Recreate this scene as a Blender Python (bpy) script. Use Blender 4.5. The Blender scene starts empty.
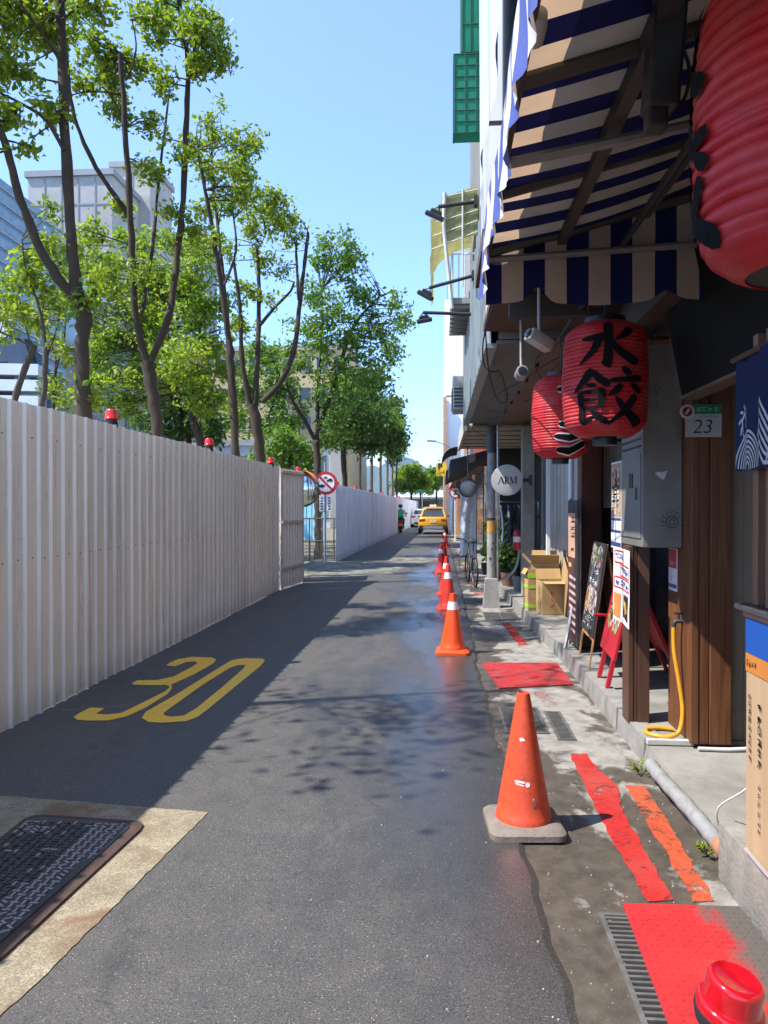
import bpy, bmesh, math, random
import numpy as np
from mathutils import Vector, Matrix, noise as mnoise

random.seed(7)
RNG = np.random.default_rng(7)
R = math.radians
scene = bpy.context.scene
COL = scene.collection

# ------------------------------------------------------------------ camera
F_PX = 740.0
YAW, PITCH, CAM_H = R(4.33), R(-0.39), 1.65
cam_data = bpy.data.cameras.new('camera')
cam_data.sensor_fit = 'VERTICAL'
cam_data.sensor_height = 36.0
cam_data.sensor_width = 27.0
cam_data.lens = F_PX / 1024 * 36.0
cam_data.clip_start = 0.05
cam_data.clip_end = 12000
cam = bpy.data.objects.new('camera', cam_data)
COL.objects.link(cam)
cam.location = (0, 0, CAM_H)
cam.rotation_euler = (R(90) + PITCH, 0, YAW)
scene.camera = cam


def at(px, py, y):
    """world point seen at a photo position at street distance y (metres)"""
    u = (px - 384) / F_PX
    v = (512 - py) / F_PX
    cp, sp = math.cos(PITCH), math.sin(PITCH)
    d = (u, cp - v * sp, sp + v * cp)
    c, s = math.cos(YAW), math.sin(YAW)
    dx, dy, dz = d[0] * c - d[1] * s, d[0] * s + d[1] * c, d[2]
    t = y / dy
    return Vector((dx * t, y, CAM_H + dz * t))


def on_ground(px, py, z=0.0):
    a = at(px, py, 1.0)
    t = (z - CAM_H) / (a.z - CAM_H)
    return Vector((a.x * t, t, z))


# ------------------------------------------------------------------ scene tree helpers
def tag(o, label=None, cat=None, group=None, kind=None):
    if label: o['label'] = label
    if cat: o['category'] = cat
    if group: o['group'] = group
    if kind: o['kind'] = kind
    return o


def thing(name, label, cat, loc=(0, 0, 0), group=None, kind=None):
    o = bpy.data.objects.new(name, None)
    o.empty_display_size = 0.1
    COL.objects.link(o)
    o.location = loc
    return tag(o, label, cat, group, kind)


def world_loc(o):
    v = Vector((0, 0, 0))
    while o:
        v += Vector(o.location)
        o = o.parent
    return v


def copy_tree(o, parent=None):
    c = o.copy()
    COL.objects.link(c)
    if parent is not None:
        c.parent = parent
    for ch in [x for x in COL.objects if x.parent == o]:
        copy_tree(ch, c)
    return c


# ------------------------------------------------------------------ mesh builder
class MB:
    def __init__(self):
        self.v, self.f, self.m = [], [], []

    def add(self, verts, faces, mi=0):
        n = len(self.v)
        self.v += [tuple(p) for p in verts]
        self.f += [tuple(i + n for i in f) for f in faces]
        self.m += [mi] * len(faces)
        return self

    def box(self, c, s, rot=None, bev=0.0, mi=0, seg=2):
        c = Vector(c)
        sx, sy, sz = s[0] / 2, s[1] / 2, s[2] / 2
        if bev > 0:
            bm = bmesh.new()
            bmesh.ops.create_cube(bm, size=1.0)
            bmesh.ops.scale(bm, vec=Vector(s), verts=bm.verts)
            bmesh.ops.bevel(bm, geom=list(bm.edges), offset=bev, segments=seg, affect='EDGES', profile=0.5)
            self.bm(bm, Matrix.Translation(c) @ (rot.to_4x4() if rot else Matrix.Identity(4)), mi)
            bm.free()
            return self
        vs = [Vector((x, y, z)) for x in (-sx, sx) for y in (-sy, sy) for z in (-sz, sz)]
        if rot: vs = [rot @ p for p in vs]
        return self.add([c + p for p in vs], [(0, 1, 3, 2), (4, 6, 7, 5), (0, 4, 5, 1), (2, 3, 7, 6), (0, 2, 6, 4), (1, 5, 7, 3)], mi)

    def bb(self, lo, hi, bev=0.0, mi=0):
        return self.box([(a + b) / 2 for a, b in zip(lo, hi)], [abs(b - a) for a, b in zip(lo, hi)], None, bev, mi)

    def bm(self, bm, mat=None, mi=0):
        bm.verts.index_update()
        vs = [(mat @ v.co) if mat else v.co.copy() for v in bm.verts]
        return self.add(vs, [[v.index for v in f.verts] for f in bm.faces], mi)

    def tube(self, path, r, n=8, caps=True, mi=0):
        path = [Vector(p) for p in path]
        rs = r if isinstance(r, (list, tuple)) else [r] * len(path)
        rings, nrm = [], None
        for i, p in enumerate(path):
            t = (path[min(i + 1, len(path) - 1)] - path[max(i - 1, 0)])
            t = t.normalized() if t.length > 1e-9 else Vector((0, 0, 1))
            if nrm is None:
                a = Vector((0, 0, 1)) if abs(t.z) < 0.9 else Vector((1, 0, 0))
                nrm = t.cross(a).normalized()
            else:
                nrm = (nrm - t * nrm.dot(t))
                nrm = nrm.normalized() if nrm.length > 1e-6 else t.orthogonal().normalized()
            b = t.cross(nrm)
            rings.append([p + (nrm * math.cos(2 * math.pi * k / n) + b * math.sin(2 * math.pi * k / n)) * rs[i] for k in range(n)])
        vs = [q for ring in rings for q in ring]
        fs = []
        for i in range(len(path) - 1):
            for k in range(n):
                a, b2 = i * n + k, i * n + (k + 1) % n
                fs.append((a, b2, b2 + n, a + n))
        if caps:
            fs.append(tuple(range(n - 1, -1, -1)))
            fs.append(tuple(range((len(path) - 1) * n, len(path) * n)))
        return self.add(vs, fs, mi)

    def lathe(self, prof, n=24, c=(0, 0, 0), rot=None, mi=0, caps=True):
        c = Vector(c)
        vs, fs = [], []
        for (r, z) in prof:
            for k in range(n):
                a = 2 * math.pi * k / n
                p = Vector((r * math.cos(a), r * math.sin(a), z))
                if rot: p = rot @ p
                vs.append(c + p)
        for i in range(len(prof) - 1):
            for k in range(n):
                a, b = i * n + k, i * n + (k + 1) % n
                fs.append((a, b, b + n, a + n))
        if caps:
            if prof[0][0] > 1e-5: fs.append(tuple(range(n - 1, -1, -1)))
            if prof[-1][0] > 1e-5: fs.append(tuple(range((len(prof) - 1) * n, len(prof) * n)))
        return self.add(vs, fs, mi)

    def prism(self, poly, ext, mi=0):
        ext = Vector(ext)
        a = [Vector(p) for p in poly]
        b = [p + ext for p in a]
        n = len(a)
        fs = [tuple(range(n - 1, -1, -1)), tuple(range(n, 2 * n))]
        fs += [(i, (i + 1) % n, (i + 1) % n + n, i + n) for i in range(n)]
        return self.add(a + b, fs, mi)

    def quad(self, a, b, c, d, mi=0):
        return self.add([a, b, c, d], [(0, 1, 2, 3)], mi)

    def grid(self, fn, nu, nv, mi=0):
        """surface fn(u,v), u,v in 0..1; mi may be a function (i,j)"""
        n0 = len(self.v)
        for j in range(nv + 1):
            for i in range(nu + 1):
                self.v.append(tuple(fn(i / nu, j / nv)))
        for j in range(nv):
            for i in range(nu):
                a = n0 + j * (nu + 1) + i
                self.f.append((a, a + 1, a + nu + 2, a + nu + 1))
                self.m.append(mi(i, j) if callable(mi) else mi)
        return self

    def ribbon(self, pts, ws, fn, mi=0, step=0.05, taper=True):
        """brush stroke through 2D pts with widths ws, mapped by fn(x,y)->3D"""
        P = [Vector((p[0], p[1])) for p in pts]
        W = ws if isinstance(ws, (list, tuple)) else [ws] * len(P)
        dense, dw = [], []
        for i in range(len(P) - 1):
            k = max(1, int((P[i + 1] - P[i]).length / step))
            for j in range(k):
                t = j / k
                dense.append(P[i].lerp(P[i + 1], t)); dw.append(W[i] * (1 - t) + W[i + 1] * t)
        dense.append(P[-1]); dw.append(W[-1])
        vs = []
        for i, p in enumerate(dense):
            t = dense[min(i + 1, len(dense) - 1)] - dense[max(i - 1, 0)]
            if t.length < 1e-9: t = Vector((1, 0))
            t.normalize()
            nn = Vector((-t.y, t.x)) * dw[i] / 2
            if taper and i in (0, len(dense) - 1):
                nn *= 0.55
            vs += [fn(*(p + nn)), fn(*(p - nn))]
        return self.add(vs, [(2 * i, 2 * i + 1, 2 * i + 3, 2 * i + 2) for i in range(len(dense) - 1)], mi)

    def text(self, s, fn, size=1.0, bold=0.0, cut=0.0, mi=0):
        """flat lettering centred on 0,0 mapped by fn(x,y)->3D"""
        cu = bpy.data.curves.new('lettering', 'FONT')
        cu.body = s; cu.size = size; cu.offset = bold
        cu.align_x = 'CENTER'; cu.align_y = 'CENTER'
        ob = bpy.data.objects.new('lettering', cu)
        me = bpy.data.meshes.new_from_object(ob)
        bm = bmesh.new(); bm.from_mesh(me)
        bmesh.ops.triangulate(bm, faces=bm.faces)
        if cut > 0 and len(bm.verts):
            for ax in (0, 1):
                lo = min(v.co[ax] for v in bm.verts); hi = max(v.co[ax] for v in bm.verts)
                t = lo + cut
                while t < hi:
                    co = Vector((0, 0, 0)); co[ax] = t
                    no = Vector((0, 0, 0)); no[ax] = 1
                    bmesh.ops.bisect_plane(bm, geom=list(bm.verts) + list(bm.edges) + list(bm.faces), plane_co=co, plane_no=no)
                    t += cut
        bm.verts.index_update()
        self.add([fn(v.co.x, v.co.y) for v in bm.verts], [[v.index for v in f.verts] for f in bm.faces], mi)
        bm.free()
        bpy.data.objects.remove(ob); bpy.data.meshes.remove(me); bpy.data.curves.remove(cu)
        return self

    def build(self, name, mats, parent=None, smooth=None, local=False, label=None, fix=True):
        me = bpy.data.meshes.new(name)
        off = Vector((0, 0, 0)) if (local or parent is None) else world_loc(parent)
        me.from_pydata([(x - off.x, y - off.y, z - off.z) for x, y, z in self.v], [], self.f)
        mats = mats if isinstance(mats, (list, tuple)) else [mats]
        for m in mats: me.materials.append(m)
        if len(mats) > 1:
            me.polygons.foreach_set('material_index', self.m)
        if fix:
            bm = bmesh.new(); bm.from_mesh(me)
            bmesh.ops.recalc_face_normals(bm, faces=bm.faces)
            bm.to_mesh(me); bm.free()
        me.update()
        if smooth is not None:
            me.polygons.foreach_set('use_smooth', [True] * len(me.polygons))
            me.set_sharp_from_angle(angle=R(smooth))
        o = bpy.data.objects.new(name, me)
        COL.objects.link(o)
        if parent is not None: o.parent = parent
        if label: o['label'] = label
        return o


# ------------------------------------------------------------------ materials
class NT:
    def __init__(self, name):
        self.m = bpy.data.materials.new(name)
        self.m.use_nodes = True
        self.t = self.m.node_tree
        self.b = self.t.nodes['Principled BSDF']

    def n(self, kind, **kw):
        nd = self.t.nodes.new(kind)
        for k, v in kw.items():
            if k in nd.inputs: nd.inputs[k].default_value = v
            else: setattr(nd, k, v)
        return nd

    def l(self, a, b):
        self.t.links.new(a, b)

    def coord(self, kind='Object', scale=(1, 1, 1)):
        tc = self.n('ShaderNodeTexCoord') if kind != 'World' else self.n('ShaderNodeNewGeometry')
        mp = self.n('ShaderNodeMapping')
        mp.inputs['Scale'].default_value = scale
        self.l(tc.outputs['Position' if kind == 'World' else kind], mp.inputs['Vector'])
        return mp.outputs[0]

    def noise(self, vec, scale, detail=4, rough=0.55, dist=0.0):
        nd = self.n('ShaderNodeTexNoise')
        nd.inputs['Scale'].default_value = scale
        nd.inputs['Detail'].default_value = detail
        nd.inputs['Roughness'].default_value = rough
        nd.inputs['Distortion'].default_value = dist
        if vec is not None: self.l(vec, nd.inputs['Vector'])
        return nd.outputs[0]

    def ramp(self, fac, stops, interp='LINEAR'):
        nd = self.n('ShaderNodeValToRGB')
        cr = nd.color_ramp
        cr.interpolation = interp
        while len(cr.elements) < len(stops): cr.elements.new(0.5)
        for e, (p, c) in zip(cr.elements, stops):
            e.position = p
            e.color = (c, c, c, 1) if isinstance(c, (int, float)) else (*c, 1)
        self.l(fac, nd.inputs[0])
        return nd.outputs[0]

    def mix(self, fac, a, b, mode='MIX'):
        nd = self.n('ShaderNodeMix', data_type='RGBA', blend_type=mode)
        for sock, val in ((nd.inputs[0], fac), (nd.inputs[6], a), (nd.inputs[7], b)):
            if isinstance(val, (int, float)):
                sock.default_value = val if sock == nd.inputs[0] else (val, val, val, 1)
            elif isinstance(val, tuple): sock.default_value = (*val, 1)
            else: self.l(val, sock)
        return nd.outputs[2]

    def math(self, op, a, b=0.0, clamp=False):
        nd = self.n('ShaderNodeMath', operation=op)
        nd.use_clamp = clamp
        for i, val in enumerate((a, b)):
            if isinstance(val, (int, float)): nd.inputs[i].default_value = val
            else: self.l(val, nd.inputs[i])
        return nd.outputs[0]

    def bump(self, h, strength=0.3, dist=0.01):
        nd = self.n('ShaderNodeBump')
        nd.inputs['Strength'].default_value = strength
        nd.inputs['Distance'].default_value = dist
        self.l(h, nd.inputs['Height'])
        self.l(nd.outputs[0], self.b.inputs['Normal'])

    def set(self, base=None, rough=None, metal=None, spec=None):
        for k, v in (('Base Color', base), ('Roughness', rough), ('Metallic', metal), ('Specular IOR Level', spec)):
            if v is None: continue
            s = self.b.inputs[k]
            if isinstance(v, tuple): s.default_value = (*v, 1)
            elif isinstance(v, (int, float)): s.default_value = v
            else: self.l(v, s)
        return self


def sc3(c, k):
    return tuple(min(1.0, x * k) for x in c)


_cache = {}


def M(name, color, rough=0.6, var=0.18, scale=6.0, metal=0.0, bump=0.0, bscale=60.0, dirt=0.0, spec=None, coord='World', stretch=(1, 1, 1)):
    """weathered surface: base colour broken by two noise octaves, roughness variation, optional dirt"""
    if name in _cache: return _cache[name]
    t = NT(name)
    v = t.coord(coord, stretch)
    n1 = t.noise(v, scale, 5, 0.6)
    col = t.ramp(n1, [(0.25, sc3(color, 1 - var)), (0.5, color), (0.78, sc3(color, 1 + var))])
    if dirt > 0:
        n2 = t.noise(v, scale * 0.35 + 0.5, 6, 0.7, 0.4)
        f = t.ramp(n2, [(0.45, 0.0), (0.72, dirt)])
        col = t.mix(f, col, sc3((color[0] * 0.4 + 0.02, color[1] * 0.38 + 0.018, color[2] * 0.35 + 0.012), 1.0))
    r = t.ramp(n1, [(0.3, max(0.03, rough - 0.1)), (0.7, min(1, rough + 0.1))])
    t.set(col, r, metal, spec)
    if bump > 0:
        t.bump(t.noise(v, bscale, 4, 0.6), bump, 0.01)
    _cache[name] = t.m
    return t.m


def asphalt_material():
    t = NT('asphalt')
    v = t.coord('World')
    big = t.noise(v, 0.5, 4, 0.6)
    mid = t.noise(v, 6.0, 5, 0.6)
    fine = t.noise(v, 140.0, 3, 0.7)
    vo = t.n('ShaderNodeTexVoronoi', feature='F1'); vo.inputs['Scale'].default_value = 105.0
    t.l(v, vo.inputs['Vector'])
    vs_ = t.n('ShaderNodeTexVoronoi', feature='F1'); vs_.inputs['Scale'].default_value = 190.0
    t.l(v, vs_.inputs['Vector'])
    base = t.ramp(fine, [(0.25, (0.023, 0.0215, 0.0205)), (0.5, (0.068, 0.0635, 0.059)), (0.75, (0.165, 0.155, 0.142))])
    base = t.mix(t.ramp(big, [(0.35, 0.0), (0.7, 0.4)]), base, (0.105, 0.095, 0.083))
    base = t.mix(t.ramp(mid, [(0.35, 0.3), (0.6, 0.0)]), base, (0.042, 0.039, 0.036))
    oil = t.noise(t.coord('World', (1.6, 0.5, 1)), 1.3, 5, 0.65, 0.8)
    base = t.mix(t.ramp(oil, [(0.56, 0.0), (0.7, 0.55)]), base, (0.03, 0.029, 0.028))
    base = t.mix(t.ramp(t.noise(v, 2.6, 6, 0.7, 1.0), [(0.6, 0.0), (0.68, 0.28)]), base, (0.17, 0.155, 0.13))
    # pale stone chips
    chip = t.ramp(vo.outputs['Distance'], [(0.16, 1.0), (0.24, 0.0)])
    pick = t.ramp(vo.outputs['Color'], [(0.70, 0.0), (0.78, 0.9)], 'LINEAR')
    base = t.mix(t.math('MULTIPLY', chip, pick), base, (0.42, 0.40, 0.37))
    base = t.mix(t.math('MULTIPLY', t.ramp(vs_.outputs['Color'], [(0.15, 0.85), (0.3, 0.0), (0.7, 0.0), (0.85, 0.0)]), 0.8), base, (0.018, 0.018, 0.019))
    base = t.mix(t.math('MULTIPLY', t.ramp(vs_.outputs['Color'], [(0.78, 0.0), (0.9, 1.0)]), t.ramp(vs_.outputs['Distance'], [(0.25, 0.55), (0.45, 0.0)])), base, (0.26, 0.25, 0.23))
    # hairline cracks
    vc = t.n('ShaderNodeTexVoronoi', feature='DISTANCE_TO_EDGE'); vc.inputs['Scale'].default_value = 0.42
    wn = t.n('ShaderNodeVectorMath', operation='ADD')
    nz = t.n('ShaderNodeTexNoise'); nz.inputs['Scale'].default_value = 2.2; nz.inputs['Detail'].default_value = 5
    t.l(v, nz.inputs['Vector']); t.l(v, wn.inputs[0]); t.l(nz.outputs['Color'], wn.inputs[1]); t.l(wn.outputs[0], vc.inputs['Vector'])
    crack = t.ramp(vc.outputs['Distance'], [(0.002, 0.5), (0.006, 0.0)])
    base = t.mix(t.math('MULTIPLY', crack, t.ramp(mid, [(0.5, 0.0), (0.6, 1.0)])), base, (0.02, 0.02, 0.02))
    # wet band washed from the shop side
    sp = t.n('ShaderNodeSeparateXYZ'); t.l(v, sp.inputs[0])
    n3 = t.noise(t.coord('World', (1.0, 0.35, 1.0)), 1.1, 4, 0.6)
    xm = t.math('MULTIPLY_ADD', sp.outputs[0], 0.5); xm.node.inputs[2].default_value = 0.84
    wet = t.math('ADD', xm, t.math('MULTIPLY', t.math('SUBTRACT', n3, 0.5), 2.2))
    ym = t.math('MULTIPLY', t.ramp(t.math('MULTIPLY', sp.outputs[1], 0.02), [(0.02, 0.15), (0.09, 1.0), (0.5, 1.0), (0.75, 0.0)]), wet)
    wet = t.ramp(ym, [(0.3, 0.0), (0.7, 1.0)])
    base = t.mix(t.math('MULTIPLY', wet, 0.5), base, (0.026, 0.025, 0.025))
    rough = t.mix(wet, t.ramp(mid, [(0.3, 0.62), (0.7, 0.8)]), 0.31)
    t.set(base, rough, 0.0, 0.5)
    hb = t.math('ADD', t.math('MULTIPLY', fine, 0.6), t.math('MULTIPLY', t.math('SUBTRACT', 1.0, vo.outputs['Distance']), 0.6))
    t.bump(hb, 0.4, 0.003)
    return t.m


def gutter_material():
    """old concrete slabs, dry in pale islands, wet and dirty between them"""
    t = NT('gutter_concrete')
    v = t.coord('World')
    n1 = t.noise(t.coord('World', (1.0, 0.7, 1.0)), 1.7, 6, 0.62, 0.5)
    fine = t.noise(v, 90.0, 3, 0.7)
    mid = t.noise(v, 9.0, 5, 0.65)
    dry = t.ramp(mid, [(0.3, (0.17, 0.157, 0.137)), (0.55, (0.26, 0.243, 0.212)), (0.8, (0.34, 0.32, 0.285))])
    wetc = t.ramp(mid, [(0.3, (0.052, 0.043, 0.033)), (0.75, (0.115, 0.096, 0.075))])
    sp = t.n('ShaderNodeSeparateXYZ'); t.l(v, sp.inputs[0])
    xb = t.ramp(sp.outputs[0], [(0.4, 0.17), (0.75, 0.02), (1.0, -0.0)])
    near = t.ramp(t.math('MULTIPLY', sp.outputs[1], 0.1), [(0.36, 0.09), (0.62, 0.0)])
    f = t.ramp(t.math('ADD', t.math('ADD', n1, xb), near), [(0.51, 0.0), (0.56, 1.0)])
    col = t.mix(f, dry, wetc)
    chips = t.ramp(fine, [(0.62, 0.0), (0.75, 0.55)])
    col = t.mix(chips, col, (0.3, 0.28, 0.25))
    t.set(col, t.mix(f, 0.88, 0.42), 0.0, 0.45)
    t.bump(t.math('ADD', fine, t.math('MULTIPLY', mid, 0.5)), 0.4, 0.005)
    return t.m


def worn_paint(name, paint, under, amount=0.45, scale=7.0, rough=0.6):
    if name in _cache: return _cache[name]
    t = NT(name)
    v = t.coord('World')
    n = t.noise(v, scale, 7, 0.72, 0.3)
    n2 = t.noise(v, scale * 6, 4, 0.7)
    f = t.ramp(t.math('ADD', t.math('MULTIPLY', n, 0.7), t.math('MULTIPLY', n2, 0.3)), [(amount - 0.03, 1.0), (amount + 0.05, 0.0)])
    tone = t.ramp(n2, [(0.3, sc3(paint, 0.8)), (0.7, sc3(paint, 1.15))])
    if under is None:
        big = t.noise(v, 1.9, 4, 0.6)
        tone = t.mix(t.ramp(big, [(0.4, 0.0), (0.7, 0.55)]), tone, (paint[0] * 0.72 + 0.04, paint[1] + 0.07, paint[2] + 0.05))
        t.set(tone, rough)
        fine = t.noise(v, 110.0, 3, 0.7)
        f = t.math('MAXIMUM', f, t.ramp(t.math('ADD', t.math('MULTIPLY', fine, 0.6), t.math('MULTIPLY', n, 0.4)), [(amount - 0.02, 0.9), (amount + 0.05, 0.03)]))
        tp_ = t.n('ShaderNodeBsdfTransparent'); mx = t.n('ShaderNodeMixShader')
        t.l(f, mx.inputs[0]); t.l(t.b.outputs[0], mx.inputs[1]); t.l(tp_.outputs[0], mx.inputs[2]); t.l(mx.outputs[0], t.t.nodes['Material Output'].inputs['Surface'])
        _cache[name] = t.m
        return t.m
    t.set(t.mix(f, tone, under), rough)
    t.bump(n2, 0.25, 0.003)
    _cache[name] = t.m
    return t.m


def leaf_material(name, c1, c2, c3):
    if name in _cache: return _cache[name]
    t = NT(name)
    g = t.n('ShaderNodeNewGeometry')
    cl = t.noise(t.coord('World'), 0.9, 2, 0.5)
    k = t.math('ADD', t.math('MULTIPLY', g.outputs['Random Per Island'], 0.65), t.math('MULTIPLY', cl, 0.35))
    col = t.ramp(k, [(0.12, c1), (0.5, c2), (0.85, c3)])
    t.set(col, 0.45, 0.0, 0.35)
    tr = t.n('ShaderNodeBsdfTranslucent')
    t.l(t.mix(1.0, col, (1.15, 1.25, 0.5), 'MULTIPLY'), tr.inputs['Color'])
    br = t.n('ShaderNodeBrightContrast'); br.inputs['Bright'].default_value = 0.03
    mx = t.n('ShaderNodeMixShader'); mx.inputs[0].default_value = 0.48
    t.l(t.b.outputs[0], mx.inputs[1]); t.l(tr.outputs[0], mx.inputs[2])
    t.l(mx.outputs[0], t.t.nodes['Material Output'].inputs['Surface'])
    _cache[name] = t.m
    return t.m


def cloth_material(name, color, trans=0.35, rough=0.8, var=0.15):
    if name in _cache: return _cache[name]
    t = NT(name)
    v = t.coord('World')
    n = t.noise(v, 5.0, 5, 0.6)
    col = t.ramp(n, [(0.25, sc3(color, 1 - var)), (0.75, sc3(color, 1 + var))])
    t.set(col, rough, 0.0, 0.2)
    t.bump(t.noise(v, 300, 2, 0.5), 0.1, 0.002)
    if trans > 0:
        tr = t.n('ShaderNodeBsdfTranslucent')
        t.l(t.mix(1.0, col, (1.0, 0.8, 0.6), 'MULTIPLY'), tr.inputs['Color'])
        mx = t.n('ShaderNodeMixShader'); mx.inputs[0].default_value = trans
        t.l(t.b.outputs[0], mx.inputs[1]); t.l(tr.outputs[0], mx.inputs[2])
        t.l(mx.outputs[0], t.t.nodes['Material Output'].inputs['Surface'])
    _cache[name] = t.m
    return t.m


def wood_material(name, dark, light, scale=1.0, rough=0.5):
    if name in _cache: return _cache[name]
    t = NT(name)
    v = t.coord('World', (26 * scale, 26 * scale, 1.3 * scale))
    n = t.noise(v, 1.0, 6, 0.65, 1.2)
    v2 = t.coord('World', (90 * scale, 90 * scale, 3 * scale))
    n2 = t.noise(v2, 1.0, 3, 0.6)
    k = t.math('ADD', t.math('MULTIPLY', n, 0.65), t.math('MULTIPLY', n2, 0.35))
    col = t.ramp(k, [(0.3, dark), (0.5, tuple((a + b) / 2 for a, b in zip(dark, light))), (0.72, light)])
    t.set(col, t.ramp(n, [(0.3, rough - 0.1), (0.7, rough + 0.15)]), 0.0, 0.4)
    t.bump(k, 0.3, 0.004)
    _cache[name] = t.m
    return t.m


def hoarding_material(name, c, rough=0.3):
    """painted steel sheet, streaked down the ribs, scuffed towards the foot"""
    t = NT(name)
    v = t.coord('World', (3.0, 3.0, 0.22))
    n = t.noise(v, 2.2, 6, 0.65, 0.3)
    v2 = t.coord('World')
    n2 = t.noise(v2, 1.1, 5, 0.6)
    col = t.ramp(n, [(0.3, sc3(c, 0.84)), (0.55, c), (0.8, sc3(c, 1.08))])
    oi = t.n('ShaderNodeObjectInfo')
    col = t.mix(1.0, col, t.ramp(oi.outputs['Random'], [(0.0, (0.88, 0.88, 0.89)), (0.5, (1, 1, 1)), (1.0, (1.0, 0.965, 0.92))]), 'MULTIPLY')
    n4 = t.noise(t.coord('World', (1, 7.0, 0.5)), 1.0, 5, 0.7)
    col = t.mix(t.ramp(n4, [(0.56, 0.0), (0.7, 0.35)]), col, sc3((c[0] * 0.8, c[1] * 0.62, c[2] * 0.52), 1))
    scr = t.noise(t.coord('World', (1, 2.2, 9.0)), 2.0, 4, 0.75)
    col = t.mix(t.ramp(scr, [(0.66, 0.0), (0.72, 0.4)]), col, sc3(c, 0.55))
    rust = t.ramp(t.math('ADD', t.math('MULTIPLY', n, 0.5), t.math('MULTIPLY', n2, 0.5)), [(0.55, 0.0), (0.72, 0.45)])
    col = t.mix(rust, col, sc3((c[0] * 0.86, c[1] * 0.74, c[2] * 0.66), 1))
    sp = t.n('ShaderNodeSeparateXYZ'); t.l(v2, sp.inputs[0])
    foot = t.math('MULTIPLY', t.ramp(sp.outputs[2], [(0.0, 0.6), (0.25, 0.0)]), t.noise(v2, 8.0, 5, 0.7))
    col = t.mix(foot, col, (0.2, 0.18, 0.15))
    t.set(col, t.ramp(n, [(0.3, rough - 0.1), (0.7, rough + 0.12)]), 0.12, 0.5)
    t.bump(n2, 0.25, 0.02)
    return t.m


def emit(name, color, strength, base=None):
    t = NT(name)
    t.set(base or color, 0.4)
    t.b.inputs['Emission Color'].default_value = (*color, 1)
    t.b.inputs['Emission Strength'].default_value = strength
    return t.m


def glass_dark(name, color=(0.02, 0.025, 0.03), rough=0.08):
    if name in _cache: return _cache[name]
    t = NT(name)
    n = t.noise(t.coord('World'), 1.5, 4, 0.6)
    t.set(t.ramp(n, [(0.3, color), (0.7, sc3(color, 1.8))]), t.ramp(n, [(0.3, rough), (0.7, rough + 0.08)]), 0.0, 0.7)
    _cache[name] = t.m
    return t.m


def pad_material():
    t = NT('pad_concrete'); v = t.coord('World')
    n = t.noise(v, 5.0, 6, 0.65, 0.4); f = t.noise(v, 130.0, 3, 0.75); g = t.noise(v, 2.2, 5, 0.6, 0.6)
    col = t.ramp(n, [(0.3, (0.19, 0.15, 0.088)), (0.52, (0.30, 0.245, 0.155)), (0.75, (0.41, 0.345, 0.24))])
    col = t.mix(t.ramp(f, [(0.42, 0.75), (0.56, 0.0)]), col, (0.11, 0.095, 0.07))
    col = t.mix(t.ramp(f, [(0.58, 0.0), (0.7, 0.6)]), col, (0.4, 0.37, 0.31))
    col = t.mix(t.ramp(g, [(0.5, 0.0), (0.64, 0.8)]), col, (0.15, 0.08, 0.038))
    col = t.mix(t.ramp(t.noise(v, 9, 5, 0.7), [(0.6, 0.0), (0.7, 0.6)]), col, (0.09, 0.075, 0.055))
    t.set(col, 0.9); t.bump(t.math('ADD', f, n), 0.5, 0.004)
    return t.m


ASPHALT = asphalt_material()
GUTTER = gutter_material()
BLACK = M('black_plastic', (0.018, 0.018, 0.02), 0.45)
DARKMETAL = M('dark_metal', (0.045, 0.045, 0.048), 0.5, 0.3, 9, 0.4, dirt=0.4)
GREYMETAL = M('grey_metal', (0.3, 0.31, 0.31), 0.42, 0.15, 8, 0.5, dirt=0.4)
STEEL = M('galvanised_steel', (0.45, 0.46, 0.47), 0.35, 0.15, 10, 0.8, dirt=0.3)
WHITEPAINT = M('white_paint', (0.74, 0.74, 0.72), 0.45, 0.06, 5, dirt=0.25)
PAPER = M('white_paper', (0.76, 0.74, 0.7), 0.7, 0.06, 9)
CONCRETE = M('pale_concrete', (0.36, 0.34, 0.3), 0.85, 0.2, 4, bump=0.35, dirt=0.7)
INK = M('black_ink', (0.012, 0.012, 0.013), 0.55, 0.2)
REDPAINT = M('red_paint', (0.55, 0.025, 0.03), 0.4, 0.12, 8, dirt=0.25)
BARK = M('dark_bark', (0.052, 0.035, 0.021), 0.92, 0.6, 11, bump=1.0, bscale=26, stretch=(1, 1, 0.28), dirt=0.6)
BARK_PALE = M('pale_bark', (0.085, 0.066, 0.048), 0.9, 0.35, 16, bump=0.8, bscale=38, stretch=(1, 1, 0.3))
#PARTS

# ================================================================== LIGHT AND SKY
SUN_TO = Vector((-0.66, -0.26, 1.0)).normalized()
w = bpy.data.worlds.new('World'); scene.world = w; w.use_nodes = True
wt = w.node_tree
sky = wt.nodes.new('ShaderNodeTexSky'); sky.sky_type = 'NISHITA'; sky.sun_disc = False
sky.sun_elevation = math.asin(SUN_TO.z)
sky.sun_rotation = math.atan2(SUN_TO.x, SUN_TO.y)
sky.air_density = 1.0; sky.dust_density = 0.1; sky.ozone_density = 3.0; sky.altitude = 1300
tcw = wt.nodes.new('ShaderNodeTexCoord'); spw = wt.nodes.new('ShaderNodeSeparateXYZ'); rpw = wt.nodes.new('ShaderNodeValToRGB'); mxw = wt.nodes.new('ShaderNodeMix')
mxw.data_type = 'RGBA'; mxw.blend_type = 'MULTIPLY'; mxw.inputs[0].default_value = 1.0      # tint multiplied over the sky: darker and bluer towards the horizon
els = rpw.color_ramp.elements
els[0].position = 0.0; els[0].color = (0.56, 0.64, 0.84, 1); els[1].position = 0.62; els[1].color = (1, 0.97, 1, 1)
e_ = els.new(0.28); e_.color = (0.76, 0.815, 0.965, 1)
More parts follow.
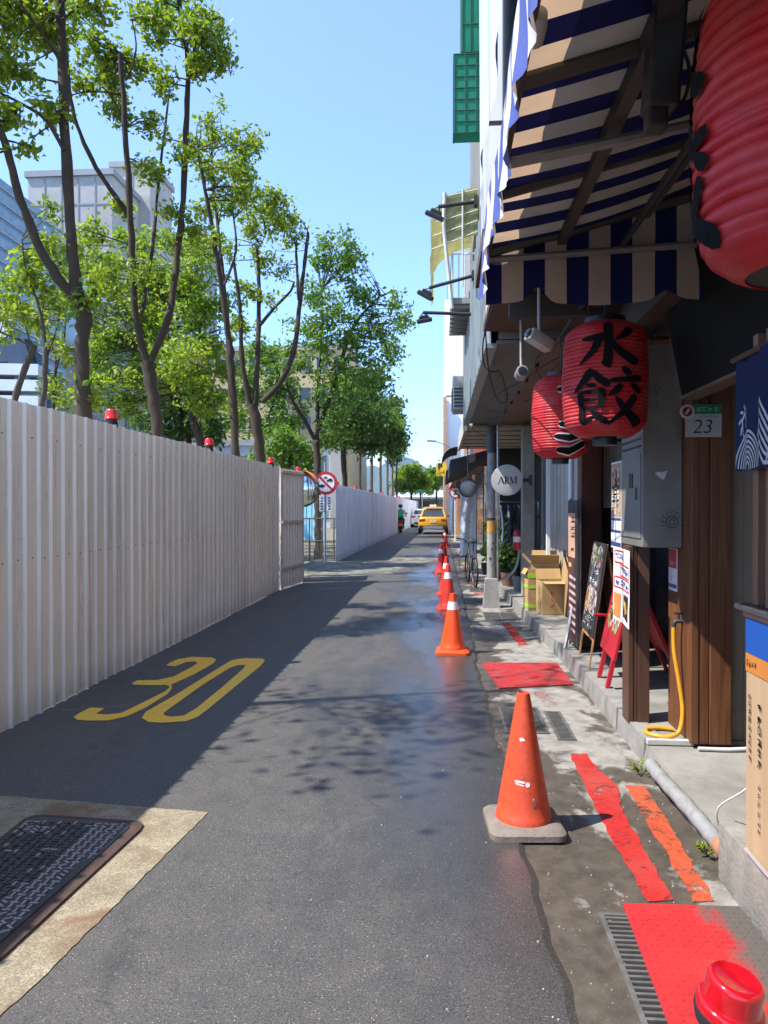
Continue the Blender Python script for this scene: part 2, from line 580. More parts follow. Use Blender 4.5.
wt.links.new(tcw.outputs['Generated'], spw.inputs[0]); wt.links.new(spw.outputs[2], rpw.inputs[0])
wt.links.new(sky.outputs[0], mxw.inputs[6]); wt.links.new(rpw.outputs[0], mxw.inputs[7])
wt.links.new(mxw.outputs[2], wt.nodes['Background'].inputs[0])
wt.nodes['Background'].inputs[1].default_value = 0.15
sl = bpy.data.lights.new('sun', 'SUN'); sl.energy = 3.0; sl.angle = R(0.53); sl.color = (1.0, 0.955, 0.885)
so = bpy.data.objects.new('sun', sl); COL.objects.link(so)
so.rotation_euler = SUN_TO.to_track_quat('Z', 'Y').to_euler()
scene.view_settings.view_transform = 'Standard'
scene.view_settings.look = 'None'
scene.view_settings.exposure = 1.65
scene.view_settings.gamma = 1.0
scene.cycles.use_denoising = True
scene.cycles.max_bounces = 8
scene.cycles.diffuse_bounces = 4
scene.cycles.sample_clamp_indirect = 8.0

def flat_poly(loops, z, name, mat, parent):
    bm = bmesh.new()
    es = []
    for lp in loops:
        vsx = [bm.verts.new((p.x, p.y, z)) for p in lp]
        es += [bm.edges.new((vsx[i], vsx[(i + 1) % len(vsx)])) for i in range(len(vsx))]
    bmesh.ops.triangle_fill(bm, use_beauty=True, edges=es)
    m_ = MB(); m_.bm(bm); bm.free()
    return m_.build(name, mat, parent)


def ragged(pts, amp, step):
    out = []
    for i in range(len(pts)):
        a, b = Vector(pts[i]), Vector(pts[(i + 1) % len(pts)])
        k = max(1, int((b - a).length / step))
        for j in range(k):
            p = a.lerp(b, j / k)
            out.append(Vector((p.x + random.uniform(-amp, amp), p.y + random.uniform(-amp, amp), p.z)))
    return out

# ================================================================== GROUND
mb = MB(); mb.quad((-6000, -400, -0.06), (6000, -400, -0.06), (6000, 9000, -0.06), (-6000, 9000, -0.06))
tag(mb.build('ground', M('bare_earth', (0.16, 0.15, 0.11), 0.95, 0.3, 2.0, bump=0.4, bscale=20)), kind='structure')

mb = MB()                                   # asphalt sheet with an uneven poured edge on the shop side
ys = [-4 + 0.12 * i for i in range(300)] + [32 + 3 * i for i in range(56)]
vs = []
for y in ys:
    e = 0.40 + 0.012 * math.sin(y * 3.1) + 0.010 * math.sin(y * 7.7 + 1) + 0.008 * math.sin(y * 17.3) - 0.03 * math.exp(-((y - 7.5) / 2.5) ** 2)
    vs += [(-3.9, y, 0.0), (e, y, 0.0), (e + 0.035, y, -0.0145)]
fs = []
for i in range(len(ys) - 1):
    a = 3 * i
    fs += [(a, a + 1, a + 4, a + 3), (a + 1, a + 2, a + 5, a + 4)]
mb.add(vs, fs)
tag(mb.build('road', ASPHALT), kind='structure')

mb = MB()
ys = [-4 + 0.5 * i for i in range(60)] + [26 + 4 * i for i in range(20)]
for i in range(len(ys) - 1):
    mb.quad((0.30, ys[i], -0.014), (1.75, ys[i], -0.014), (1.75, ys[i + 1], -0.014), (0.30, ys[i + 1], -0.014))
tag(mb.build('gutter_strip', GUTTER), kind='structure')


def kerb_x(y):
    pts = [(-4, 1.31), (3.4, 1.31), (7.4, 1.31), (9.5, 1.26), (13.5, 1.16), (20, 1.1), (110, 1.1)]
    for (y0, x0), (y1, x1) in zip(pts, pts[1:]):
        if y <= y1: return x0 + (x1 - x0) * (y - y0) / (y1 - y0)
    return 1.1


KERB = M('kerb_stone', (0.25, 0.238, 0.215), 0.8, 0.22, 7, bump=0.4, dirt=0.75)
mb = MB()
y = 4.9; k = 0
while y < 100:
    L = 0.72 if y < 30 else 4.0
    hh = 0.15 + 0.006 * math.sin(k * 2.3)
    x0, x1 = kerb_x(y), kerb_x(y + L - 0.012)
    j = 0.008 * math.sin(k * 5.1)
    g = 0.012
    b = [(x0 + j, y), (x0 + 0.13 + j, y), (x1 + 0.13 + j, y + L - g), (x1 + j, y + L - g)]
    mb.add([(p[0], p[1], -0.05) for p in b] + [(p[0] + (0.012 if q in (0, 3) else 0), p[1], hh) for q, p in enumerate(b)],
           [(0, 1, 2, 3), (4, 5, 6, 7), (0, 1, 5, 4), (1, 2, 6, 5), (2, 3, 7, 6), (3, 0, 4, 7)])
    y += L; k += 1
tag(mb.build('kerb', KERB), kind='structure')

WALK = M('walkway_screed', (0.24, 0.228, 0.205), 0.82, 0.2, 5, bump=0.4, dirt=0.7)
mb = MB()
for a, b in [(4.905, 7.4), (7.4, 9.5), (9.5, 13.5), (13.5, 20), (20, 100)]:
    mb.add([(kerb_x(a) + 0.1, a, 0.143), (3.2, a, 0.143), (3.2, b, 0.143), (kerb_x(b) + 0.1, b, 0.143)], [(0, 1, 2, 3)])
mb.add([(1.35, 4.905, 0.143), (3.2, 4.905, 0.143), (3.2, 4.905, -0.05), (1.35, 4.905, -0.05)], [(0, 1, 2, 3)])
tag(mb.build('walkway', WALK), kind='structure')
mb = MB()
mb.add([(1.34, 3.2, 0.09), (3.2, 3.2, 0.09), (3.2, 4.9, 0.115), (1.34, 4.9, 0.115), (1.30, 3.2, -0.05), (1.30, 4.9, -0.05)], [(0, 1, 2, 3), (0, 3, 5, 4)])
tag(mb.build('entrance_slab', M('slab_concrete', (0.25, 0.238, 0.21), 0.85, 0.2, 4, bump=0.4, dirt=0.65)), kind='structure')

# pale dusty ground at the site gate, sunlight through the gap painted in
random.seed(13)
SUN_DUST = worn_paint('sunlit_dusty_patch', (0.27, 0.235, 0.18), None, 0.47, 2.2, 0.9)
patch = ragged([(-3.7, 16.4, 0), (-2.3, 16.7, 0), (-1.3, 18.0, 0), (-0.9, 20.4, 0), (0.1, 23.4, 0), (-0.2, 25.0, 0), (-1.6, 24.2, 0), (-2.9, 22.4, 0), (-3.7, 21.9, 0)], 0.09, 0.25)
tag(flat_poly([patch], 0.005, 'sunlit_dusty_ground_patch', SUN_DUST, None), kind='structure')

# hills far away
mb = MB()
prof = []
for i in range(61):
    x = -1900 + i * 62
    hgt = 210 + 90 * math.exp(-((x + 130) / 130) ** 2) + 60 * math.sin(i * 0.55) + 28 * math.sin(i * 1.7) - 70 * math.exp(-((x - 260) / 300) ** 2)
    prof.append((x, hgt))
vs, fs = [], []
for j in range(6):
    f = j / 5
    for (x, hgt) in prof:
        vs.append((x, 3600 + 900 * f, -5 + hgt * math.sin(f * math.pi / 2) * (1 + 0.06 * math.sin(x * 0.02 + j * 2))))
for j in range(5):
    for i in range(60):
        a = j * 61 + i
        fs.append((a, a + 1, a + 62, a + 61))
mb.add(vs, fs)
tag(mb.build('hills', M('wooded_hill', (0.05, 0.075, 0.045), 0.95, 0.3, 0.01)), kind='structure')

# haze in the air
HB = MB(); HB.bb((-1990, -150, -8), (1990, 4700, 420))
hz = HB.build('haze', [], None)
hm = bpy.data.materials.new('haze_air'); hm.use_nodes = True
ht = hm.node_tree; ht.nodes.remove(ht.nodes['Principled BSDF'])
pv = ht.nodes.new('ShaderNodeVolumePrincipled')
pv.inputs['Color'].default_value = (0.55, 0.75, 1.0, 1); pv.inputs['Density'].default_value = 0.00009; pv.inputs['Anisotropy'].default_value = 0.2
ht.links.new(pv.outputs[0], ht.nodes['Material Output'].inputs['Volume'])
hz.data.materials.append(hm)
tag(hz, kind='stuff')

# ================================================================== ROAD MARKING 30
YELLOW = worn_paint('yellow_road_paint', (0.98, 0.48, 0.03), None, 0.335, 5)
three = [(48, 270), (72, 254), (108, 237), (155, 240), (126, 258), (160, 262), (215, 256), (300, 214), (368, 180), (384, 165), (372, 158), (330, 159), (256, 157), (251, 152), (270, 142), (340, 141), (396, 129),
         (460, 95), (480, 82), (470, 76), (440, 78), (402, 93), (370, 90), (384, 80), (412, 68), (462, 60), (530, 62), (545, 70), (535, 83), (470, 120), (402, 151), (388, 158), (391, 170), (375, 190), (300, 237), (232, 268), (172, 282), (100, 283), (60, 280)]
zero_o = [(285, 273), (300, 252), (400, 195), (480, 145), (560, 95), (600, 71), (645, 64), (705, 66), (716, 73), (700, 92), (620, 157), (520, 240), (480, 270), (440, 285), (360, 290), (310, 288)]
zero_i = [(365, 265), (362, 256), (400, 228), (500, 156), (590, 100), (620, 89), (648, 88), (640, 101), (560, 171), (475, 240), (432, 265), (390, 269)]
cv = lambda p: on_ground(60 + p[0] / 3.49, 640 + p[1] / 3.49, 0.0)
mk = thing('speed_marking', 'yellow number thirty painted on the asphalt beside the white hoarding', 'road marking', on_ground(170, 690))
flat_poly([[cv(p) for p in three]], 0.004, 'digit', YELLOW, mk)
flat_poly([[cv(p) for p in zero_o], [cv(p) for p in zero_i]], 0.004, 'digit', YELLOW, mk)

# ================================================================== MANHOLE PAD, COVER
PADM = pad_material()
random.seed(3)
pad = ragged([(-2.72, 1.95, 0), (-1.44, 2.15, 0), (-1.385, 2.5, 0), (-1.245, 3.9, 0), (-2.35, 4.02, 0), (-2.72, 4.05, 0)], 0.005, 0.04)
tag(flat_poly([pad], 0.004, 'concrete_pad', PADM, None), kind='structure')
mc = thing('manhole_cover', 'rusty rectangular iron utility cover with worn raised tread, set in pale concrete', 'manhole cover', (-2.05, 3.0, 0))
IRON = M('cast_iron', (0.075, 0.078, 0.085), 0.4, 0.3, 14, 0.75, bump=0.25, dirt=0.3)
RUST = M('rusty_iron', (0.075, 0.044, 0.034), 0.75, 0.35, 12, 0.3, bump=0.4, dirt=0.3)
WORN = M('worn_bright_iron', (0.4, 0.36, 0.36), 0.36, 0.25, 20, 0.7)
cc = [(-2.13, 2.35), (-1.60, 2.35), (-1.515, 3.64), (-1.525, 3.70), (-1.57, 3.735), (-2.10, 3.775), (-2.15, 3.76), (-2.175, 3.71)]
mb = MB(); mb.prism([(x, y, 0.006) for x, y in cc], (0, 0, 0.010)); mb.build('rim', RUST, mc)
ci = [(-2.11, 2.38), (-1.66, 2.38), (-1.575, 3.64), (-1.60, 3.69), (-2.09, 3.735), (-2.13, 3.72), (-2.145, 3.68)]
mb = MB(); mb.prism([(x, y, 0.0165) for x, y in ci], (0, 0, 0.004))
random.seed(11)
for j in range(44):
    for i in range(26):
        y_ = 2.42 + j * 0.029
        x_ = -2.66 + i * 0.0415
        xr = -1.665 + (y_ - 2.38) * 0.068 - 0.02
        if x_ < -2.105 - 0.02 * (y_ - 2.4) / 1.2: continue
        if x_ > xr or y_ > 3.70 - 0.02 * (x_ + 2.6): continue
        ang = 0.0 if (i + j) % 2 else math.pi / 2
        if (i // 2 + j // 3) % 5 == 0: ang = random.choice((0.6, -0.6))
        worn = (xr - x_) < 0.15 or (y_ > 3.5 and random.random() < 0.25) or random.random() < 0.10
        mb.box((x_ + random.uniform(-.002, .002), y_, 0.0225), (0.034, 0.0105, 0.005), Matrix.Rotation(ang, 3, 'Z'), mi=1 if worn else 0)
mb.build('tread_plate', [IRON, WORN], mc)

# ================================================================== HOARDING (corrugated site fence)
HOARD = hoarding_material('cream_hoarding', (0.82, 0.745, 0.65))
HOARD2 = hoarding_material('white_hoarding', (0.86, 0.89, 0.96), 0.34)
def rib_sheet(mbx, a, b, z0, z1, period=0.2, depth=0.022, phase=0.0, rows=1, cyc=((0.0, 0), (0.66, 0), (0.72, 1), (0.84, 1), (0.90, 0))):
    """trapezoid rib profile between ground points a and b; ribs stand out towards +X side"""
    a, b = Vector((a[0], a[1], 0)), Vector((b[0], b[1], 0))
    L = (b - a).length; d = (b - a) / L; nrm = Vector((d.y, -d.x, 0))
    pts, s = [], 0.0
    k = 0
    while True:
        done = False
        for f, h in cyc:
            s = (k + f) * period
            if s >= L: done = True; break
            pts.append((s, h))
        if done: break
        k += 1
    pts.append((L, 0))
    vs = []
    for s, h in pts:
        p = a + d * s + nrm * (h * depth)
        for r in range(rows + 1):
            vs.append((p.x, p.y, z0 + (z1 - z0) * r / rows))
    m = rows + 1
    fs = [(i * m + r, (i + 1) * m + r, (i + 1) * m + r + 1, i * m + r + 1) for i in range(len(pts) - 1) for r in range(rows)]
    mbx.add(vs, fs)


def hoarding(label, pts, z1, mat, sheet, group, period=0.2, rivets=False, depth=0.024):
    th = thing('site_hoarding', label, 'fence', (pts[0][0], pts[0][1], 0), group)
    rail = MB()
    for (ax, ay, az), (bx, by, bz) in zip(pts, pts[1:]):
        L = math.hypot(bx - ax, by - ay); k = max(1, round(L / sheet))
        for i in range(k):
            f0, f1 = i / k, (i + 1) / k
            wob = random.uniform(-0.006, 0.006)
            p0 = (ax + (bx - ax) * f0 + wob, ay + (by - ay) * f0); p1 = (ax + (bx - ax) * f1 + wob, ay + (by - ay) * f1)
            zt = az + (bz - az) * (f0 + f1) / 2 + random.uniform(-0.006, 0.006)
            m_ = MB(); rib_sheet(m_, p0, p1, random.uniform(-0.005, 0.012), zt, period, depth)
            if rivets:
                d = Vector((p1[0] - p0[0], p1[1] - p0[1], 0)).normalized()
                for r_ in range(round(L / k / period)):
                    for zz in ((1.24, 2.2) if r_ % 2 else (1.24,)):
                        q = Vector((p0[0], p0[1], zz)) + d * (r_ + 0.31) * period
                        m_.box(q + Vector((0.003, 0, random.uniform(-.01, .01))), (0.005, 0.010, 0.010), mi=1)
            m_.build('sheet', [mat, DARKMETAL], th, fix=False)
        m_ = MB(); m_.box(((ax + bx) / 2 - 0.03, (ay + by) / 2, (az + bz) / 2 - 0.06), (0.04, L, 0.05), Matrix.Rotation(-math.atan2(bx - ax, by - ay), 3, 'Z'))
        m_.build('rail', STEEL, th)
        m_ = MB(); m_.box(((ax + bx) / 2 - 0.03, (ay + by) / 2, 1.24), (0.04, L, 0.05), Matrix.Rotation(-math.atan2(bx - ax, by - ay), 3, 'Z'))
        m_.build('rail', STEEL, th)
    return th

random.seed(5)
hoarding('long cream white corrugated steel hoarding beside the yellow painted number', [(-3.2, -3.0, 2.46), (-3.2, 14.45, 2.45)], 2.45, HOARD, 0.8, 'corrugated site hoardings', rivets=True)
hoarding('long bluish white corrugated hoarding curving away behind the round no-entry traffic sign', [(-3.11, 22.0, 2.32), (-2.98, 32, 2.3), (-2.72, 46, 2.25), (-2.40, 62, 2.22), (-2.3, 78, 2.2)], 2.3, HOARD2, 2.0, 'corrugated site hoardings', 0.26, depth=0.045)
# rusty gate leaf closing the first hoarding
gt = thing('site_gate', 'streaky rust-stained corrugated gate leaf at the end of the cream hoarding', 'gate', (-3.17, 14.5, 0))
GATE = hoarding_material('rusty_gate_sheet', (0.85, 0.77, 0.69), 0.45)
mb = MB(); rib_sheet(mb, (-3.17, 14.5), (-2.985, 15.85), 0.03, 2.42, 0.17); mb.build('sheet', GATE, gt, fix=False)
mb = MB()
for z in (0.42, 1.35, 2.36):
    mb.box((-3.04, 15.17, z), (0.04, 1.36, 0.05), Matrix.Rotation(-math.atan2(0.185, 1.35), 3, 'Z'))
mb.tube([(-3.15, 14.52, 0), (-3.15, 14.52, 2.42)], 0.03); mb.tube([(-2.97, 15.85, 0), (-2.97, 15.85, 2.42)], 0.03)
mb.build('frame', M('rusty_tube', (0.6, 0.5, 0.42), 0.7, 0.3, 14, 0.3, dirt=0.6), gt)
# second return panel standing back
gt2 = thing('site_gate', 'narrow grey corrugated gate leaf folded back beside the convex mirror', 'gate', (-3.2, 16.2, 0))
mb = MB(); rib_sheet(mb, (-3.24, 15.92), (-3.3, 17.0), 0.03, 2.40, 0.17); mb.build('sheet', GATE, gt2, fix=False)
mb = MB(); mb.tube([(-3.31, 17.02, 0), (-3.31, 17.02, 2.42)], 0.03); mb.build('post', STEEL, gt2)

# warning lamps on the hoardings
LAMPRED = M('red_lamp_plastic', (0.6, 0.015, 0.02), 0.25, 0.1, 12)
bl = None
def warning_lamp(x, y, z, label):
    global bl
    if bl is None:
        bl = thing('warning_lamp', label, 'warning light', (x, y, z), 'red warning lamps along the hoarding tops')
        m_ = MB(); m_.lathe([(0.06, 0.0), (0.062, 0.05), (0.055, 0.055), (0.05, 0.1)], 16); m_.build('base', BLACK, bl, 40, True)
        m_ = MB(); m_.lathe([(0.066, 0.07), (0.068, 0.085), (0.06, 0.095), (0.058, 0.15), (0.045, 0.172), (0.0, 0.178)], 18); m_.build('dome', LAMPRED, bl, 40, True)
    else:
        o = copy_tree(bl); o.location = (x, y, z); o['label'] = label
warning_lamp(-3.24, 7.1, 2.44, 'red dome warning lamp nearest the thick forked trunk, on the cream hoarding')
warning_lamp(-3.24, 10.2, 2.44, 'red dome warning lamp on the cream hoarding below the slim twin trunks')
warning_lamp(-3.24, 14.0, 2.42, 'red dome warning lamp at the far end of the cream hoarding')
warning_lamp(-3.28, 16.95, 2.4, 'red dome warning lamp on the folded gate leaf above the mirror')
for i, (yy, x_) in enumerate([(22.6, -3.12), (27, -3.06), (32, -3.0), (37.5, -2.9), (43, -2.8), (49, -2.68), (55, -2.56)]):
    warning_lamp(x_ - 0.04, yy, 2.27 - 0.002 * yy + 0.03, 'small red warning lamp on the bluish white hoarding, %s from the round traffic sign' % ['first', 'second', 'third', 'fourth', 'fifth', 'sixth', 'seventh'][i])

# ================================================================== GATE GAP: mirror, sign, blue tarp, chain fence
sg = thing('traffic_sign', 'round red rimmed prohibition sign with diagonal bar over small vehicles, on a thin pole', 'traffic sign', (-3.38, 21.6, 0))
mb = MB(); mb.tube([(-3.38, 21.62, 0), (-3.38, 21.62, 2.98)], 0.032); mb.build('pole', STEEL, sg, 40)
SIGNRED = M('sign_red', (0.5, 0.02, 0.03), 0.4, 0.05)
SIGNWHITE = M('sign_white', (0.8, 0.8, 0.8), 0.4, 0.05)
face = lambda x, y: Vector((-3.35 + x, 21.565, 2.35 + y))
mb = MB()
def disc(m_, r, yy, n, c, mi, th=0.012):
    m_.prism([(c[0] + r * math.cos(2 * math.pi * i / n), yy, c[1] + r * math.sin(2 * math.pi * i / n)) for i in range(n)], (0, th, 0), mi)
disc(mb, 0.345, 21.58, 40, (-3.35, 2.35), 0); disc(mb, 0.255, 21.574, 36, (-3.35, 2.35), 1, 0.004)
# motor vehicle shapes
mb.prism([face(*p) for p in [(0.02, 0.05), (0.03, 0.09), (0.07, 0.1), (0.10, 0.14), (0.17, 0.14), (0.2, 0.1), (0.2, 0.05)]], (0, 0.006, 0), 2)
mb.prism([face(*p) for p in [(-0.2, -0.1), (-0.19, -0.04), (-0.15, -0.06), (-0.12, -0.02), (-0.07, -0.05), (-0.03, -0.05), (-0.03, -0.1), (-0.08, -0.13), (-0.15, -0.13)]], (0, 0.006, 0), 2)
mb.prism([face(*p) for p in [(-0.06, 0.14), (-0.04, 0.19), (0.03, 0.19), (0.05, 0.14)]], (0, 0.006, 0), 2)
mb.prism([face(*p) + Vector((0, -0.004, 0)) for p in [(-0.2, 0.155), (-0.155, 0.2), (0.2, -0.155), (0.155, -0.2)]], (0, 0.005, 0), 0)
mb.build('sign_disc', [SIGNRED, SIGNWHITE, INK], sg)
for x in (-3.47, -3.25):
    m_ = MB(); m_.bb((x - 0.075, 21.575, 1.5), (x + 0.075, 21.59, 2.0))
    for r_ in range(5):
        m_.bb((x - 0.03, 21.57, 1.57 + r_ * 0.08), (x + 0.03, 21.574, 1.61 + r_ * 0.08), mi=1)
    m_.bb((x - 0.075, 21.571, 1.5), (x + 0.075, 21.574, 1.53), mi=2)
    m_.build('plate', [SIGNWHITE, INK, M('sign_amber', (0.6, 0.35, 0.02), 0.4)], sg)

mr = thing('convex_mirror', 'round convex road mirror with an orange hood over the gate gap', 'mirror', (-3.55, 19.0, 0))
MIRROR = M('mirror_steel', (0.5, 0.52, 0.52), 0.08, 0.2, 3, 1.0)
ORANGE = M('orange_plastic', (0.75, 0.19, 0.05), 0.45, 0.12, 6, dirt=0.2)
rot = Matrix.Rotation(R(90), 3, 'X') @ Matrix.Rotation(R(-18), 3, 'Y')
mb = MB(); mb.tube([(-3.62, 19.08, 0), (-3.62, 19.08, 2.4)], 0.038); mb.build('pole', STEEL, mr, 40)
mb = MB(); mb.lathe([(0.44, -0.03), (0.42, 0.0), (0.3, 0.06), (0.15, 0.09), (0.0, 0.1)], 30, (-3.55, 19.0, 2.12), rot); mb.build('mirror_face', MIRROR, mr, 60)
mb = MB()
pth = [(0.455 * math.cos(a), 0.455 * math.sin(a)) for a in [2 * math.pi * i / 32 for i in range(33)]]
mb.tube([Vector((-3.55, 19.0, 2.12)) + rot @ Vector((x, y, -0.02)) for x, y in pth], 0.02, 6); mb.build('rim', DARKMETAL, mr, 60)
mb = MB()
mb.grid(lambda u, v: Vector((-3.55, 19.0, 2.12)) + rot @ Vector((0.475 * math.cos(R(20) + R(140) * u), 0.475 * math.sin(R(20) + R(140) * u), -0.05 + 0.22 * v)), 18, 2)
mb.build('hood', ORANGE, mr, 60)

bp = thing('bollard_post', 'yellow and black banded steel post below the convex mirror', 'post', (-3.38, 17.4, 0))
mb = MB()
for i in range(9):
    mb.lathe([(0.05, i * 0.17), (0.05, (i + 1) * 0.17)], 14, (-3.38, 17.4, 0), mi=i % 2, caps=(i == 8))
mb.build('post', [BLACK, M('hazard_yellow', (0.65, 0.38, 0.02), 0.5, dirt=0.3)], bp, 40)

tp = thing('site_gate', 'pale blue corrugated gate panel inside the gap behind the round sign', 'gate', (-4.6, 24, 0))
mb = MB(); rib_sheet(mb, (-4.95, 24.4), (-3.75, 24.0), 0.55, 2.0, 0.2); mb.build('sheet', hoarding_material('blue_sheet', (0.24, 0.5, 0.62), 0.5), tp, fix=False)
mb = MB()
for x, y in ((-4.9, 24.45), (-3.75, 24.05)): mb.tube([(x, y, 0), (x, y, 2.05)], 0.03)
mb.tube([(-4.9, 24.45, 0.55), (-3.75, 24.05, 0.55)], 0.025)
mb.build('frame', STEEL, tp)
cf = thing('mesh_barrier', 'low dark mesh barrier across the gate gap under the blue panel', 'barrier', (-3.6, 22.2, 0))
mb = MB()
for x in (-4.35, -3.95, -3.55, -3.2): mb.tube([(x, 22.2, 0), (x, 22.2, 1.32)], 0.022)
mb.tube([(-4.4, 22.2, 1.3), (-3.14, 22.2, 1.3)], 0.022); mb.tube([(-4.4, 22.2, 0.62), (-3.14, 22.2, 0.62)], 0.018)
for i in range(24): mb.tube([(-4.4 + i * 0.053, 22.2, 0.02), (-4.4 + i * 0.053, 22.2, 0.62)], 0.008, 4)
for i in range(6): mb.tube([(-4.4, 22.21, 0.08 + i * 0.1), (-3.14, 22.21, 0.08 + i * 0.1)], 0.008, 4)
mb.build('frame', M('barrier_rust', (0.12, 0.1, 0.085), 0.8, 0.3, 10, 0.2, dirt=0.5), cf)

# ================================================================== TREES
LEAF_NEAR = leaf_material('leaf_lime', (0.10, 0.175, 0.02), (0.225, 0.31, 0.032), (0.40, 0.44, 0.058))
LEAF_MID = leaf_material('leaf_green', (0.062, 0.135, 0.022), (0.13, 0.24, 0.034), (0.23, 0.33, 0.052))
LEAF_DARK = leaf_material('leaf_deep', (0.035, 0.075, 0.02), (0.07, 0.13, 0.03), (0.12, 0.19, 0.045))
LEAF_BRIGHT = leaf_material('leaf_bright', (0.12, 0.21, 0.024), (0.25, 0.35, 0.038), (0.40, 0.46, 0.062))


def leaf_mesh(name, cen, size, mat, parent, up=0.5):
    """many single leaves: cen N x 3, size N"""
    cen = np.asarray(cen, dtype=np.float64)
    N = len(cen)
    nrm = RNG.normal(size=(N, 3)); nrm /= np.linalg.norm(nrm, axis=1)[:, None]
    nrm[:, 2] += up; nrm /= np.linalg.norm(nrm, axis=1)[:, None]
    ax = np.cross(nrm, RNG.normal(size=(N, 3))); ax /= np.linalg.norm(ax, axis=1)[:, None] + 1e-9
    bx = np.cross(nrm, ax)
    s = np.asarray(size)[:, None]
    wv = RNG.uniform(0.2, 0.36, (N, 1))
    v = np.empty((N, 6, 3))
    v[:, 0] = cen - ax * s * 0.5
    v[:, 1] = cen - ax * s * 0.12 + bx * s * wv + nrm * s * 0.10
    v[:, 2] = cen + ax * s * 0.28 + bx * s * wv * 0.62 + nrm * s * 0.06
    v[:, 3] = cen + ax * s * 0.55 - nrm * s * 0.08
    v[:, 4] = cen + ax * s * 0.28 - bx * s * wv * 0.62 + nrm * s * 0.06
    v[:, 5] = cen - ax * s * 0.12 - bx * s * wv + nrm * s * 0.10
    off = np.array(world_loc(parent))
    v = (v.reshape(-1, 3) - off).astype(np.float32)
    me = bpy.data.meshes.new(name)
    me.vertices.add(N * 6); me.vertices.foreach_set('co', v.ravel())
    idx = np.arange(N)[:, None] * 6
    quads = np.concatenate([idx + [0, 1, 2, 3], idx + [0, 3, 4, 5]], axis=1).reshape(-1)
    me.loops.add(N * 8); me.loops.foreach_set('vertex_index', quads.astype(np.int32))
    me.polygons.add(N * 2); me.polygons.foreach_set('loop_start', (np.arange(N * 2) * 4).astype(np.int32))
    me.materials.append(mat)
    me.update(calc_edges=True)
    o = bpy.data.objects.new(name, me); COL.objects.link(o); o.parent = parent
    return o


def smooth_path(pts, k=4):
    P = [Vector(p) for p in pts]
    if len(P) < 3: return P
    out = []
    for i in range(len(P) - 1):
        p0, p1, p2, p3 = P[max(i - 1, 0)], P[i], P[i + 1], P[min(i + 2, len(P) - 1)]
        for j in range(k):
            t = j / k
            out.append(0.5 * ((2 * p1) + (p2 - p0) * t + (2 * p0 - 5 * p1 + 4 * p2 - p3) * t * t + (3 * p1 - p0 - 3 * p2 + p3) * t ** 3))
    out.append(P[-1])
    return out


LEAFX = 2.3


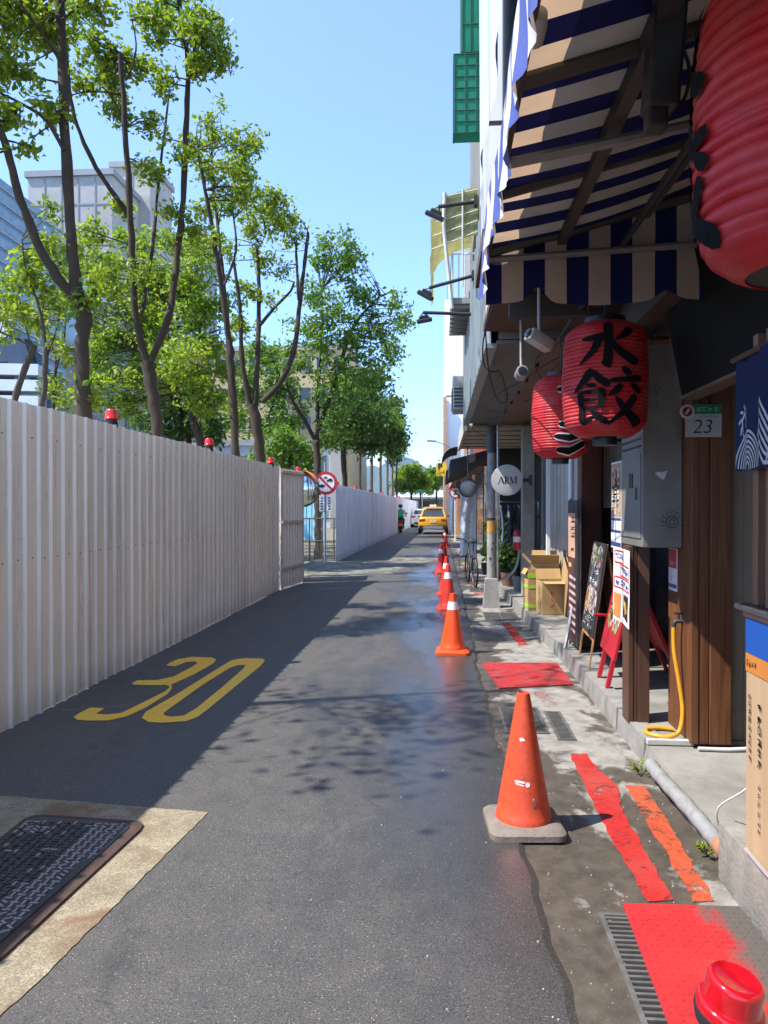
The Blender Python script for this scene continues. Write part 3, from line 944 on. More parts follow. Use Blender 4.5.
def tree(name, label, y, limbs, clumps, leaf, mat=LEAF_NEAR, bark=BARK, group=None, dens=1.0, twig_r=0.011, knots=True, jitter=1.0):
    """limbs: (pixel points, r0, r1, depth drift); the first is the trunk and is carried down to the soil.
    clumps: (px, py, radius px, leaves)"""
    base = at(limbs[0][0][0][0], limbs[0][0][0][1], y)
    th = thing(name, label, 'tree', (base.x, y, -0.06), group)
    spine = []
    for q, (pts, r0, r1, drift) in enumerate(limbs):
        r0 *= 0.72; r1 *= 0.74
        P = [at(p[0], p[1], y + drift * (i / max(1, len(pts) - 1))) for i, p in enumerate(pts)]
        if q == 0: P = [Vector((P[0].x + 0.03, y, -0.08)), Vector((P[0].x, y, P[0].z * 0.5))] + P
        P = smooth_path(P, 5)
        n = len(P)
        rs = []
        for i in range(n):
            f = i / (n - 1)
            r = r0 + (r1 - r0) * f
            if q == 0 and i < 5: r *= 1.35 - 0.07 * i
            if knots: r *= 1 + random.uniform(-0.06, 0.08)
            rs.append(r)
            spine.append((P[i], q))
        for i in range(1, n - 1):
            P[i] = P[i] + Vector((random.uniform(-1, 1), random.uniform(-1, 1), 0)) * r0 * 0.10
        m_ = MB(); m_.tube(P, rs, 12)
        if y < 40: m_.v = [tuple(Vector(p) + Vector((mnoise.noise(Vector(p) * 7), mnoise.noise(Vector(p) * 7 + Vector((9, 3, 1))), 0)) * r0 * 0.30) for p in m_.v]
        m_.build('trunk' if q == 0 else 'limb', bark, th, 70)
    cen, siz = [], []
    tw = MB()
    sp_pts = np.array([p[0] for p in spine])
    for (px, py, rp, n) in clumps:
        rad = rp / F_PX * y
        c = at(px, py, y + random.uniform(-1, 1) * min(1.6, rad * 1.6) * jitter)
        total = int(n * dens * LEAFX)
        nt = max(4, total // 13)
        hubs = []
        for k in range(nt):
            d = Vector((random.gauss(0, 1), random.gauss(0, 1), random.gauss(0, 1))); d.normalize()
            tip = c + Vector((d.x, d.y * 1.2, d.z * 0.9)) * rad * 1.12 * random.random() ** 0.42
            if k % 5 == 0 or not hubs:
                cand = sp_pts[sp_pts[:, 2] < tip.z + 0.15 * rad + 0.2]
                if len(cand) == 0: cand = sp_pts
                s_ = Vector(cand[int(np.argmin(np.linalg.norm(cand - np.array(tip), axis=1)))])
                r_ = twig_r * 1.4
                hubs.append(tip)
            else:
                s_ = min(hubs, key=lambda h_: (h_ - tip).length)
                r_ = twig_r * 0.5
            mid = s_.lerp(tip, 0.55) + Vector((random.uniform(-1, 1), random.uniform(-1, 1), random.uniform(-0.2, 0.9))) * (tip - s_).length * 0.12
            path = smooth_path([s_, mid, tip], 3)
            tw.tube(path, [r_ * (1 - 0.75 * i / (len(path) - 1)) for i in range(len(path))], 4, False)
            reach = min(1.0, rad * 0.9 / max(0.05, (tip - s_).length))
            sig = max(leaf * 0.9, rad * 0.12)
            for _ in range(random.randint(8, 18)):
                f = 1.06 - reach * random.random() ** 1.3
                p = mid.lerp(tip, (f - 0.55) / 0.45) if f > 0.55 else s_.lerp(mid, max(0.0, f) / 0.55)
                cen.append(p + Vector((random.gauss(0, sig), random.gauss(0, sig), random.gauss(0, sig * 0.8)))); siz.append(leaf * random.uniform(0.45, 1.4))
    tw.build('twig', bark, th)['kind'] = 'stuff'
    leaf_mesh('crown', cen, siz, mat, th)
    return th


STREET_TREES = 'street trees standing behind the hoarding'
random.seed(21)
tree('street_tree', 'thick dark tree forking low into an upright stem and a long bent limb', 8.6,
     [([(84, 425), (82, 350), (84, 318), (76, 290)], 0.125, 0.115, 0), ([(76, 290), (70, 220), (65, 120), (61, 30), (58, -60), (56, -160)], 0.098, 0.055, 0.2),
      ([(76, 300), (56, 275), (36, 240), (18, 190), (4, 140), (-20, 85), (-40, 20), (-50, -80)], 0.085, 0.045, -0.6),
      ([(64, 150), (46, 120), (22, 104), (-6, 90)], 0.036, 0.016, -0.4), ([(62, 20), (78, 8), (96, 4)], 0.02, 0.01, 0.2),
      ([(60, 60), (40, 30), (20, 0), (10, -60)], 0.03, 0.014, -0.6), ([(60, 10), (80, -40), (92, -110)], 0.03, 0.014, 0.4),
      ([(72, 300), (95, 296), (104, 280)], 0.012, 0.006, 0.2), ([(84, 395), (92, 380), (88, 370)], 0.010, 0.005, 0.1)],
     [(18, 18, 34, 330), (50, 30, 20, 110), (48, 108, 15, 60), (20, 70, 16, 60), (8, 118, 14, 60), (-30, 40, 50, 380), (40, -50, 50, 200), (80, -80, 50, 160), (0, -110, 60, 180), (-60, -60, 60, 200),
      (98, 12, 12, 45), (30, 150, 9, 26), (86, 392, 12, 40), (104, 285, 14, 42), (70, 252, 8, 18), (82, 305, 9, 24), (-60, 130, 40, 260)], 0.086, dens=1.9, group=STREET_TREES)
tree('street_tree', 'tall slim tree parting into several upright stems beside the thick forked trunk', 10.9,
     [([(158, 438), (152, 390), (147, 362)], 0.125, 0.115, 0), ([(147, 362), (136, 320), (132, 250), (129, 190), (124, 110), (120, 54)], 0.08, 0.045, -0.5),
      ([(150, 362), (168, 318), (176, 270), (183, 200), (186, 130), (188, 60), (180, 10), (176, -60)], 0.08, 0.04, 0.6),
      ([(130, 216), (112, 192), (92, 160), (74, 116), (68, 70), (66, 40)], 0.056, 0.028, -0.8), ([(142, 312), (152, 250), (160, 170), (170, 82)], 0.045, 0.02, 0.8),
      ([(120, 54), (126, 80), (136, 50), (132, 20)], 0.028, 0.012, -0.4), ([(122, 95), (104, 92), (84, 92), (70, 96)], 0.022, 0.012, -0.5), ([(188, 80), (200, 66), (214, 66)], 0.02, 0.008, 0.5),
      ([(126, 128), (118, 108), (104, 88), (96, 92)], 0.022, 0.01, -0.6), ([(130, 280), (108, 276), (84, 272)], 0.014, 0.006, -0.4), ([(128, 244), (104, 236), (80, 228)], 0.016, 0.006, -0.5)],
     [(98, 56, 24, 150), (112, 86, 18, 90), (84, 84, 14, 50), (142, 62, 16, 75), (150, 14, 24, 150), (200, 22, 24, 170), (222, 62, 14, 70), (196, 64, 15, 70), (165, 84, 14, 55), (210, 45, 14, 60), (178, -20, 28, 130), (140, -40, 34, 110),
      (152, 130, 15, 55), (148, 174, 16, 60), (122, 208, 13, 36), (184, 150, 11, 36), (76, 14, 16, 60), (118, 114, 13, 46), (160, 30, 18, 90), (170, 215, 12, 36), (100, 275, 15, 50), (92, 232, 13, 36), (140, 270, 14, 40), (60, 30, 14, 36), (190, 230, 15, 50)], 0.086, dens=1.9, group=STREET_TREES)
tree('street_tree', 'leaning dark tree with a bare lower trunk, third along the hoarding', 15.0,
     [([(236, 455), (232, 380), (229, 340)], 0.125, 0.11, 0), ([(229, 340), (222, 290), (214, 240), (205, 190), (198, 150)], 0.09, 0.035, -0.8), ([(228, 330), (222, 270), (216, 210), (212, 160), (211, 120)], 0.07, 0.025, 0.6),
      ([(222, 290), (236, 250), (232, 200), (238, 165)], 0.04, 0.018, 0.9), ([(216, 240), (224, 200), (240, 172)], 0.03, 0.012, 1.0), ([(230, 376), (206, 368), (186, 360)], 0.02, 0.008, -0.6)],
     [(214, 132, 17, 90), (240, 152, 20, 120), (252, 140, 13, 60), (206, 172, 15, 80), (220, 104, 7, 14), (232, 172, 16, 90), (196, 150, 14, 70), (220, 200, 14, 60), (240, 196, 13, 60), (202, 212, 14, 60), (214, 240, 12, 40), (196, 250, 14, 60), (232, 408, 5, 18), (190, 355, 14, 50), (246, 178, 10, 40)], 0.092, dens=2.0, group=STREET_TREES)
tree('street_tree', 'stocky tree with lopped limbs cut short above a low three-way fork', 17.0,
     [([(262, 478), (258, 440), (253, 405)], 0.17, 0.16, 0), ([(250, 405), (242, 360), (240, 310), (234, 262)], 0.09, 0.045, -0.4), ([(255, 405), (258, 340), (259, 290), (257, 245)], 0.09, 0.055, 0.2),
      ([(262, 402), (282, 380), (294, 350), (299, 310), (304, 270), (308, 232)], 0.10, 0.05, 0.4), ([(260, 325), (276, 306), (290, 292), (294, 282)], 0.055, 0.03, 0.5), ([(299, 300), (297, 270), (296, 243)], 0.05, 0.035, 0.4),
      ([(257, 250), (266, 234), (272, 215)], 0.02, 0.01, 0.2), ([(306, 250), (290, 252), (276, 250)], 0.012, 0.006, 0.2)],
     [(270, 208, 19, 120), (284, 232, 17, 110), (252, 232, 16, 90), (240, 205, 17, 90), (292, 222, 12, 55), (262, 262, 14, 60), (278, 270, 13, 50), (246, 290, 14, 60), (300, 236, 8, 18), (268, 300, 10, 24), (232, 250, 12, 45), (240, 330, 12, 40), (276, 200, 12, 60)], 0.095, dens=1.9, group=STREET_TREES)
tree('street_tree', 'full leafy tree whose green crown reaches out over the round traffic sign', 23.5,
     [([(318, 500), (317, 460), (316, 440)], 0.17, 0.15, 0), ([(315, 440), (302, 416), (292, 400), (286, 382)], 0.10, 0.05, -0.6), ([(317, 440), (318, 390), (322, 340), (322, 290)], 0.10, 0.04, 0.3), ([(318, 430), (336, 380), (352, 330), (376, 300), (396, 290)], 0.10, 0.03, 0.6), ([(310, 430), (298, 406), (280, 398)], 0.05, 0.02, 0.6)],
     [(336, 250, 24, 200), (344, 272, 16, 100), (362, 296, 20, 140), (330, 316, 26, 200), (352, 336, 28, 230), (384, 330, 20, 140), (400, 304, 12, 60), (404, 322, 9, 40), (388, 352, 18, 110), (322, 350, 26, 190), (340, 388, 30, 240), (312, 290, 16, 90), (300, 330, 16, 80), (336, 430, 22, 130), (298, 372, 15, 60), (364, 372, 24, 170), (290, 352, 10, 36), (354, 258, 10, 40), (322, 262, 12, 60)], 0.125, LEAF_MID, dens=1.9, group=STREET_TREES)
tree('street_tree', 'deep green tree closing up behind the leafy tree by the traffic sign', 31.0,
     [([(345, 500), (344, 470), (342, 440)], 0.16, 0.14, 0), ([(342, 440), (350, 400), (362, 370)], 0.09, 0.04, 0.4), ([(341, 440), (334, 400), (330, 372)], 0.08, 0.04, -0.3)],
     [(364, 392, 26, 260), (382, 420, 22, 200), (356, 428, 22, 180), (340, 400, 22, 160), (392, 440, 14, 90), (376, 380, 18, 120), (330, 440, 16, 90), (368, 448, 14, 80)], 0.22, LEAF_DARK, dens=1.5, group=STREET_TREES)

far_specs = [(39, 360, 400, 448, 22, LEAF_DARK), (46, 372, 396, 446, 20, LEAF_MID), (53, 381, 402, 450, 18, LEAF_MID), (61, 388, 396, 452, 15, LEAF_DARK), (70, 393, 412, 456, 13, LEAF_MID), (80, 397, 424, 462, 11, LEAF_DARK)]
far_words = ['first', 'second', 'third', 'fourth', 'fifth', 'sixth']
for i, (yy, px, ptop, pbot, rp, lm) in enumerate(far_specs):
    tree('street_tree', 'distant pale trunked street tree, %s in the row receding past the deep green tree' % far_words[i], yy,
         [([(px, 500), (px - 0.5, 480), (px, pbot)], 0.15, 0.12, 0), ([(px, pbot), (px - rp * 0.3, (ptop + pbot) / 2), (px - rp * 0.5, ptop + 6)], 0.08, 0.03, 0.4), ([(px, pbot), (px + rp * 0.3, (ptop + pbot) / 2), (px + rp * 0.4, ptop + 6)], 0.08, 0.03, -0.4)],
         [(px + random.uniform(-0.7, 0.7) * rp, random.uniform(ptop + 6, pbot), rp * 0.5, 120) for _ in range(9)], 0.3, lm, BARK_PALE, 'receding row of street trees', dens=1.0, knots=False)

# trees of the planted area behind
BACKT = 'bushy trees deeper behind the hoarding'
tree('bushy_tree', 'broad lime green bushy tree filling the gap behind the slim upright stems', 19.0,
     [([(205, 470), (200, 440), (190, 410)], 0.16, 0.13, 0), ([(190, 410), (170, 380), (140, 350)], 0.08, 0.03, -0.6), ([(192, 410), (200, 350), (196, 300)], 0.08, 0.03, 0.4)],
     [(110, 300, 22, 170), (140, 310, 24, 210), (170, 290, 26, 230), (190, 320, 28, 260), (150, 345, 28, 260), (110, 340, 22, 190), (180, 360, 28, 270), (206, 270, 20, 130), (130, 380, 24, 220), (100, 375, 18, 130), (204, 350, 18, 130), (165, 265, 18, 110), (150, 290, 20, 150), (118, 265, 16, 90), (95, 320, 16, 100), (210, 310, 16, 100), (185, 240, 14, 60), (215, 400, 18, 110), (100, 290, 18, 120), (130, 335, 22, 180), (165, 320, 22, 180), (185, 285, 22, 170), (160, 375, 24, 220), (120, 405, 18, 140), (95, 350, 18, 120), (200, 380, 20, 160), (215, 345, 16, 100), (105, 265, 16, 80), (175, 250, 14, 60), (145, 250, 16, 70), (80, 300, 16, 90), (90, 400, 16, 90), (225, 370, 14, 80), (200, 400, 20, 140), (75, 270, 16, 90), (88, 248, 14, 70), (60, 300, 16, 90), (122, 238, 14, 60), (162, 238, 14, 60), (200, 245, 14, 60), (228, 300, 14, 70), (240, 330, 14, 70)], 0.125, LEAF_BRIGHT, group=BACKT, dens=1.5)
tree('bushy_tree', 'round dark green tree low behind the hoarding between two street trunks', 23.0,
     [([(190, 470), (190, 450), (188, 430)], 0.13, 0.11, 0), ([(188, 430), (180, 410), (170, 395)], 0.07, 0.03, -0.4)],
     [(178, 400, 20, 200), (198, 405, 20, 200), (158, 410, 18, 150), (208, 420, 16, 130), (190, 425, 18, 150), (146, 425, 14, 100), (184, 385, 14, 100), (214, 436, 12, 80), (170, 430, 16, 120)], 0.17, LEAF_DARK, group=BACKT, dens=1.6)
tree('bushy_tree', 'thin pale trunked tree with sparse leaves in front of the glass building', 12.5,
     [([(38, 430), (44, 392), (46, 350)], 0.075, 0.06, 0), ([(46, 350), (40, 310), (26, 270), (22, 240)], 0.04, 0.016, -0.5), ([(46, 360), (56, 330), (64, 300), (70, 280)], 0.03, 0.012, 0.4), ([(45, 352), (42, 320), (46, 290)], 0.03, 0.012, 0.2)],
     [(30, 262, 22, 120), (50, 250, 20, 110), (12, 290, 20, 110), (40, 290, 18, 80), (66, 280, 16, 70), (10, 320, 18, 70), (58, 310, 14, 50), (34, 325, 14, 45), (48, 218, 12, 40), (64, 350, 13, 40)], 0.10, LEAF_NEAR, BARK_PALE, BACKT, 1.15)
tree('bushy_tree', 'crooked stubby tree with pale cut branches at the edge of the view', 13.5,
     [([(8, 440), (16, 395), (30, 355), (34, 345)], 0.09, 0.075, 0), ([(34, 347), (20, 340), (0, 332), (-20, 322)], 0.045, 0.02, -0.2), ([(32, 350), (24, 320), (20, 300)], 0.03, 0.01, 0.2)],
     [(14, 312, 18, 60), (-10, 310, 22, 80), (30, 320, 12, 36), (4, 345, 12, 30)], 0.10, LEAF_NEAR, BARK_PALE, BACKT, 1.1)
tree('bushy_tree', 'twiggy young tree with two dark stems close beside the thick forked trunk', 14.5,
     [([(52, 430), (54, 400), (56, 360)], 0.05, 0.04, 0), ([(56, 360), (48, 330), (42, 300)], 0.03, 0.012, 0.3), ([(56, 370), (64, 340), (66, 310)], 0.03, 0.012, -0.3)],
     [(60, 380, 14, 50), (44, 392, 12, 36), (66, 400, 12, 44), (54, 340, 12, 36), (42, 300, 13, 44), (70, 365, 10, 30)], 0.10, LEAF_NEAR, BARK, BACKT, 1.1)
tree('bushy_tree', 'airy light green tree veiling the beige block behind the lopped tree', 29.0,
     [([(262, 480), (262, 455), (264, 430)], 0.13, 0.1, 0), ([(264, 430), (254, 400), (246, 375)], 0.06, 0.03, 0.3), ([(264, 430), (274, 400), (280, 370)], 0.06, 0.03, -0.3)],
     [(244, 372, 16, 120), (262, 360, 18, 140), (280, 372, 16, 120), (236, 396, 15, 110), (256, 396, 18, 140), (278, 400, 17, 130), (292, 392, 14, 90), (246, 422, 16, 120), (270, 426, 16, 120), (290, 420, 14, 90), (232, 420, 12, 70), (300, 410, 10, 50), (256, 345, 12, 50), (276, 350, 10, 40)], 0.16, LEAF_MID, BARK, BACKT, 1.5)
tree('bushy_tree', 'soft green shrubby tree below the beige building by the lopped tree', 27.0,
     [([(290, 480), (290, 465), (291, 450)], 0.1, 0.08, 0), ([(291, 450), (284, 436), (280, 426)], 0.05, 0.02, 0.2)],
     [(285, 440, 14, 110), (300, 450, 14, 110), (272, 455, 12, 80), (310, 464, 10, 70), (290, 462, 12, 80), (256, 462, 10, 60)], 0.2, LEAF_MID, BARK, BACKT, 1.3)
FART = 'bright far trees at the end of the street'
for i, (yy, cl, lab) in enumerate([(92, [(404, 476, 7), (412, 470, 7), (418, 478, 7), (410, 484, 7), (400, 486, 6), (424, 484, 5)], 'bright lime tree above the far end of the white hoarding'),
                                   (104, [(432, 474, 7), (440, 470, 7), (436, 482, 7), (428, 482, 6), (446, 478, 6)], 'far green tree behind the yellow taxi, over the pale canopy roof'),
                                   (118, [(420, 486, 6), (428, 488, 6), (414, 488, 6)], 'low far green tree between the two bright crowns')]):
    cx = sum(c[0] for c in cl) / len(cl)
    tree('leafy_tree', lab, yy, [([(cx, 503), (cx, 498), (cx, 490)], 0.2, 0.16, 0)], [(a, b, c, 240) for a, b, c in cl], 0.42, LEAF_BRIGHT if i == 0 else LEAF_MID, BARK, FART, 1.0, knots=False)

# two more of the row, beside and behind the viewpoint: they dapple the road
for k, (tx, ty) in enumerate([(-4.7, 4.7)]):
    th = thing('street_tree', 'slim street tree at the nearest stretch of hoarding, ' + ('level with the iron cover' if k == 0 else 'level with the viewer'), 'tree', (tx, ty, -0.06), STREET_TREES)
    m_ = MB(); m_.tube(smooth_path([(tx, ty, -0.08), (tx + 0.05, ty, 2.5), (tx - 0.1, ty + 0.1, 5), (tx + 0.1, ty, 8)], 5), [0.095 - 0.004 * i for i in range(16)], 9); m_.build('trunk', BARK, th, 70)
    cen, siz = [], []
    for q in range(11):
        c = Vector((tx + random.uniform(-1.6, 1.9), ty + random.uniform(-1.7, 1.7), random.uniform(6.3, 9.2)))
        m_ = MB(); m_.tube([(tx, ty, c.z - 0.9), c], [0.012, 0.005], 5); m_.build('limb', BARK, th)
        for _ in range(110):
            cen.append(c + Vector((random.gauss(0, .34), random.gauss(0, .34), random.gauss(0, .25)))); siz.append(random.uniform(0.07, 0.14))
    leaf_mesh('crown', cen, siz, LEAF_NEAR, th)

# ================================================================== BUILDINGS BEYOND THE HOARDING
def rect_block(name, label, px0, px1, ptop, y, depth, mats, floors=0, cols=0, winmat=None, z_floor=0.0, inset=0.12, row_h=None, cat='building', win_frac=(0.6, 0.5)):
    a, b = at(px0, ptop, y), at(px1, ptop, y)
    zt = a.z
    th = thing(name, label, cat, (a.x, y, 0))
    m_ = MB(); m_.bb((a.x, y, -0.05), (b.x, y + depth, zt)); m_.build('wall', mats[0], th)
    m_ = MB(); m_.bb((a.x - 0.2, y - 0.2, zt), (b.x + 0.2, y + depth + 0.2, zt + 0.45)); m_.build('roof', mats[1], th)
    if floors:
        fh = (zt - z_floor) / floors; cw = (b.x - a.x) / cols
        for i in range(floors):
            for j in range(cols):
                x0 = a.x + cw * (j + 0.5 - win_frac[0] / 2); x1 = x0 + cw * win_frac[0]
                z0 = z_floor + fh * (i + 0.5 - win_frac[1] / 2); z1 = z0 + fh * win_frac[1]
                f = MB(); f.bb((x0 - .06, y - 0.07, z0 - .08), (x1 + .06, y - 0.003, z0)); f.bb((x0 - .06, y - 0.05, z1), (x1 + .06, y - 0.003, z1 + .06))
                f.bb((x0 - .06, y - 0.05, z0), (x0, y - 0.003, z1)); f.bb((x1, y - 0.05, z0), (x1 + .06, y - 0.003, z1))
                fo = f.build('window', mats[1], th)
                g = MB(); g.bb((x0, y - 0.02, z0), (x1, y - 0.004, z1)); g.build('pane', winmat, fo)
    return th

CONC_B = M('facade_concrete', (0.42, 0.395, 0.36), 0.85, 0.12, 0.35, dirt=0.35)
CONC_D = M('facade_concrete_dark', (0.3, 0.3, 0.3), 0.85, 0.12, 0.4, dirt=0.3)
BLUEGLASS = glass_dark('blue_curtain_glass', (0.06, 0.10, 0.13), 0.12)
DARKGLASS = glass_dark('dark_glass')
th = rect_block('office_tower', 'tall blank grey concrete block rising behind the lime tree crowns', 28, 112, 178, 55, 6, [CONC_B, CONC_D])
a, b = at(28, 178, 55), at(112, 178, 55)
m_ = MB()
for i in range(1, 9): m_.bb((a.x, 54.96, i * 3.1), (b.x, 54.99, i * 3.1 + 0.12))
for i in range(1, 5): m_.bb((a.x + (b.x - a.x) * i / 5 - .05, 54.95, 0.3), (a.x + (b.x - a.x) * i / 5 + .05, 54.985, a.z - 0.1))
m_.build('joint_groove', CONC_D, th)
th = rect_block('office_tower', 'paler concrete stair tower with a vertical slot, joined behind the blank grey block', 112, 150, 168, 60, 5, [CONC_B, CONC_D], 6, 1, DARKGLASS, win_frac=(0.08, 0.8))
# slanted glass building
gb = thing('glass_building', 'slanted blue glass facade over pale metal panels at the edge of the view', 'building', (-30, 40, 0))
P = lambda px, py, y=42: at(px, py, y)
m_ = MB(); m_.prism([P(-120, 105), P(0, 178), P(44, 212), P(66, 250), P(66, 440), P(52, 430), P(0, 318), P(-120, 110)], (-3, 16, 0)); m_.build('facade_glass', BLUEGLASS, gb)
m_ = MB()
for i in range(16):
    z0 = P(0, 178 + i * 14); z1 = P(66, 228 + i * 14)
    if i < 15: m_.tube([Vector((P(-2, 0).x - 0, 41.93, 0)) * 0 + P(-6, 182 + i * 15, 41.93), P(66, 236 + i * 13, 41.93)], 0.06, 4)
m_.build('glazing_rail', M('mullion_grey', (0.16, 0.2, 0.24), 0.4, metal=0.4), gb)
PANELW = M('pale_metal_panel', (0.55, 0.57, 0.6), 0.45, 0.08, 0.5, 0.2, dirt=0.2)
m_ = MB(); m_.prism([P(-120, 100, 41.6), P(-120, 170, 41.6), P(0, 345, 41.6), P(52, 470, 41.6), P(70, 470, 41.6), P(0, 312, 41.6)], (-2, 12, 0)); m_.build('slanted_fascia', PANELW, gb)
m_ = MB()
for i, (t0, t1) in enumerate([(360, 372), (376, 388), (392, 420)]): m_.prism([P(-140, t0, 40.5), P(38, t0 + 4, 40.5), P(38, t1 + 3, 40.5), P(-140, t1, 40.5)], (-1, 5, 0))
m_.build('metal_panel', PANELW, gb)
m_ = MB(); m_.prism([P(-140, 330, 41.2), P(24, 338, 41.2), P(30, 362, 41.2), P(-140, 362, 41.2)], (0, 3, 0)); m_.build('window', DARKGLASS, gb)
m_ = MB(); m_.bb((-60, 43, -0.05), (at(40, 400, 43).x, 55, at(0, 355, 43).z)); m_.build('base_wall', CONC_D, gb)

BEIGE = M('beige_render', (0.5, 0.4, 0.22), 0.85, 0.1, 0.6, dirt=0.3)
rect_block('apartment_block', 'beige apartment block with rows of dark windows behind the lopped tree', 196, 348, 352, 70, 18, [BEIGE, CONC_B], 6, 9, DARKGLASS, win_frac=(0.66, 0.42))
rect_block('apartment_block', 'grey white low building behind the hoarding, under the beige apartment block', 215, 330, 446, 58, 8, [M('grey_render', (0.5, 0.5, 0.49), 0.8, 0.1, 1), CONC_D], 2, 7, DARKGLASS)
rect_block('office_tower', 'bluish grey slab building in shade between the tree crowns', 160, 206, 244, 80, 4, [M('blue_grey_render', (0.27, 0.3, 0.34), 0.8, 0.1, 1), CONC_D], 11, 6, BLUEGLASS, win_frac=(0.7, 0.55))
# far end of the street
fe = thing('market_hall', 'low pale building with a white canopy roof across the far end of the street', 'building', at(424, 500, 125))
a = at(402, 500, 125); b = at(446, 500, 125)
m_ = MB(); m_.bb((a.x, 125, -0.05), (b.x, 133, 3.6)); m_.build('wall', CONC_B, fe)
m_ = MB(); m_.prism([(a.x - 1, 120, 3.0), (b.x + 1, 120, 3.0), (b.x + 1, 126, 4.3), (a.x - 1, 126, 4.3)], (0, 0, 0.25)); m_.build('canopy_roof', M('far_roof', (0.4, 0.42, 0.43), 0.6), fe)
m_ = MB(); m_.bb((a.x + 1, 124.9, 0.1), (b.x - 2, 124.99, 2.6)); m_.build('shop_front', DARKGLASS, fe)
gs = thing('direction_sign', 'small green road direction sign over the far end of the street', 'traffic sign', at(419, 488, 110))
p = at(419, 488, 110)
m_ = MB(); m_.bb((p.x - 0.9, 109.95, p.z - 0.55), (p.x + 0.9, 110, p.z + 0.55), 0.02); m_.build('panel', M('sign_green', (0.01, 0.22, 0.13), 0.5), gs)
m_ = MB(); m_.tube([(p.x + 0.5, 110.06, 0), (p.x + 0.5, 110.06, p.z + 0.4)], 0.07); m_.build('pole', STEEL, gs)

# ================================================================== SHOPHOUSE ROW (right-hand side)
WALLG = M('grey_stucco', (0.3, 0.29, 0.27), 0.85, 0.2, 3, bump=0.3, dirt=0.6)
SOFFIT = M('stained_soffit', (0.2, 0.18, 0.16), 0.85, 0.25, 2, dirt=0.6)
SOFFIT2 = M('beige_soffit', (0.5, 0.40, 0.31), 0.8, 0.2, 2, dirt=0.5)
PLANKS = wood_material('soffit_planks', (0.12, 0.052, 0.032), (0.27, 0.135, 0.085), 0.6)
REDWOOD = wood_material('redwood_post', (0.045, 0.011, 0.006), (0.14, 0.035, 0.017), 1.0, 0.42)
OAK = wood_material('weathered_post', (0.058, 0.016, 0.006), (0.20, 0.078, 0.026), 1.0, 0.55)
BROWN = wood_material('brown_post', (0.055, 0.027, 0.016), (0.115, 0.055, 0.032), 1.0, 0.45)
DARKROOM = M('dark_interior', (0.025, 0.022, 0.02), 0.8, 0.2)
random.seed(9)


def glyphs(mbx, fn, x0, y0, x1, y1, nx, ny, mi, w=0.12, fill=0.8):
    """illegible small script: rows of brush marks in cells"""
    cw, ch = (x1 - x0) / nx, (y1 - y0) / ny
    for i in range(nx):
        for j in range(ny):
            if random.random() > fill: continue
            ox, oy = x0 + i * cw + cw * 0.1, y0 + j * ch + ch * 0.1
            sw, sh = cw * 0.8, ch * 0.8
            t = min(sw, sh) * w
            for _ in range(random.randint(2, 3)):
                yy = oy + sh * random.uniform(0.1, 0.95)
                a = random.uniform(0, 0.3); b = random.uniform(0.7, 1.0)
                mbx.ribbon([(ox + sw * a, yy), (ox + sw * b, yy + sh * 0.04)], t, fn, mi, 9, False)
            for _ in range(random.randint(1, 2)):
                xx = ox + sw * random.uniform(0.15, 0.85)
                mbx.ribbon([(xx, oy + sh * random.uniform(0.6, 1.0)), (xx + sw * random.uniform(-0.2, 0.2), oy + sh * random.uniform(0, 0.3))], t, fn, mi, 9, False)
            if random.random() < 0.5:
                mbx.ribbon([(ox + sw * 0.5, oy + sh * 0.5), (ox + sw * random.choice((0.05, 0.95)), oy)], t, fn, mi, 9, False)


side = lambda X, yc, zc: (lambda x, y: Vector((X, yc - x, zc + y)))        # faces the street
front = lambda xc, Y, zc: (lambda x, y: Vector((xc + x, Y, zc + y)))       # faces the viewer

# ---- dumpling shop building (number 23)
sh = thing('shophouse', 'dark timber fronted dumpling shop with house number 23 under the striped awning', 'shop', (2.2, 4.9, 0))
m_ = MB(); m_.bb((0.36, -3.0, 3.62), (4.5, 6.6, 9.5)); m_.build('upper_wall', M('upper_wall_render', (0.42, 0.41, 0.39), 0.8, 0.15, 2, dirt=0.5), sh)
m_ = MB(); m_.bb((0.38, 5.02, 3.2), (3.2, 6.6, 3.26)); m_.bb((0.235, 4.16, 3.12), (3.2, 5.018, 3.2)); m_.build('soffit', M('brown_soffit', (0.10, 0.062, 0.042), 0.8, 0.3, 3, dirt=0.5), sh)  # near slab juts out unseen behind the flap, added to shade the lantern
m_ = MB(); m_.bb((1.95, 4.92, 0.143), (3.2, 5.02, 3.2)); m_.bb((1.842, 4.93, 0.143), (1.95, 5.0, 3.2)); m_.build('entrance_wall', M('plastered_grey_wall', (0.27, 0.21, 0.15), 0.85, 0.16, 3, bump=0.2, dirt=0.6), sh)
m_ = MB(); m_.bb((2.45, -2.0, 0.0), (2.6, 4.92, 3.4)); m_.build('side_wall', DARKROOM, sh)
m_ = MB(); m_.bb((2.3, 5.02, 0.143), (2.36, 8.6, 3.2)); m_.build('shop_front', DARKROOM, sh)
m_ = MB()
for y0 in (5.1, 6.2, 7.3): m_.bb((2.275, y0, 0.25), (2.297, y0 + 1.0, 2.3))
m_.build('pane', DARKGLASS, sh)
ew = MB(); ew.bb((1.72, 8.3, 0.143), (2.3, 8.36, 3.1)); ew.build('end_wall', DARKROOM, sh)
m_ = MB(); m_.bb((1.74, 8.27, 0.25), (2.2, 8.298, 2.45)); m_.build('door', glass_dark('door_glass', (0.012, 0.012, 0.014)), sh)
m_ = MB()
for i in range(9): m_.box((1.79 + i * 0.028, 8.22, 2.0), (0.024, 0.01, 0.72), Matrix.Rotation(0.35, 3, 'Z'))
m_.build('blind', M('beige_blind', (0.45, 0.4, 0.34), 0.8), sh)
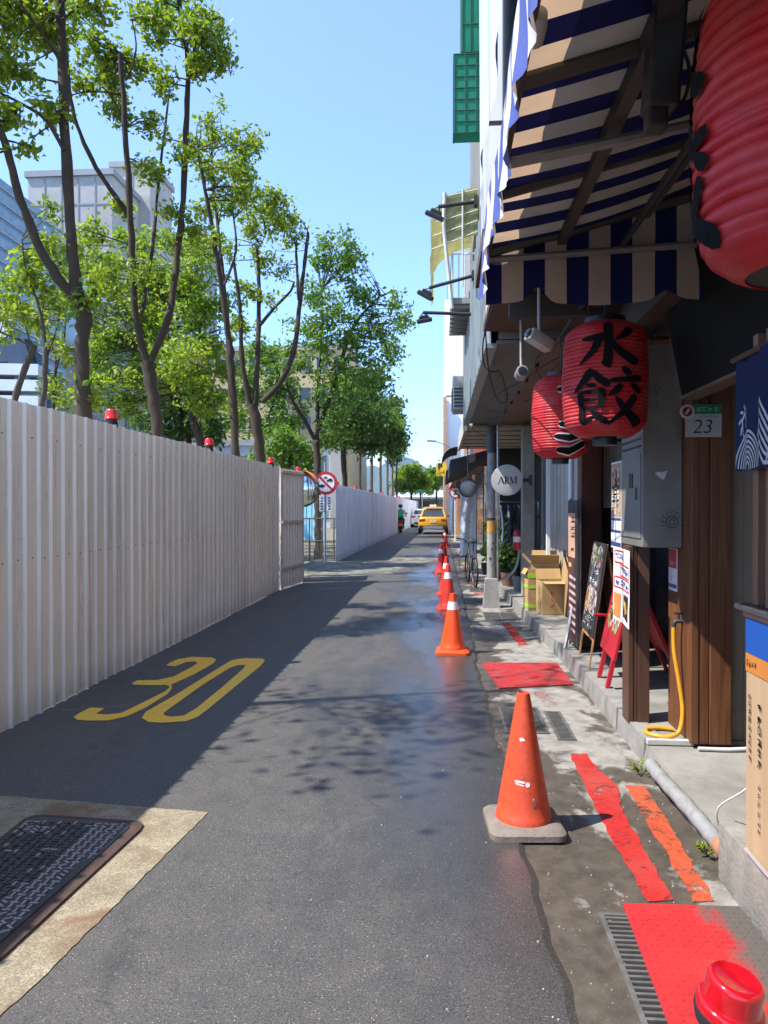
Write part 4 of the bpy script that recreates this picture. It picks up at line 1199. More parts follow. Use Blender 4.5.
m_ = MB(); m_.bb((1.745, 8.24, 0.15), (1.77, 8.268, 2.6)); m_.bb((2.0, 8.24, 0.15), (2.02, 8.268, 2.6)); m_.bb((1.77, 8.24, 2.44), (2.0, 8.268, 2.5)); m_.build('door_frame', BLACK, sh)
m_ = MB(); m_.bb((1.50, 8.02, 0.143), (1.72, 8.24, 3.09), 0.008); m_.build('column', REDWOOD, sh)
# wide timber post beside the door
m_ = MB()
m_.bb((1.59, 4.82, 0.143), (1.635, 5.3, 3.1), 0.004); m_.bb((1.638, 4.826, 0.143), (1.70, 5.29, 3.1), 0.004); m_.bb((1.703, 4.815, 0.143), (1.838, 5.29, 3.1), 0.006)
m_.build('timber_post', OAK, sh, label='wide weathered post of upright timber boards')  # same timber colour from top to foot
m_ = MB(); m_.bb((1.31, 5.27, 0.143), (1.345, 5.44, 1.379), 0.004); m_.bb((1.348, 5.275, 0.143), (1.372, 5.44, 1.379), 0.003); m_.bb((1.375, 5.265, 0.143), (1.455, 5.44, 1.379), 0.004)
m_.build('corner_post', BROWN, sh)
m_ = MB(); m_.bb((1.28, 4.3, 2.86), (1.5, 8.3, 3.08)); m_.bb((0.5, 4.3, 3.0), (2.3, 4.42, 3.18)); m_.bb((0.5, 5.4, 3.02), (2.3, 5.5, 3.18)); m_.build('beam', M('dark_beam', (0.06, 0.045, 0.035), 0.8, 0.3, 4, dirt=0.4), sh)
m_ = MB(); m_.bb((0.40, 5.03, 3.27), (0.44, 6.62, 3.60)); m_.build('fascia', SOFFIT2, sh)
# door sill step
m_ = MB(); m_.bb((1.33, 4.86, 0.12), (1.62, 4.9, 0.155), 0.004); m_.build('step_edge', M('step_white', (0.5, 0.48, 0.44), 0.7, dirt=0.5), sh)
# faint painted tiles on the entrance wall
TILE = M('painted_tile', (0.2, 0.205, 0.21), 0.6, 0.25, 30)
m_ = MB()
for i in range(4):
    m_.bb((1.97, 4.912, 1.82 + i * 0.16), (2.11, 4.918, 1.96 + i * 0.16))
m_.build('wall_tile', TILE, sh)

# house number plate
hp = thing('house_number_plate', 'green and white metal plate reading 23 high on the timber post', 'house number', (1.65, 4.81, 2.19))
m_ = MB(); m_.bb((1.545, 4.800, 2.09), (1.765, 4.808, 2.235)); m_.build('plate', M('plate_white', (0.36, 0.36, 0.34), 0.5), hp)
m_ = MB(); m_.bb((1.545, 4.796, 2.237), (1.765, 4.808, 2.295)); m_.build('header', M('plate_green', (0.01, 0.16, 0.06), 0.5), hp)
m_ = MB(); m_.text('23', (lambda x, y: Vector((1.65 + x + 0.18 * y, 4.796, 2.152 + y))), 0.125, -0.001); glyphs(m_, front(1.65, 4.793, 2.262), -0.085, -0.016, 0.1, 0.018, 5, 1, 1); glyphs(m_, front(1.68, 4.7965, 2.222), -0.05, -0.008, 0.07, 0.008, 6, 1, 0)
m_.build('lettering', [INK, M('plate_pale_green', (0.25, 0.5, 0.33), 0.5)], hp)
m_ = MB(); disc(m_, 0.045, 4.79, 20, (1.55, 2.25), 0, 0.004); disc(m_, 0.03, 4.786, 18, (1.55, 2.25), 1, 0.003)
m_.box((1.55, 4.783, 2.25), (0.014, 0.003, 0.036), Matrix.Rotation(0.6, 3, 'Y'))
m_.build('emblem', [M('emblem_pink', (0.6, 0.35, 0.36), 0.5), REDWOOD], hp)

# grey meter cabinet
cb = thing('meter_cabinet', 'grey steel meter cabinet with marker doodles fixed over the brown corner post', 'electrical cabinet', (1.46, 5.25, 1.38))
GREYBOX = M('cabinet_grey', (0.2, 0.188, 0.165), 0.5, 0.14, 5, 0.2, dirt=0.5)
m_ = MB(); m_.bb((1.33, 4.995, 1.382), (1.587, 5.56, 2.72), 0.006); m_.build('body', GREYBOX, cb)
m_ = MB(); m_.bb((1.322, 5.02, 1.44), (1.3295, 5.53, 2.0), 0.002); m_.build('door', GREYBOX, cb)
m_ = MB(); m_.bb((1.325, 5.02, 2.05), (1.3295, 5.53, 2.062)); m_.bb((1.325, 5.02, 2.1), (1.3295, 5.53, 2.112)); m_.build('vent_slot', DARKMETAL, cb); m_ = MB(); m_.bb((1.317, 5.2, 1.78), (1.3215, 5.3, 1.88)); m_.build('vent', DARKMETAL, cb); m_ = MB(); m_.bb((1.317, 5.1, 1.70), (1.3215, 5.13, 1.78)); m_.build('latch', DARKMETAL, cb)
m_ = MB()
fn = front(1.52, 4.992, 1.55)
ring = lambda r, n=18: [(r * math.cos(2 * math.pi * i / n), r * math.sin(2 * math.pi * i / n)) for i in range(n + 1)]
m_.ribbon(ring(0.038), 0.006, fn, 0, 9, False); m_.ribbon(ring(0.018), 0.005, fn, 0, 9, False)
for i in range(9):
    a = R(-20 + i * 27); m_.ribbon([(0.046 * math.cos(a), 0.046 * math.sin(a)), (0.066 * math.cos(a + .15), 0.066 * math.sin(a + .15)), (0.075 * math.cos(a - .1), 0.075 * math.sin(a - .1))], 0.005, fn, 0, 9)
m_.ribbon([(-0.045, 0.0), (-0.07, 0.002)], 0.004, fn, 0, 9)
m_.build('doodle', INK, cb); m_ = MB()
fb = front(1.405, 4.992, 2.42)
m_.ribbon([(-0.04, -0.03), (-0.035, 0.03), (-0.01, -0.02), (0.005, 0.03), (0.015, -0.03), (0.04, 0.02), (0.06, -0.02)], 0.009, fb, 0, 9)
m_.ribbon([(-0.01, -0.1), (0.02, -0.07), (0.01, -0.13)], 0.007, fb, 0, 9)
m_.build('doodle', M('blue_marker', (0.02, 0.08, 0.2), 0.5), cb); m_ = MB()
sc = [(-0.04, 0.012), (-0.02, 0.022), (0.005, 0.018), (0.04, 0.03), (0.03, 0.0), (0.018, -0.03), (-0.005, -0.022), (-0.02, -0.005)]
m_.prism([front(1.45, 4.9915, 1.86)(*p) for p in sc], (0, 0.002, 0))
m_.build('torn_sticker', M('torn_sticker', (0.5, 0.5, 0.5), 0.7), cb)

# sticker, tap and hose
st = thing('door_sticker', 'red, white and blue sticker on the sunlit side of the weathered post', 'sticker', (1.585, 5.1, 1.2))
m_ = MB(); m_.bb((1.583, 5.09, 1.08), (1.587, 5.27, 1.37)); m_.bb((1.580, 5.1, 1.235), (1.583, 5.26, 1.36), mi=1); m_.bb((1.580, 5.1, 1.10), (1.583, 5.26, 1.125), mi=2)
glyphs(m_, side(1.579, 5.18, 1.27), -0.05, -0.02, 0.05, 0.02, 3, 1, 0); glyphs(m_, side(1.582, 5.18, 1.17), -0.05, -0.025, 0.05, 0.03, 3, 1, 2)
m_.build('print', [PAPER, M('sticker_red', (0.5, 0.015, 0.02), 0.4), M('sticker_blue', (0.02, 0.06, 0.3), 0.4)], st)
tapm = thing('garden_tap', 'small dark metal tap on the weathered post', 'tap', (1.585, 5.0, 0.9))
m_ = MB(); m_.tube([(1.60, 4.99, 0.9), (1.545, 4.99, 0.9), (1.535, 4.99, 0.89), (1.532, 4.99, 0.85)], 0.014, 8); m_.build('spout', DARKMETAL, tapm, 50)
m_ = MB(); m_.tube([(1.565, 4.99, 0.91), (1.565, 4.99, 0.945)], 0.008, 6); m_.box((1.565, 4.99, 0.95), (0.06, 0.014, 0.012)); m_.build('handle', DARKMETAL, tapm)
ho = thing('hose', 'orange yellow rubber hose hanging from the tap and looping on the step', 'hose', (1.5, 4.95, 0.15))
pts = [(1.532, 4.99, 0.86), (1.535, 4.985, 0.7), (1.56, 4.96, 0.5), (1.575, 4.94, 0.33), (1.55, 4.92, 0.2), (1.48, 4.90, 0.165), (1.40, 4.925, 0.162), (1.36, 4.99, 0.162), (1.39, 5.07, 0.162), (1.48, 5.1, 0.162), (1.56, 5.08, 0.162)]
m_ = MB(); m_.tube(smooth_path(pts, 6), 0.0145, 10); m_.build('hose', M('hose_yellow', (0.62, 0.29, 0.02), 0.35, 0.1, 20, dirt=0.2), ho, 60)

# conduits along the slab edge
cd = thing('drain_pipe', 'grey wrapped pipe lying along the entrance kerb, rusty at its near end', 'pipe', (1.3, 4.0, 0.05))
m_ = MB(); m_.tube(smooth_path([(1.285, 4.62, 0.075), (1.28, 4.4, 0.08), (1.30, 3.9, 0.075), (1.305, 3.56, 0.07)], 8), [0.04 + 0.0025 * math.sin(i * 1.9) for i in range(25)], 12); m_.build('pipe', M('wrapped_pipe', (0.25, 0.25, 0.245), 0.7, 0.15, 22, bump=0.4, dirt=0.5), cd, 50)
m_ = MB(); m_.tube([(1.305, 3.56, 0.07), (1.306, 3.47, 0.068)], 0.042, 12); m_.build('end_fitting', M('rusty_fitting', (0.33, 0.15, 0.08), 0.8, 0.3, 20), cd, 50)
cd2 = thing('conduit', 'thin white conduit on the slab at the foot of the weathered post', 'pipe', (1.8, 4.78, 0.12))
m_ = MB(); m_.tube(smooth_path([(1.62, 4.78, 0.13), (1.8, 4.775, 0.13), (2.0, 4.8, 0.135), (2.3, 4.85, 0.135)], 4), 0.013, 8); m_.build('pipe', M('white_conduit', (0.55, 0.54, 0.5), 0.5, dirt=0.4), cd2, 50)

# ---- next shop with grey shutters and the corrugated fascia above
s2 = thing('shophouse', 'grey shuttered shop under a ribbed grey metal fascia, beyond the dumpling shop', 'shop', (2.0, 10, 0))
SHUT = M('shutter_grey', (0.44, 0.395, 0.33), 0.6, 0.12, 3, 0.2, dirt=0.5)
m_ = MB()
def ribx(mbx, X, y0, y1, z0, z1, pitch, depth, mi=0):
    n_ = int((y1 - y0) / pitch); vs, fs = [], []
    prof_ = [(0, 0), (0.55, 0), (0.65, 1), (0.9, 1)]
    pts_ = [(y0 + (i + f) * pitch, h) for i in range(n_) for f, h in prof_] + [(y1, 0)]
    for y_, h in pts_: vs += [(X - h * depth, y_, z0), (X - h * depth, y_, z1)]
    mbx.add(vs, [(2 * i, 2 * i + 2, 2 * i + 3, 2 * i + 1) for i in range(len(pts_) - 1)], mi)
m_.bb((1.78, 8.4, 0.143), (1.9, 13.2, 3.08)); m_.build('ground_wall', WALLG, s2)
m_ = MB(); ribx(m_, 1.775, 8.9, 12.4, 0.2, 2.75, 0.35, 0.02); m_.build('shutter', SHUT, s2, fix=False)
COLM = M('tiled_column', (0.3, 0.275, 0.24), 0.7, 0.2, 6, dirt=0.6)
m_ = MB(); m_.bb((1.40, 12.7, 0.143), (1.6, 13.0, 3.02), 0.01); m_.build('column', COLM, s2)
m_ = MB(); m_.bb((1.60, 11.3, 0.143), (1.66, 11.36, 3.08), 0.006); m_.build('post', WHITEPAINT, s2)
FASC = M('fascia_greygreen', (0.2, 0.225, 0.22), 0.5, 0.14, 2, 0.3, dirt=0.5)
m_ = MB(); ribx(m_, 0.45, 6.64, 12.9, 3.09, 4.62, 0.42, 0.055); m_.build('ribbed_fascia', FASC, s2, fix=False)
m_ = MB(); m_.bb((0.40, 6.62, 3.06), (0.50, 12.92, 3.10)); m_.bb((0.40, 12.9, 3.1), (0.6, 12.94, 4.62)); m_.build('fascia_edge', GREYMETAL, s2)
m_ = MB(); m_.bb((0.5, 6.64, 3.1), (0.98, 12.9, 3.13)); m_.build('soffit_strip', M('grey_soffit', (0.17, 0.17, 0.165), 0.8, 0.15, 2, dirt=0.4), s2)
m_ = MB()
for i in range(14): m_.bb((0.985 + 0.0, 6.64 + i * 0.45, 3.105), (2.3, 6.64 + i * 0.45 + 0.44, 3.125))
m_.build('plank_soffit', PLANKS, s2)
m_ = MB(); m_.bb((0.52, 6.64, 3.14), (4.5, 13.0, 9.6)); m_.build('upper_wall', M('upper_wall_dark', (0.2, 0.19, 0.18), 0.8, 0.2, 2, dirt=0.5), s2)
m_ = MB()
for i in range(5): m_.box((0.98, 7.6 + i * 0.9, 3.09), (0.03, 0.05, 0.05))
m_.build('bolt', BLACK, s2)
dp = thing('downpipe', 'chipped white downpipe beside the narrow brown menu board', 'pipe', (1.46, 8.6, 0))
m_ = MB(); m_.tube([(1.475, 8.5, 0.143), (1.475, 8.5, 3.05)], 0.03, 10); m_.build('pipe', WHITEPAINT, dp, 50)
m_ = MB(); m_.lathe([(0.036, 0), (0.036, 0.05)], 10, (1.475, 8.5, 1.5)); m_.build('clamp', REDPAINT, dp, 50)

# ---- shop with beige soffit
s3 = thing('shophouse', 'open fronted shop with a beige tiled soffit behind the round white sign', 'shop', (2.2, 15, 0))
m_ = MB(); m_.bb((0.45, 13.0, 3.02), (2.4, 17.6, 3.07)); m_.build('soffit', SOFFIT2, s3)
m_ = MB(); m_.bb((0.42, 12.98, 2.98), (0.47, 17.65, 3.3)); m_.build('fascia', M('cream_fascia', (0.5, 0.47, 0.42), 0.7, 0.15, 3, dirt=0.5), s3)
m_ = MB()
for i in range(5): m_.bb((0.48, 13.4 + i * 0.85, 3.005), (2.3, 13.43 + i * 0.85, 3.018))
m_.build('soffit_joint', SOFFIT, s3)
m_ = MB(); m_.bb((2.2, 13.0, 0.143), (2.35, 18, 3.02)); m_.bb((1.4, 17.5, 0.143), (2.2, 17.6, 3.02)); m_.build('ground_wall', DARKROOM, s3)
m_ = MB(); m_.bb((0.6, 13.02, 3.08), (4.5, 18, 8.0)); m_.build('upper_wall', WALLG, s3)
m_ = MB()
m_.grid(lambda u, v: Vector((0.46 - 0.42 * math.sin(v * math.pi / 2), 17.8 + 3.0 * u, 3.1 - 0.35 * (1 - math.cos(v * math.pi / 2)) + 0.02 * math.sin(u * 12))), 10, 6)
m_.build('curved_canopy', M('brown_canopy', (0.11, 0.09, 0.08), 0.7, 0.2, 4, dirt=0.4), s3, 60)

# ---- further fronts
specs = [(18.0, 24.0, 1.15, 5.0, (0.2, 0.18, 0.16), 'dim shop front with a dark sloped canopy beyond the beige soffit', (0.03, 0.03, 0.035), 0.25, 2.5),
         (24.2, 31.0, 1.1, 5.2, (0.34, 0.3, 0.26), 'narrow shop front with a black awning over the hanging white banner', (0.02, 0.02, 0.022), 0.2, 2.55),
         (31.2, 40.0, 1.0, 5.6, (0.32, 0.14, 0.08), 'brick red shop front beside the orange pillar', (0.5, 0.48, 0.45), 0.5, 2.7),
         (40.3, 47.0, 0.95, 6.5, (0.4, 0.38, 0.36), 'grey shop front with pale awning by the yellow parking sign', (0.4, 0.1, 0.08), 0.5, 2.7)]
for (y0, y1, X, H, colr, lab, ac, reach, az) in specs:
    t_ = thing('shophouse', lab, 'shop', (X, y0, 0), 'shop fronts along the far kerb')
    m_ = MB(); m_.bb((X + 0.35, y0, 0.0), (X + 4, y1, H)); m_.build('wall', M('front_%d' % int(y0), colr, 0.8, 0.2, 2, dirt=0.5), t_)
    m_ = MB(); m_.bb((X + 0.31, y0 + 0.4, 0.16), (X + 0.348, y1 - 0.4, 2.4)); m_.build('shop_front', DARKGLASS, t_)
    m_ = MB(); m_.prism([(X + 0.34, y0 + 0.1, az + 0.55), (reach, y0 + 0.1, az), (reach, y0 + 0.1, az + 0.3), (X + 0.34, y0 + 0.1, az + 0.62)], (0, y1 - y0 - 0.2, 0)); m_.build('awning', M('awning_%d' % int(y0), ac, 0.7, 0.2, 3), t_)
    m_ = MB()
    for i in range(3): m_.bb((X - 0.1, y0 + 0.8 + i * 2.0, 2.9), (X + 0.34, y0 + 0.88 + i * 2.0, 3.7), 0.01)
    m_.build('hanging_sign', M('sign_%d' % int(y0), random.choice([(0.5, 0.45, 0.4), (0.5, 0.1, 0.06), (0.15, 0.2, 0.3)]), 0.5), t_)
wb = thing('white_building', 'tall white tiled building rising past the ribbed grey fascia', 'building', (0.4, 55, 0))
m_ = MB(); m_.bb((0.30, 50, 0), (9, 72, 15.6)); m_.build('wall', M('white_tile_wall', (0.86, 0.86, 0.84), 0.5, 0.04, 1, dirt=0.06), wb)
m_ = MB()
for i in range(5): m_.bb((0.285, 50.2, 2.8 + i * 2.6), (0.298, 71.8, 2.86 + i * 2.6))
for i in range(12): m_.bb((0.285, 50.6 + i * 1.75, 0.2), (0.297, 50.66 + i * 1.75, 15.4))
m_.build('joint_groove', M('tile_joint', (0.5, 0.5, 0.48), 0.7), wb)
m_ = MB(); m_.bb((0.22, 49.6, 0), (0.42, 49.95, 9.0)); m_.build('stair_panel', M('orange_strip', (0.5, 0.27, 0.12), 0.6, 0.2, 3), wb)
m_ = MB(); m_.tube([(0.5, 50.4, 15.6), (0.5, 50.4, 17.6)], 0.03, 5); m_.build('antenna', STEEL, wb)
eb = thing('shophouse', 'last far shop row in shade past the tall white building', 'shop', (1, 75, 0))
m_ = MB(); m_.bb((1.2, 74, 0), (9, 115, 7.0)); m_.build('wall', WALLG, eb)
m_ = MB(); m_.bb((0.5, 75, 2.7), (1.19, 114, 2.85)); m_.build('awning', M('far_awning', (0.4, 0.42, 0.42), 0.6), eb)

# ================================================================== UPPER STOREY CLUTTER
gc = thing('window_cage', 'green netted window cage jutting from the upper storey', 'window cage', (0.3, 8, 5.6))
GNET = cloth_material('green_net', (0.05, 0.40, 0.27), 0.6, 0.6)
m_ = MB()
for (x0, x1, y0, y1, z0, z1) in ((0.15, 0.5, 8.0, 8.22, 5.66, 6.5), (0.235, 0.5, 8.0, 8.4, 6.52, 8.6)):
    m_.quad((x0, y0, z0), (x1, y0, z0), (x1, y0, z1), (x0, y0, z1)); m_.quad((x0, y0, z0), (x0, y1, z0), (x0, y1, z1), (x0, y0, z1)); m_.quad((x0, y0, z0), (x1, y0, z0), (x1, y1, z0), (x0, y1, z0))
m_.build('netting', GNET, gc, fix=False)
m_ = MB()
for (x0, x1, y0, y1, z0, z1) in ((0.15, 0.5, 8.0, 8.22, 5.66, 6.5), (0.235, 0.5, 8.0, 8.4, 6.52, 8.6)):
    for i in range(8):
        z = z0 + (z1 - z0) * i / 7
        m_.tube([(x1, y0 - .006, z + 0.0), (x0 - .006, y0 - .006, z), (x0 - .006, y1, z)], 0.007, 5)
    for i in range(4):
        x = x0 + (x1 - x0) * i / 3
        m_.tube([(x, y0 - .008, z0), (x, y0 - .008, z1)], 0.006, 5)
    for i in range(6): m_.tube([(x0 - .008, y0 + (y1 - y0) * i / 5, z0), (x0 - .008, y0 + (y1 - y0) * i / 5, z1)], 0.006, 5)
m_.build('bar', M('cage_bar', (0.02, 0.1, 0.075), 0.6), gc)

yc = thing('balcony_canopy', 'yellow green ribbed plastic balcony canopy with white posts on the upper storey', 'canopy', (0.2, 10, 5))
YP = cloth_material('yellow_plastic', (0.33, 0.38, 0.19), 0.4, 0.45, 0.4)
m_ = MB()
m_.grid(lambda u, v: Vector((0.5 - 0.62 * math.sin(min(1, v * 1.6) * math.pi / 2) + 0.02 * math.sin(v * 30), 10.0 + 2.0 * u, 5.95 - 0.95 * v ** 1.4 - 0.12 * u + 0.012 * math.sin(u * 60))), 24, 12)
m_.quad((0.02, 9.995, 5.82), (0.5, 9.995, 5.92), (0.5, 9.995, 5.3), (0.02, 9.995, 5.2))
m_.build('sheet', YP, yc, 60, fix=False)
m_ = MB()
for v in (0.12, 0.3, 0.5, 0.7, 0.9): m_.tube([(-0.11 + 0.25 * (1 - v) ** 2, 9.98, 5.92 - 0.9 * v), (0.5, 9.98, 5.98 - 0.72 * v)], 0.008, 5)
m_.tube(smooth_path([(0.06, 9.96, 5.85), (0.05, 9.96, 5.4), (0.10, 9.96, 4.9), (0.16, 9.96, 4.3)], 4), 0.026, 8)
m_.tube([(0.3, 9.97, 5.9), (0.3, 9.97, 4.6)], 0.014, 6)
m_.build('frame', M('pale_frame', (0.55, 0.55, 0.53), 0.5, dirt=0.4), yc)
bc = thing('balcony', 'small slatted balcony with white rails under the yellow green canopy', 'balcony', (0.3, 10.4, 4.4))
m_ = MB(); m_.bb((0.15, 10.0, 4.38), (0.5, 11.8, 4.46))
for i in range(7): m_.bb((0.14, 10.05 + i * 0.25, 4.33), (0.5, 10.15 + i * 0.25, 4.378))
m_.build('floor', M('balcony_slats', (0.3, 0.28, 0.26), 0.8, dirt=0.5), bc)
m_ = MB()
for i in range(5): m_.tube([(0.17 + i * 0.08, 10.02, 4.46), (0.17 + i * 0.08, 10.02, 5.05)], 0.009, 5)
for i in range(9): m_.tube([(0.16, 10.02 + i * 0.22, 4.46), (0.16, 10.02 + i * 0.22, 5.05)], 0.009, 5)
m_.tube([(0.5, 10.02, 5.05), (0.16, 10.02, 5.05), (0.16, 11.8, 5.05)], 0.013, 6)
m_.build('railing', M('rail_white', (0.65, 0.67, 0.68), 0.4), bc)
dk = thing('air_conditioner', 'grey air conditioner unit hanging below the ribbed grey fascia, at its far end', 'air conditioner', (0.35, 13.2, 3.7))
m_ = MB(); m_.bb((0.22, 13.0, 3.35), (0.56, 13.7, 3.95), 0.02); m_.build('casing', M('ac_grey', (0.33, 0.34, 0.34), 0.6, dirt=0.5), dk)
m_ = MB()
for i in range(6): m_.bb((0.205, 13.02, 3.4 + i * 0.06), (0.218, 13.66, 3.43 + i * 0.06)); m_.bb((0.24, 12.985, 3.4 + i * 0.06), (0.54, 12.998, 3.43 + i * 0.06))
m_.build('grille', BLACK, dk)
m_ = MB(); m_.tube([(0.1, 13.1, 3.6), (0.56, 13.1, 3.62)], 0.015, 6); m_.build('bracket', STEEL, dk)

def spot(label, p0, p1, roll):
    """lamp head at p1 on an arm from p0"""
    t_ = thing('floodlight', label, 'floodlight', p0, 'floodlights on arms above the shops')
    m_ = MB(); m_.tube([p0, p1], 0.022, 8); m_.box(p0, (0.04, 0.1, 0.1)); m_.build('arm', DARKMETAL, t_, 50)
    p1 = Vector(p1); rt = Matrix.Rotation(roll, 3, 'Y') @ Matrix.Rotation(0.3, 3, 'X')
    m_ = MB(); m_.box(p1 + rt @ Vector((0, 0, -0.1)), (0.2, 0.16, 0.05), rt, 0.012); m_.box(p1 + rt @ Vector((0, 0, -0.06)), (0.12, 0.1, 0.05), rt, 0.01); m_.build('head', DARKMETAL, t_)
    m_ = MB(); m_.box(p1 + rt @ Vector((0, 0, -0.127)), (0.17, 0.13, 0.006), rt); m_.build('glass', M('lamp_glass', (0.55, 0.55, 0.55), 0.2), t_)
    m_ = MB(); m_.tube([p1 + rt @ Vector((-0.09, 0, -0.1)), p1, p1 + rt @ Vector((0.09, 0, -0.1))], 0.01, 6); m_.build('bracket', DARKMETAL, t_)
spot('dark floodlight on a straight arm beside the yellow green balcony canopy', (0.38, 8.0, 4.92), (-0.02, 7.98, 4.87), R(25))
spot('dark floodlight on an arm level with the balcony floor', (0.4, 9.0, 4.44), (-0.13, 8.98, 4.30), R(30))
spot('pale floodlight on a lower arm against the sky', (0.42, 9.6, 4.13), (-0.22, 9.58, 4.16), R(-10))

# ================================================================== STRIPED AWNING
aw = thing('striped_awning', 'blue and white striped shop awning with a hanging end flap', 'awning', (0.24, 4.1, 3.0))
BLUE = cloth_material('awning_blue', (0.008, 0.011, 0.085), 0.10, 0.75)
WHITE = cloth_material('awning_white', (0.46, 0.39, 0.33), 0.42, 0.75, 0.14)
Y0, Y1, SW = 0.3, 4.1, 0.125
ns = int(round((Y1 - Y0) / SW)); SW = (Y1 - Y0) / ns
def awz(x, y):
    f = (x - 0.24) / 1.18
    return 3.05 + 0.33 * f - 0.05 * math.sin(f * math.pi) * (0.6 + 0.4 * math.sin(y * 2.1)) + 0.006 * math.sin(y * 9)
m_ = MB()
m_.grid(lambda u, v: Vector((0.24 + 1.28 * u, Y0 + (Y1 - Y0) * v, awz(0.24 + 1.28 * u, Y0 + (Y1 - Y0) * v))), 14, ns * 2, lambda i, j: (j // 2) % 2)
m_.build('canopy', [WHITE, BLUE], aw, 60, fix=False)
# end flap
m_ = MB()
def flap(u, v):
    x = 0.25 + 1.17 * u
    zt = awz(x, Y1) - 0.01
    zb = 2.76 + 0.012 * math.sin(u * 9)
    bump_ = 0.085 * math.exp(-((x - 0.53) / 0.055) ** 2) + 0.05 * math.exp(-((x - 1.22) / 0.06) ** 2)
    zb += bump_
    return Vector((x, Y1 + 0.012 * math.sin(u * 22) * (1 - v) + 0.01, zt + (zb - zt) * v))
m_.grid(flap, 40, 6, lambda i, j: 1 - ((i + 1) // 4) % 2)
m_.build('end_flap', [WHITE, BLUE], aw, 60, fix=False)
# front valance, crumpled
m_ = MB()
def val(u, v):
    y = Y0 + (Y1 - Y0) * u
    z = 3.07 - (0.27 + 0.018 * math.sin(y * 5.2) + 0.012 * math.sin(y * 13)) * v
    x = 0.222 + 0.014 * math.sin(y * 19 + 3 * v) * v + 0.008 * math.sin(y * 47 + 2) * v + 0.006 * math.sin(y * 5)
    return Vector((x, y, z))
m_.grid(val, ns * 4, 6, lambda i, j: 1 if (i // 4) % 2 and j < 6 else 0)
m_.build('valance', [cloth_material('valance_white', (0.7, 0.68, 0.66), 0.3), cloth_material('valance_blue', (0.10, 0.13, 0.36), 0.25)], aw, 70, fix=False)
# metal skeleton
AWF = M('awning_frame', (0.07, 0.062, 0.055), 0.6, 0.3, 8, 0.3, dirt=0.5)
m_ = MB()
m_.box((0.66, 2.2, awz(0.66, 2.2) - 0.05), (0.05, 3.8, 0.07)); m_.box((1.10, 2.2, awz(1.1, 2.2) - 0.05), (0.05, 3.8, 0.06))
for yy, th_ in ((4.06, 0.06), (3.32, 0.05), (2.45, 0.05), (1.55, 0.05)):
    m_.tube([(0.24, yy, 3.03), (1.5, yy, 3.35)], th_ * 0.55, 6)
m_.tube([(0.25, Y0, 3.02), (0.25, Y1, 3.02)], 0.022, 8)
m_.build('rafter', AWF, aw)
AM_ = M('arm_metal', (0.22, 0.21, 0.2), 0.5, 0.2, 6, 0.4, dirt=0.5)
m_ = MB(); m_.tube([(0.25, 4.085, 3.0), (1.45, 4.085, 3.06)], 0.02, 8); m_.build('arm', AM_, aw)
m_ = MB(); m_.tube([(0.27, 2.9, 2.98), (1.45, 2.75, 3.12)], 0.022, 8); m_.build('arm', AM_, aw)
m_ = MB(); m_.lathe([(0.0, -0.05), (0.03, -0.045), (0.035, 0.0), (0.03, 0.045), (0.0, 0.05)], 12, (0.27, 2.15, 3.02), Matrix.Rotation(R(70), 3, 'X')); m_.build('roller_end', M('roller_grey', (0.4, 0.38, 0.35), 0.7, dirt=0.5), aw, 50)

vs_ = thing('vinyl_sheet', 'pale blue and white vinyl sheet hung on the wall above the awning', 'banner', (0.21, 2.5, 3.2))
VW = M('vinyl_white', (0.58, 0.63, 0.70), 0.35, 0.08, 3); VB = M('vinyl_blue', (0.22, 0.42, 0.68), 0.35, 0.12, 3)
m_ = MB()
def sheet(u, v):
    y = 0.2 + 4.1 * u; z = 3.37 + 3.6 * v
    return Vector((0.215 + 0.012 * math.sin(y * 6 + z * 0.5) + 0.006 * math.sin(y * 15), y, z))
m_.grid(sheet, 60, 4, lambda i, j: 1 if (i % 12) in (3, 4, 5, 9) else 0)
m_.build('sheet', [VW, VB], vs_, 60, fix=False)
m_ = MB(); m_.tube([(0.235, 0.2, 6.7), (0.235, 4.3, 6.7)], 0.015, 6)
for y in (0.5, 2.2, 4.0): m_.tube([(0.235, y, 6.7), (0.37, y, 6.7)], 0.012, 6); m_.tube([(0.235, y, 3.7), (0.37, y, 3.7)], 0.012, 6)
m_.build('rod', STEEL, vs_)

# black awning crank bracket under the awning, not a lamp
bf = thing('floodlight', 'black box-shaped awning crank bracket hanging under the striped awning near the largest lantern', 'floodlight', (0.67, 2.3, 2.8))
m_ = MB(); m_.box((0.672, 2.3, 3.0), (0.095, 0.11, 0.30), Matrix.Rotation(0.05, 3, 'Y') @ Matrix.Rotation(0.1, 3, 'X'), 0.012); m_.box((0.655, 2.32, 2.83), (0.06, 0.07, 0.07), None, 0.01); m_.build('body', BLACK, bf)
m_ = MB(); m_.tube([(0.66, 2.3, 3.13), (0.63, 2.25, 3.22)], 0.02, 6); m_.tube([(0.63, 2.22, 3.13), (0.70, 2.36, 3.16)], 0.014, 6); m_.tube(smooth_path([(0.72, 2.3, 3.05), (0.755, 2.32, 2.98), (0.745, 2.34, 2.9), (0.70, 2.33, 2.87)], 4), 0.006, 6); m_.build('bracket', DARKMETAL, bf)

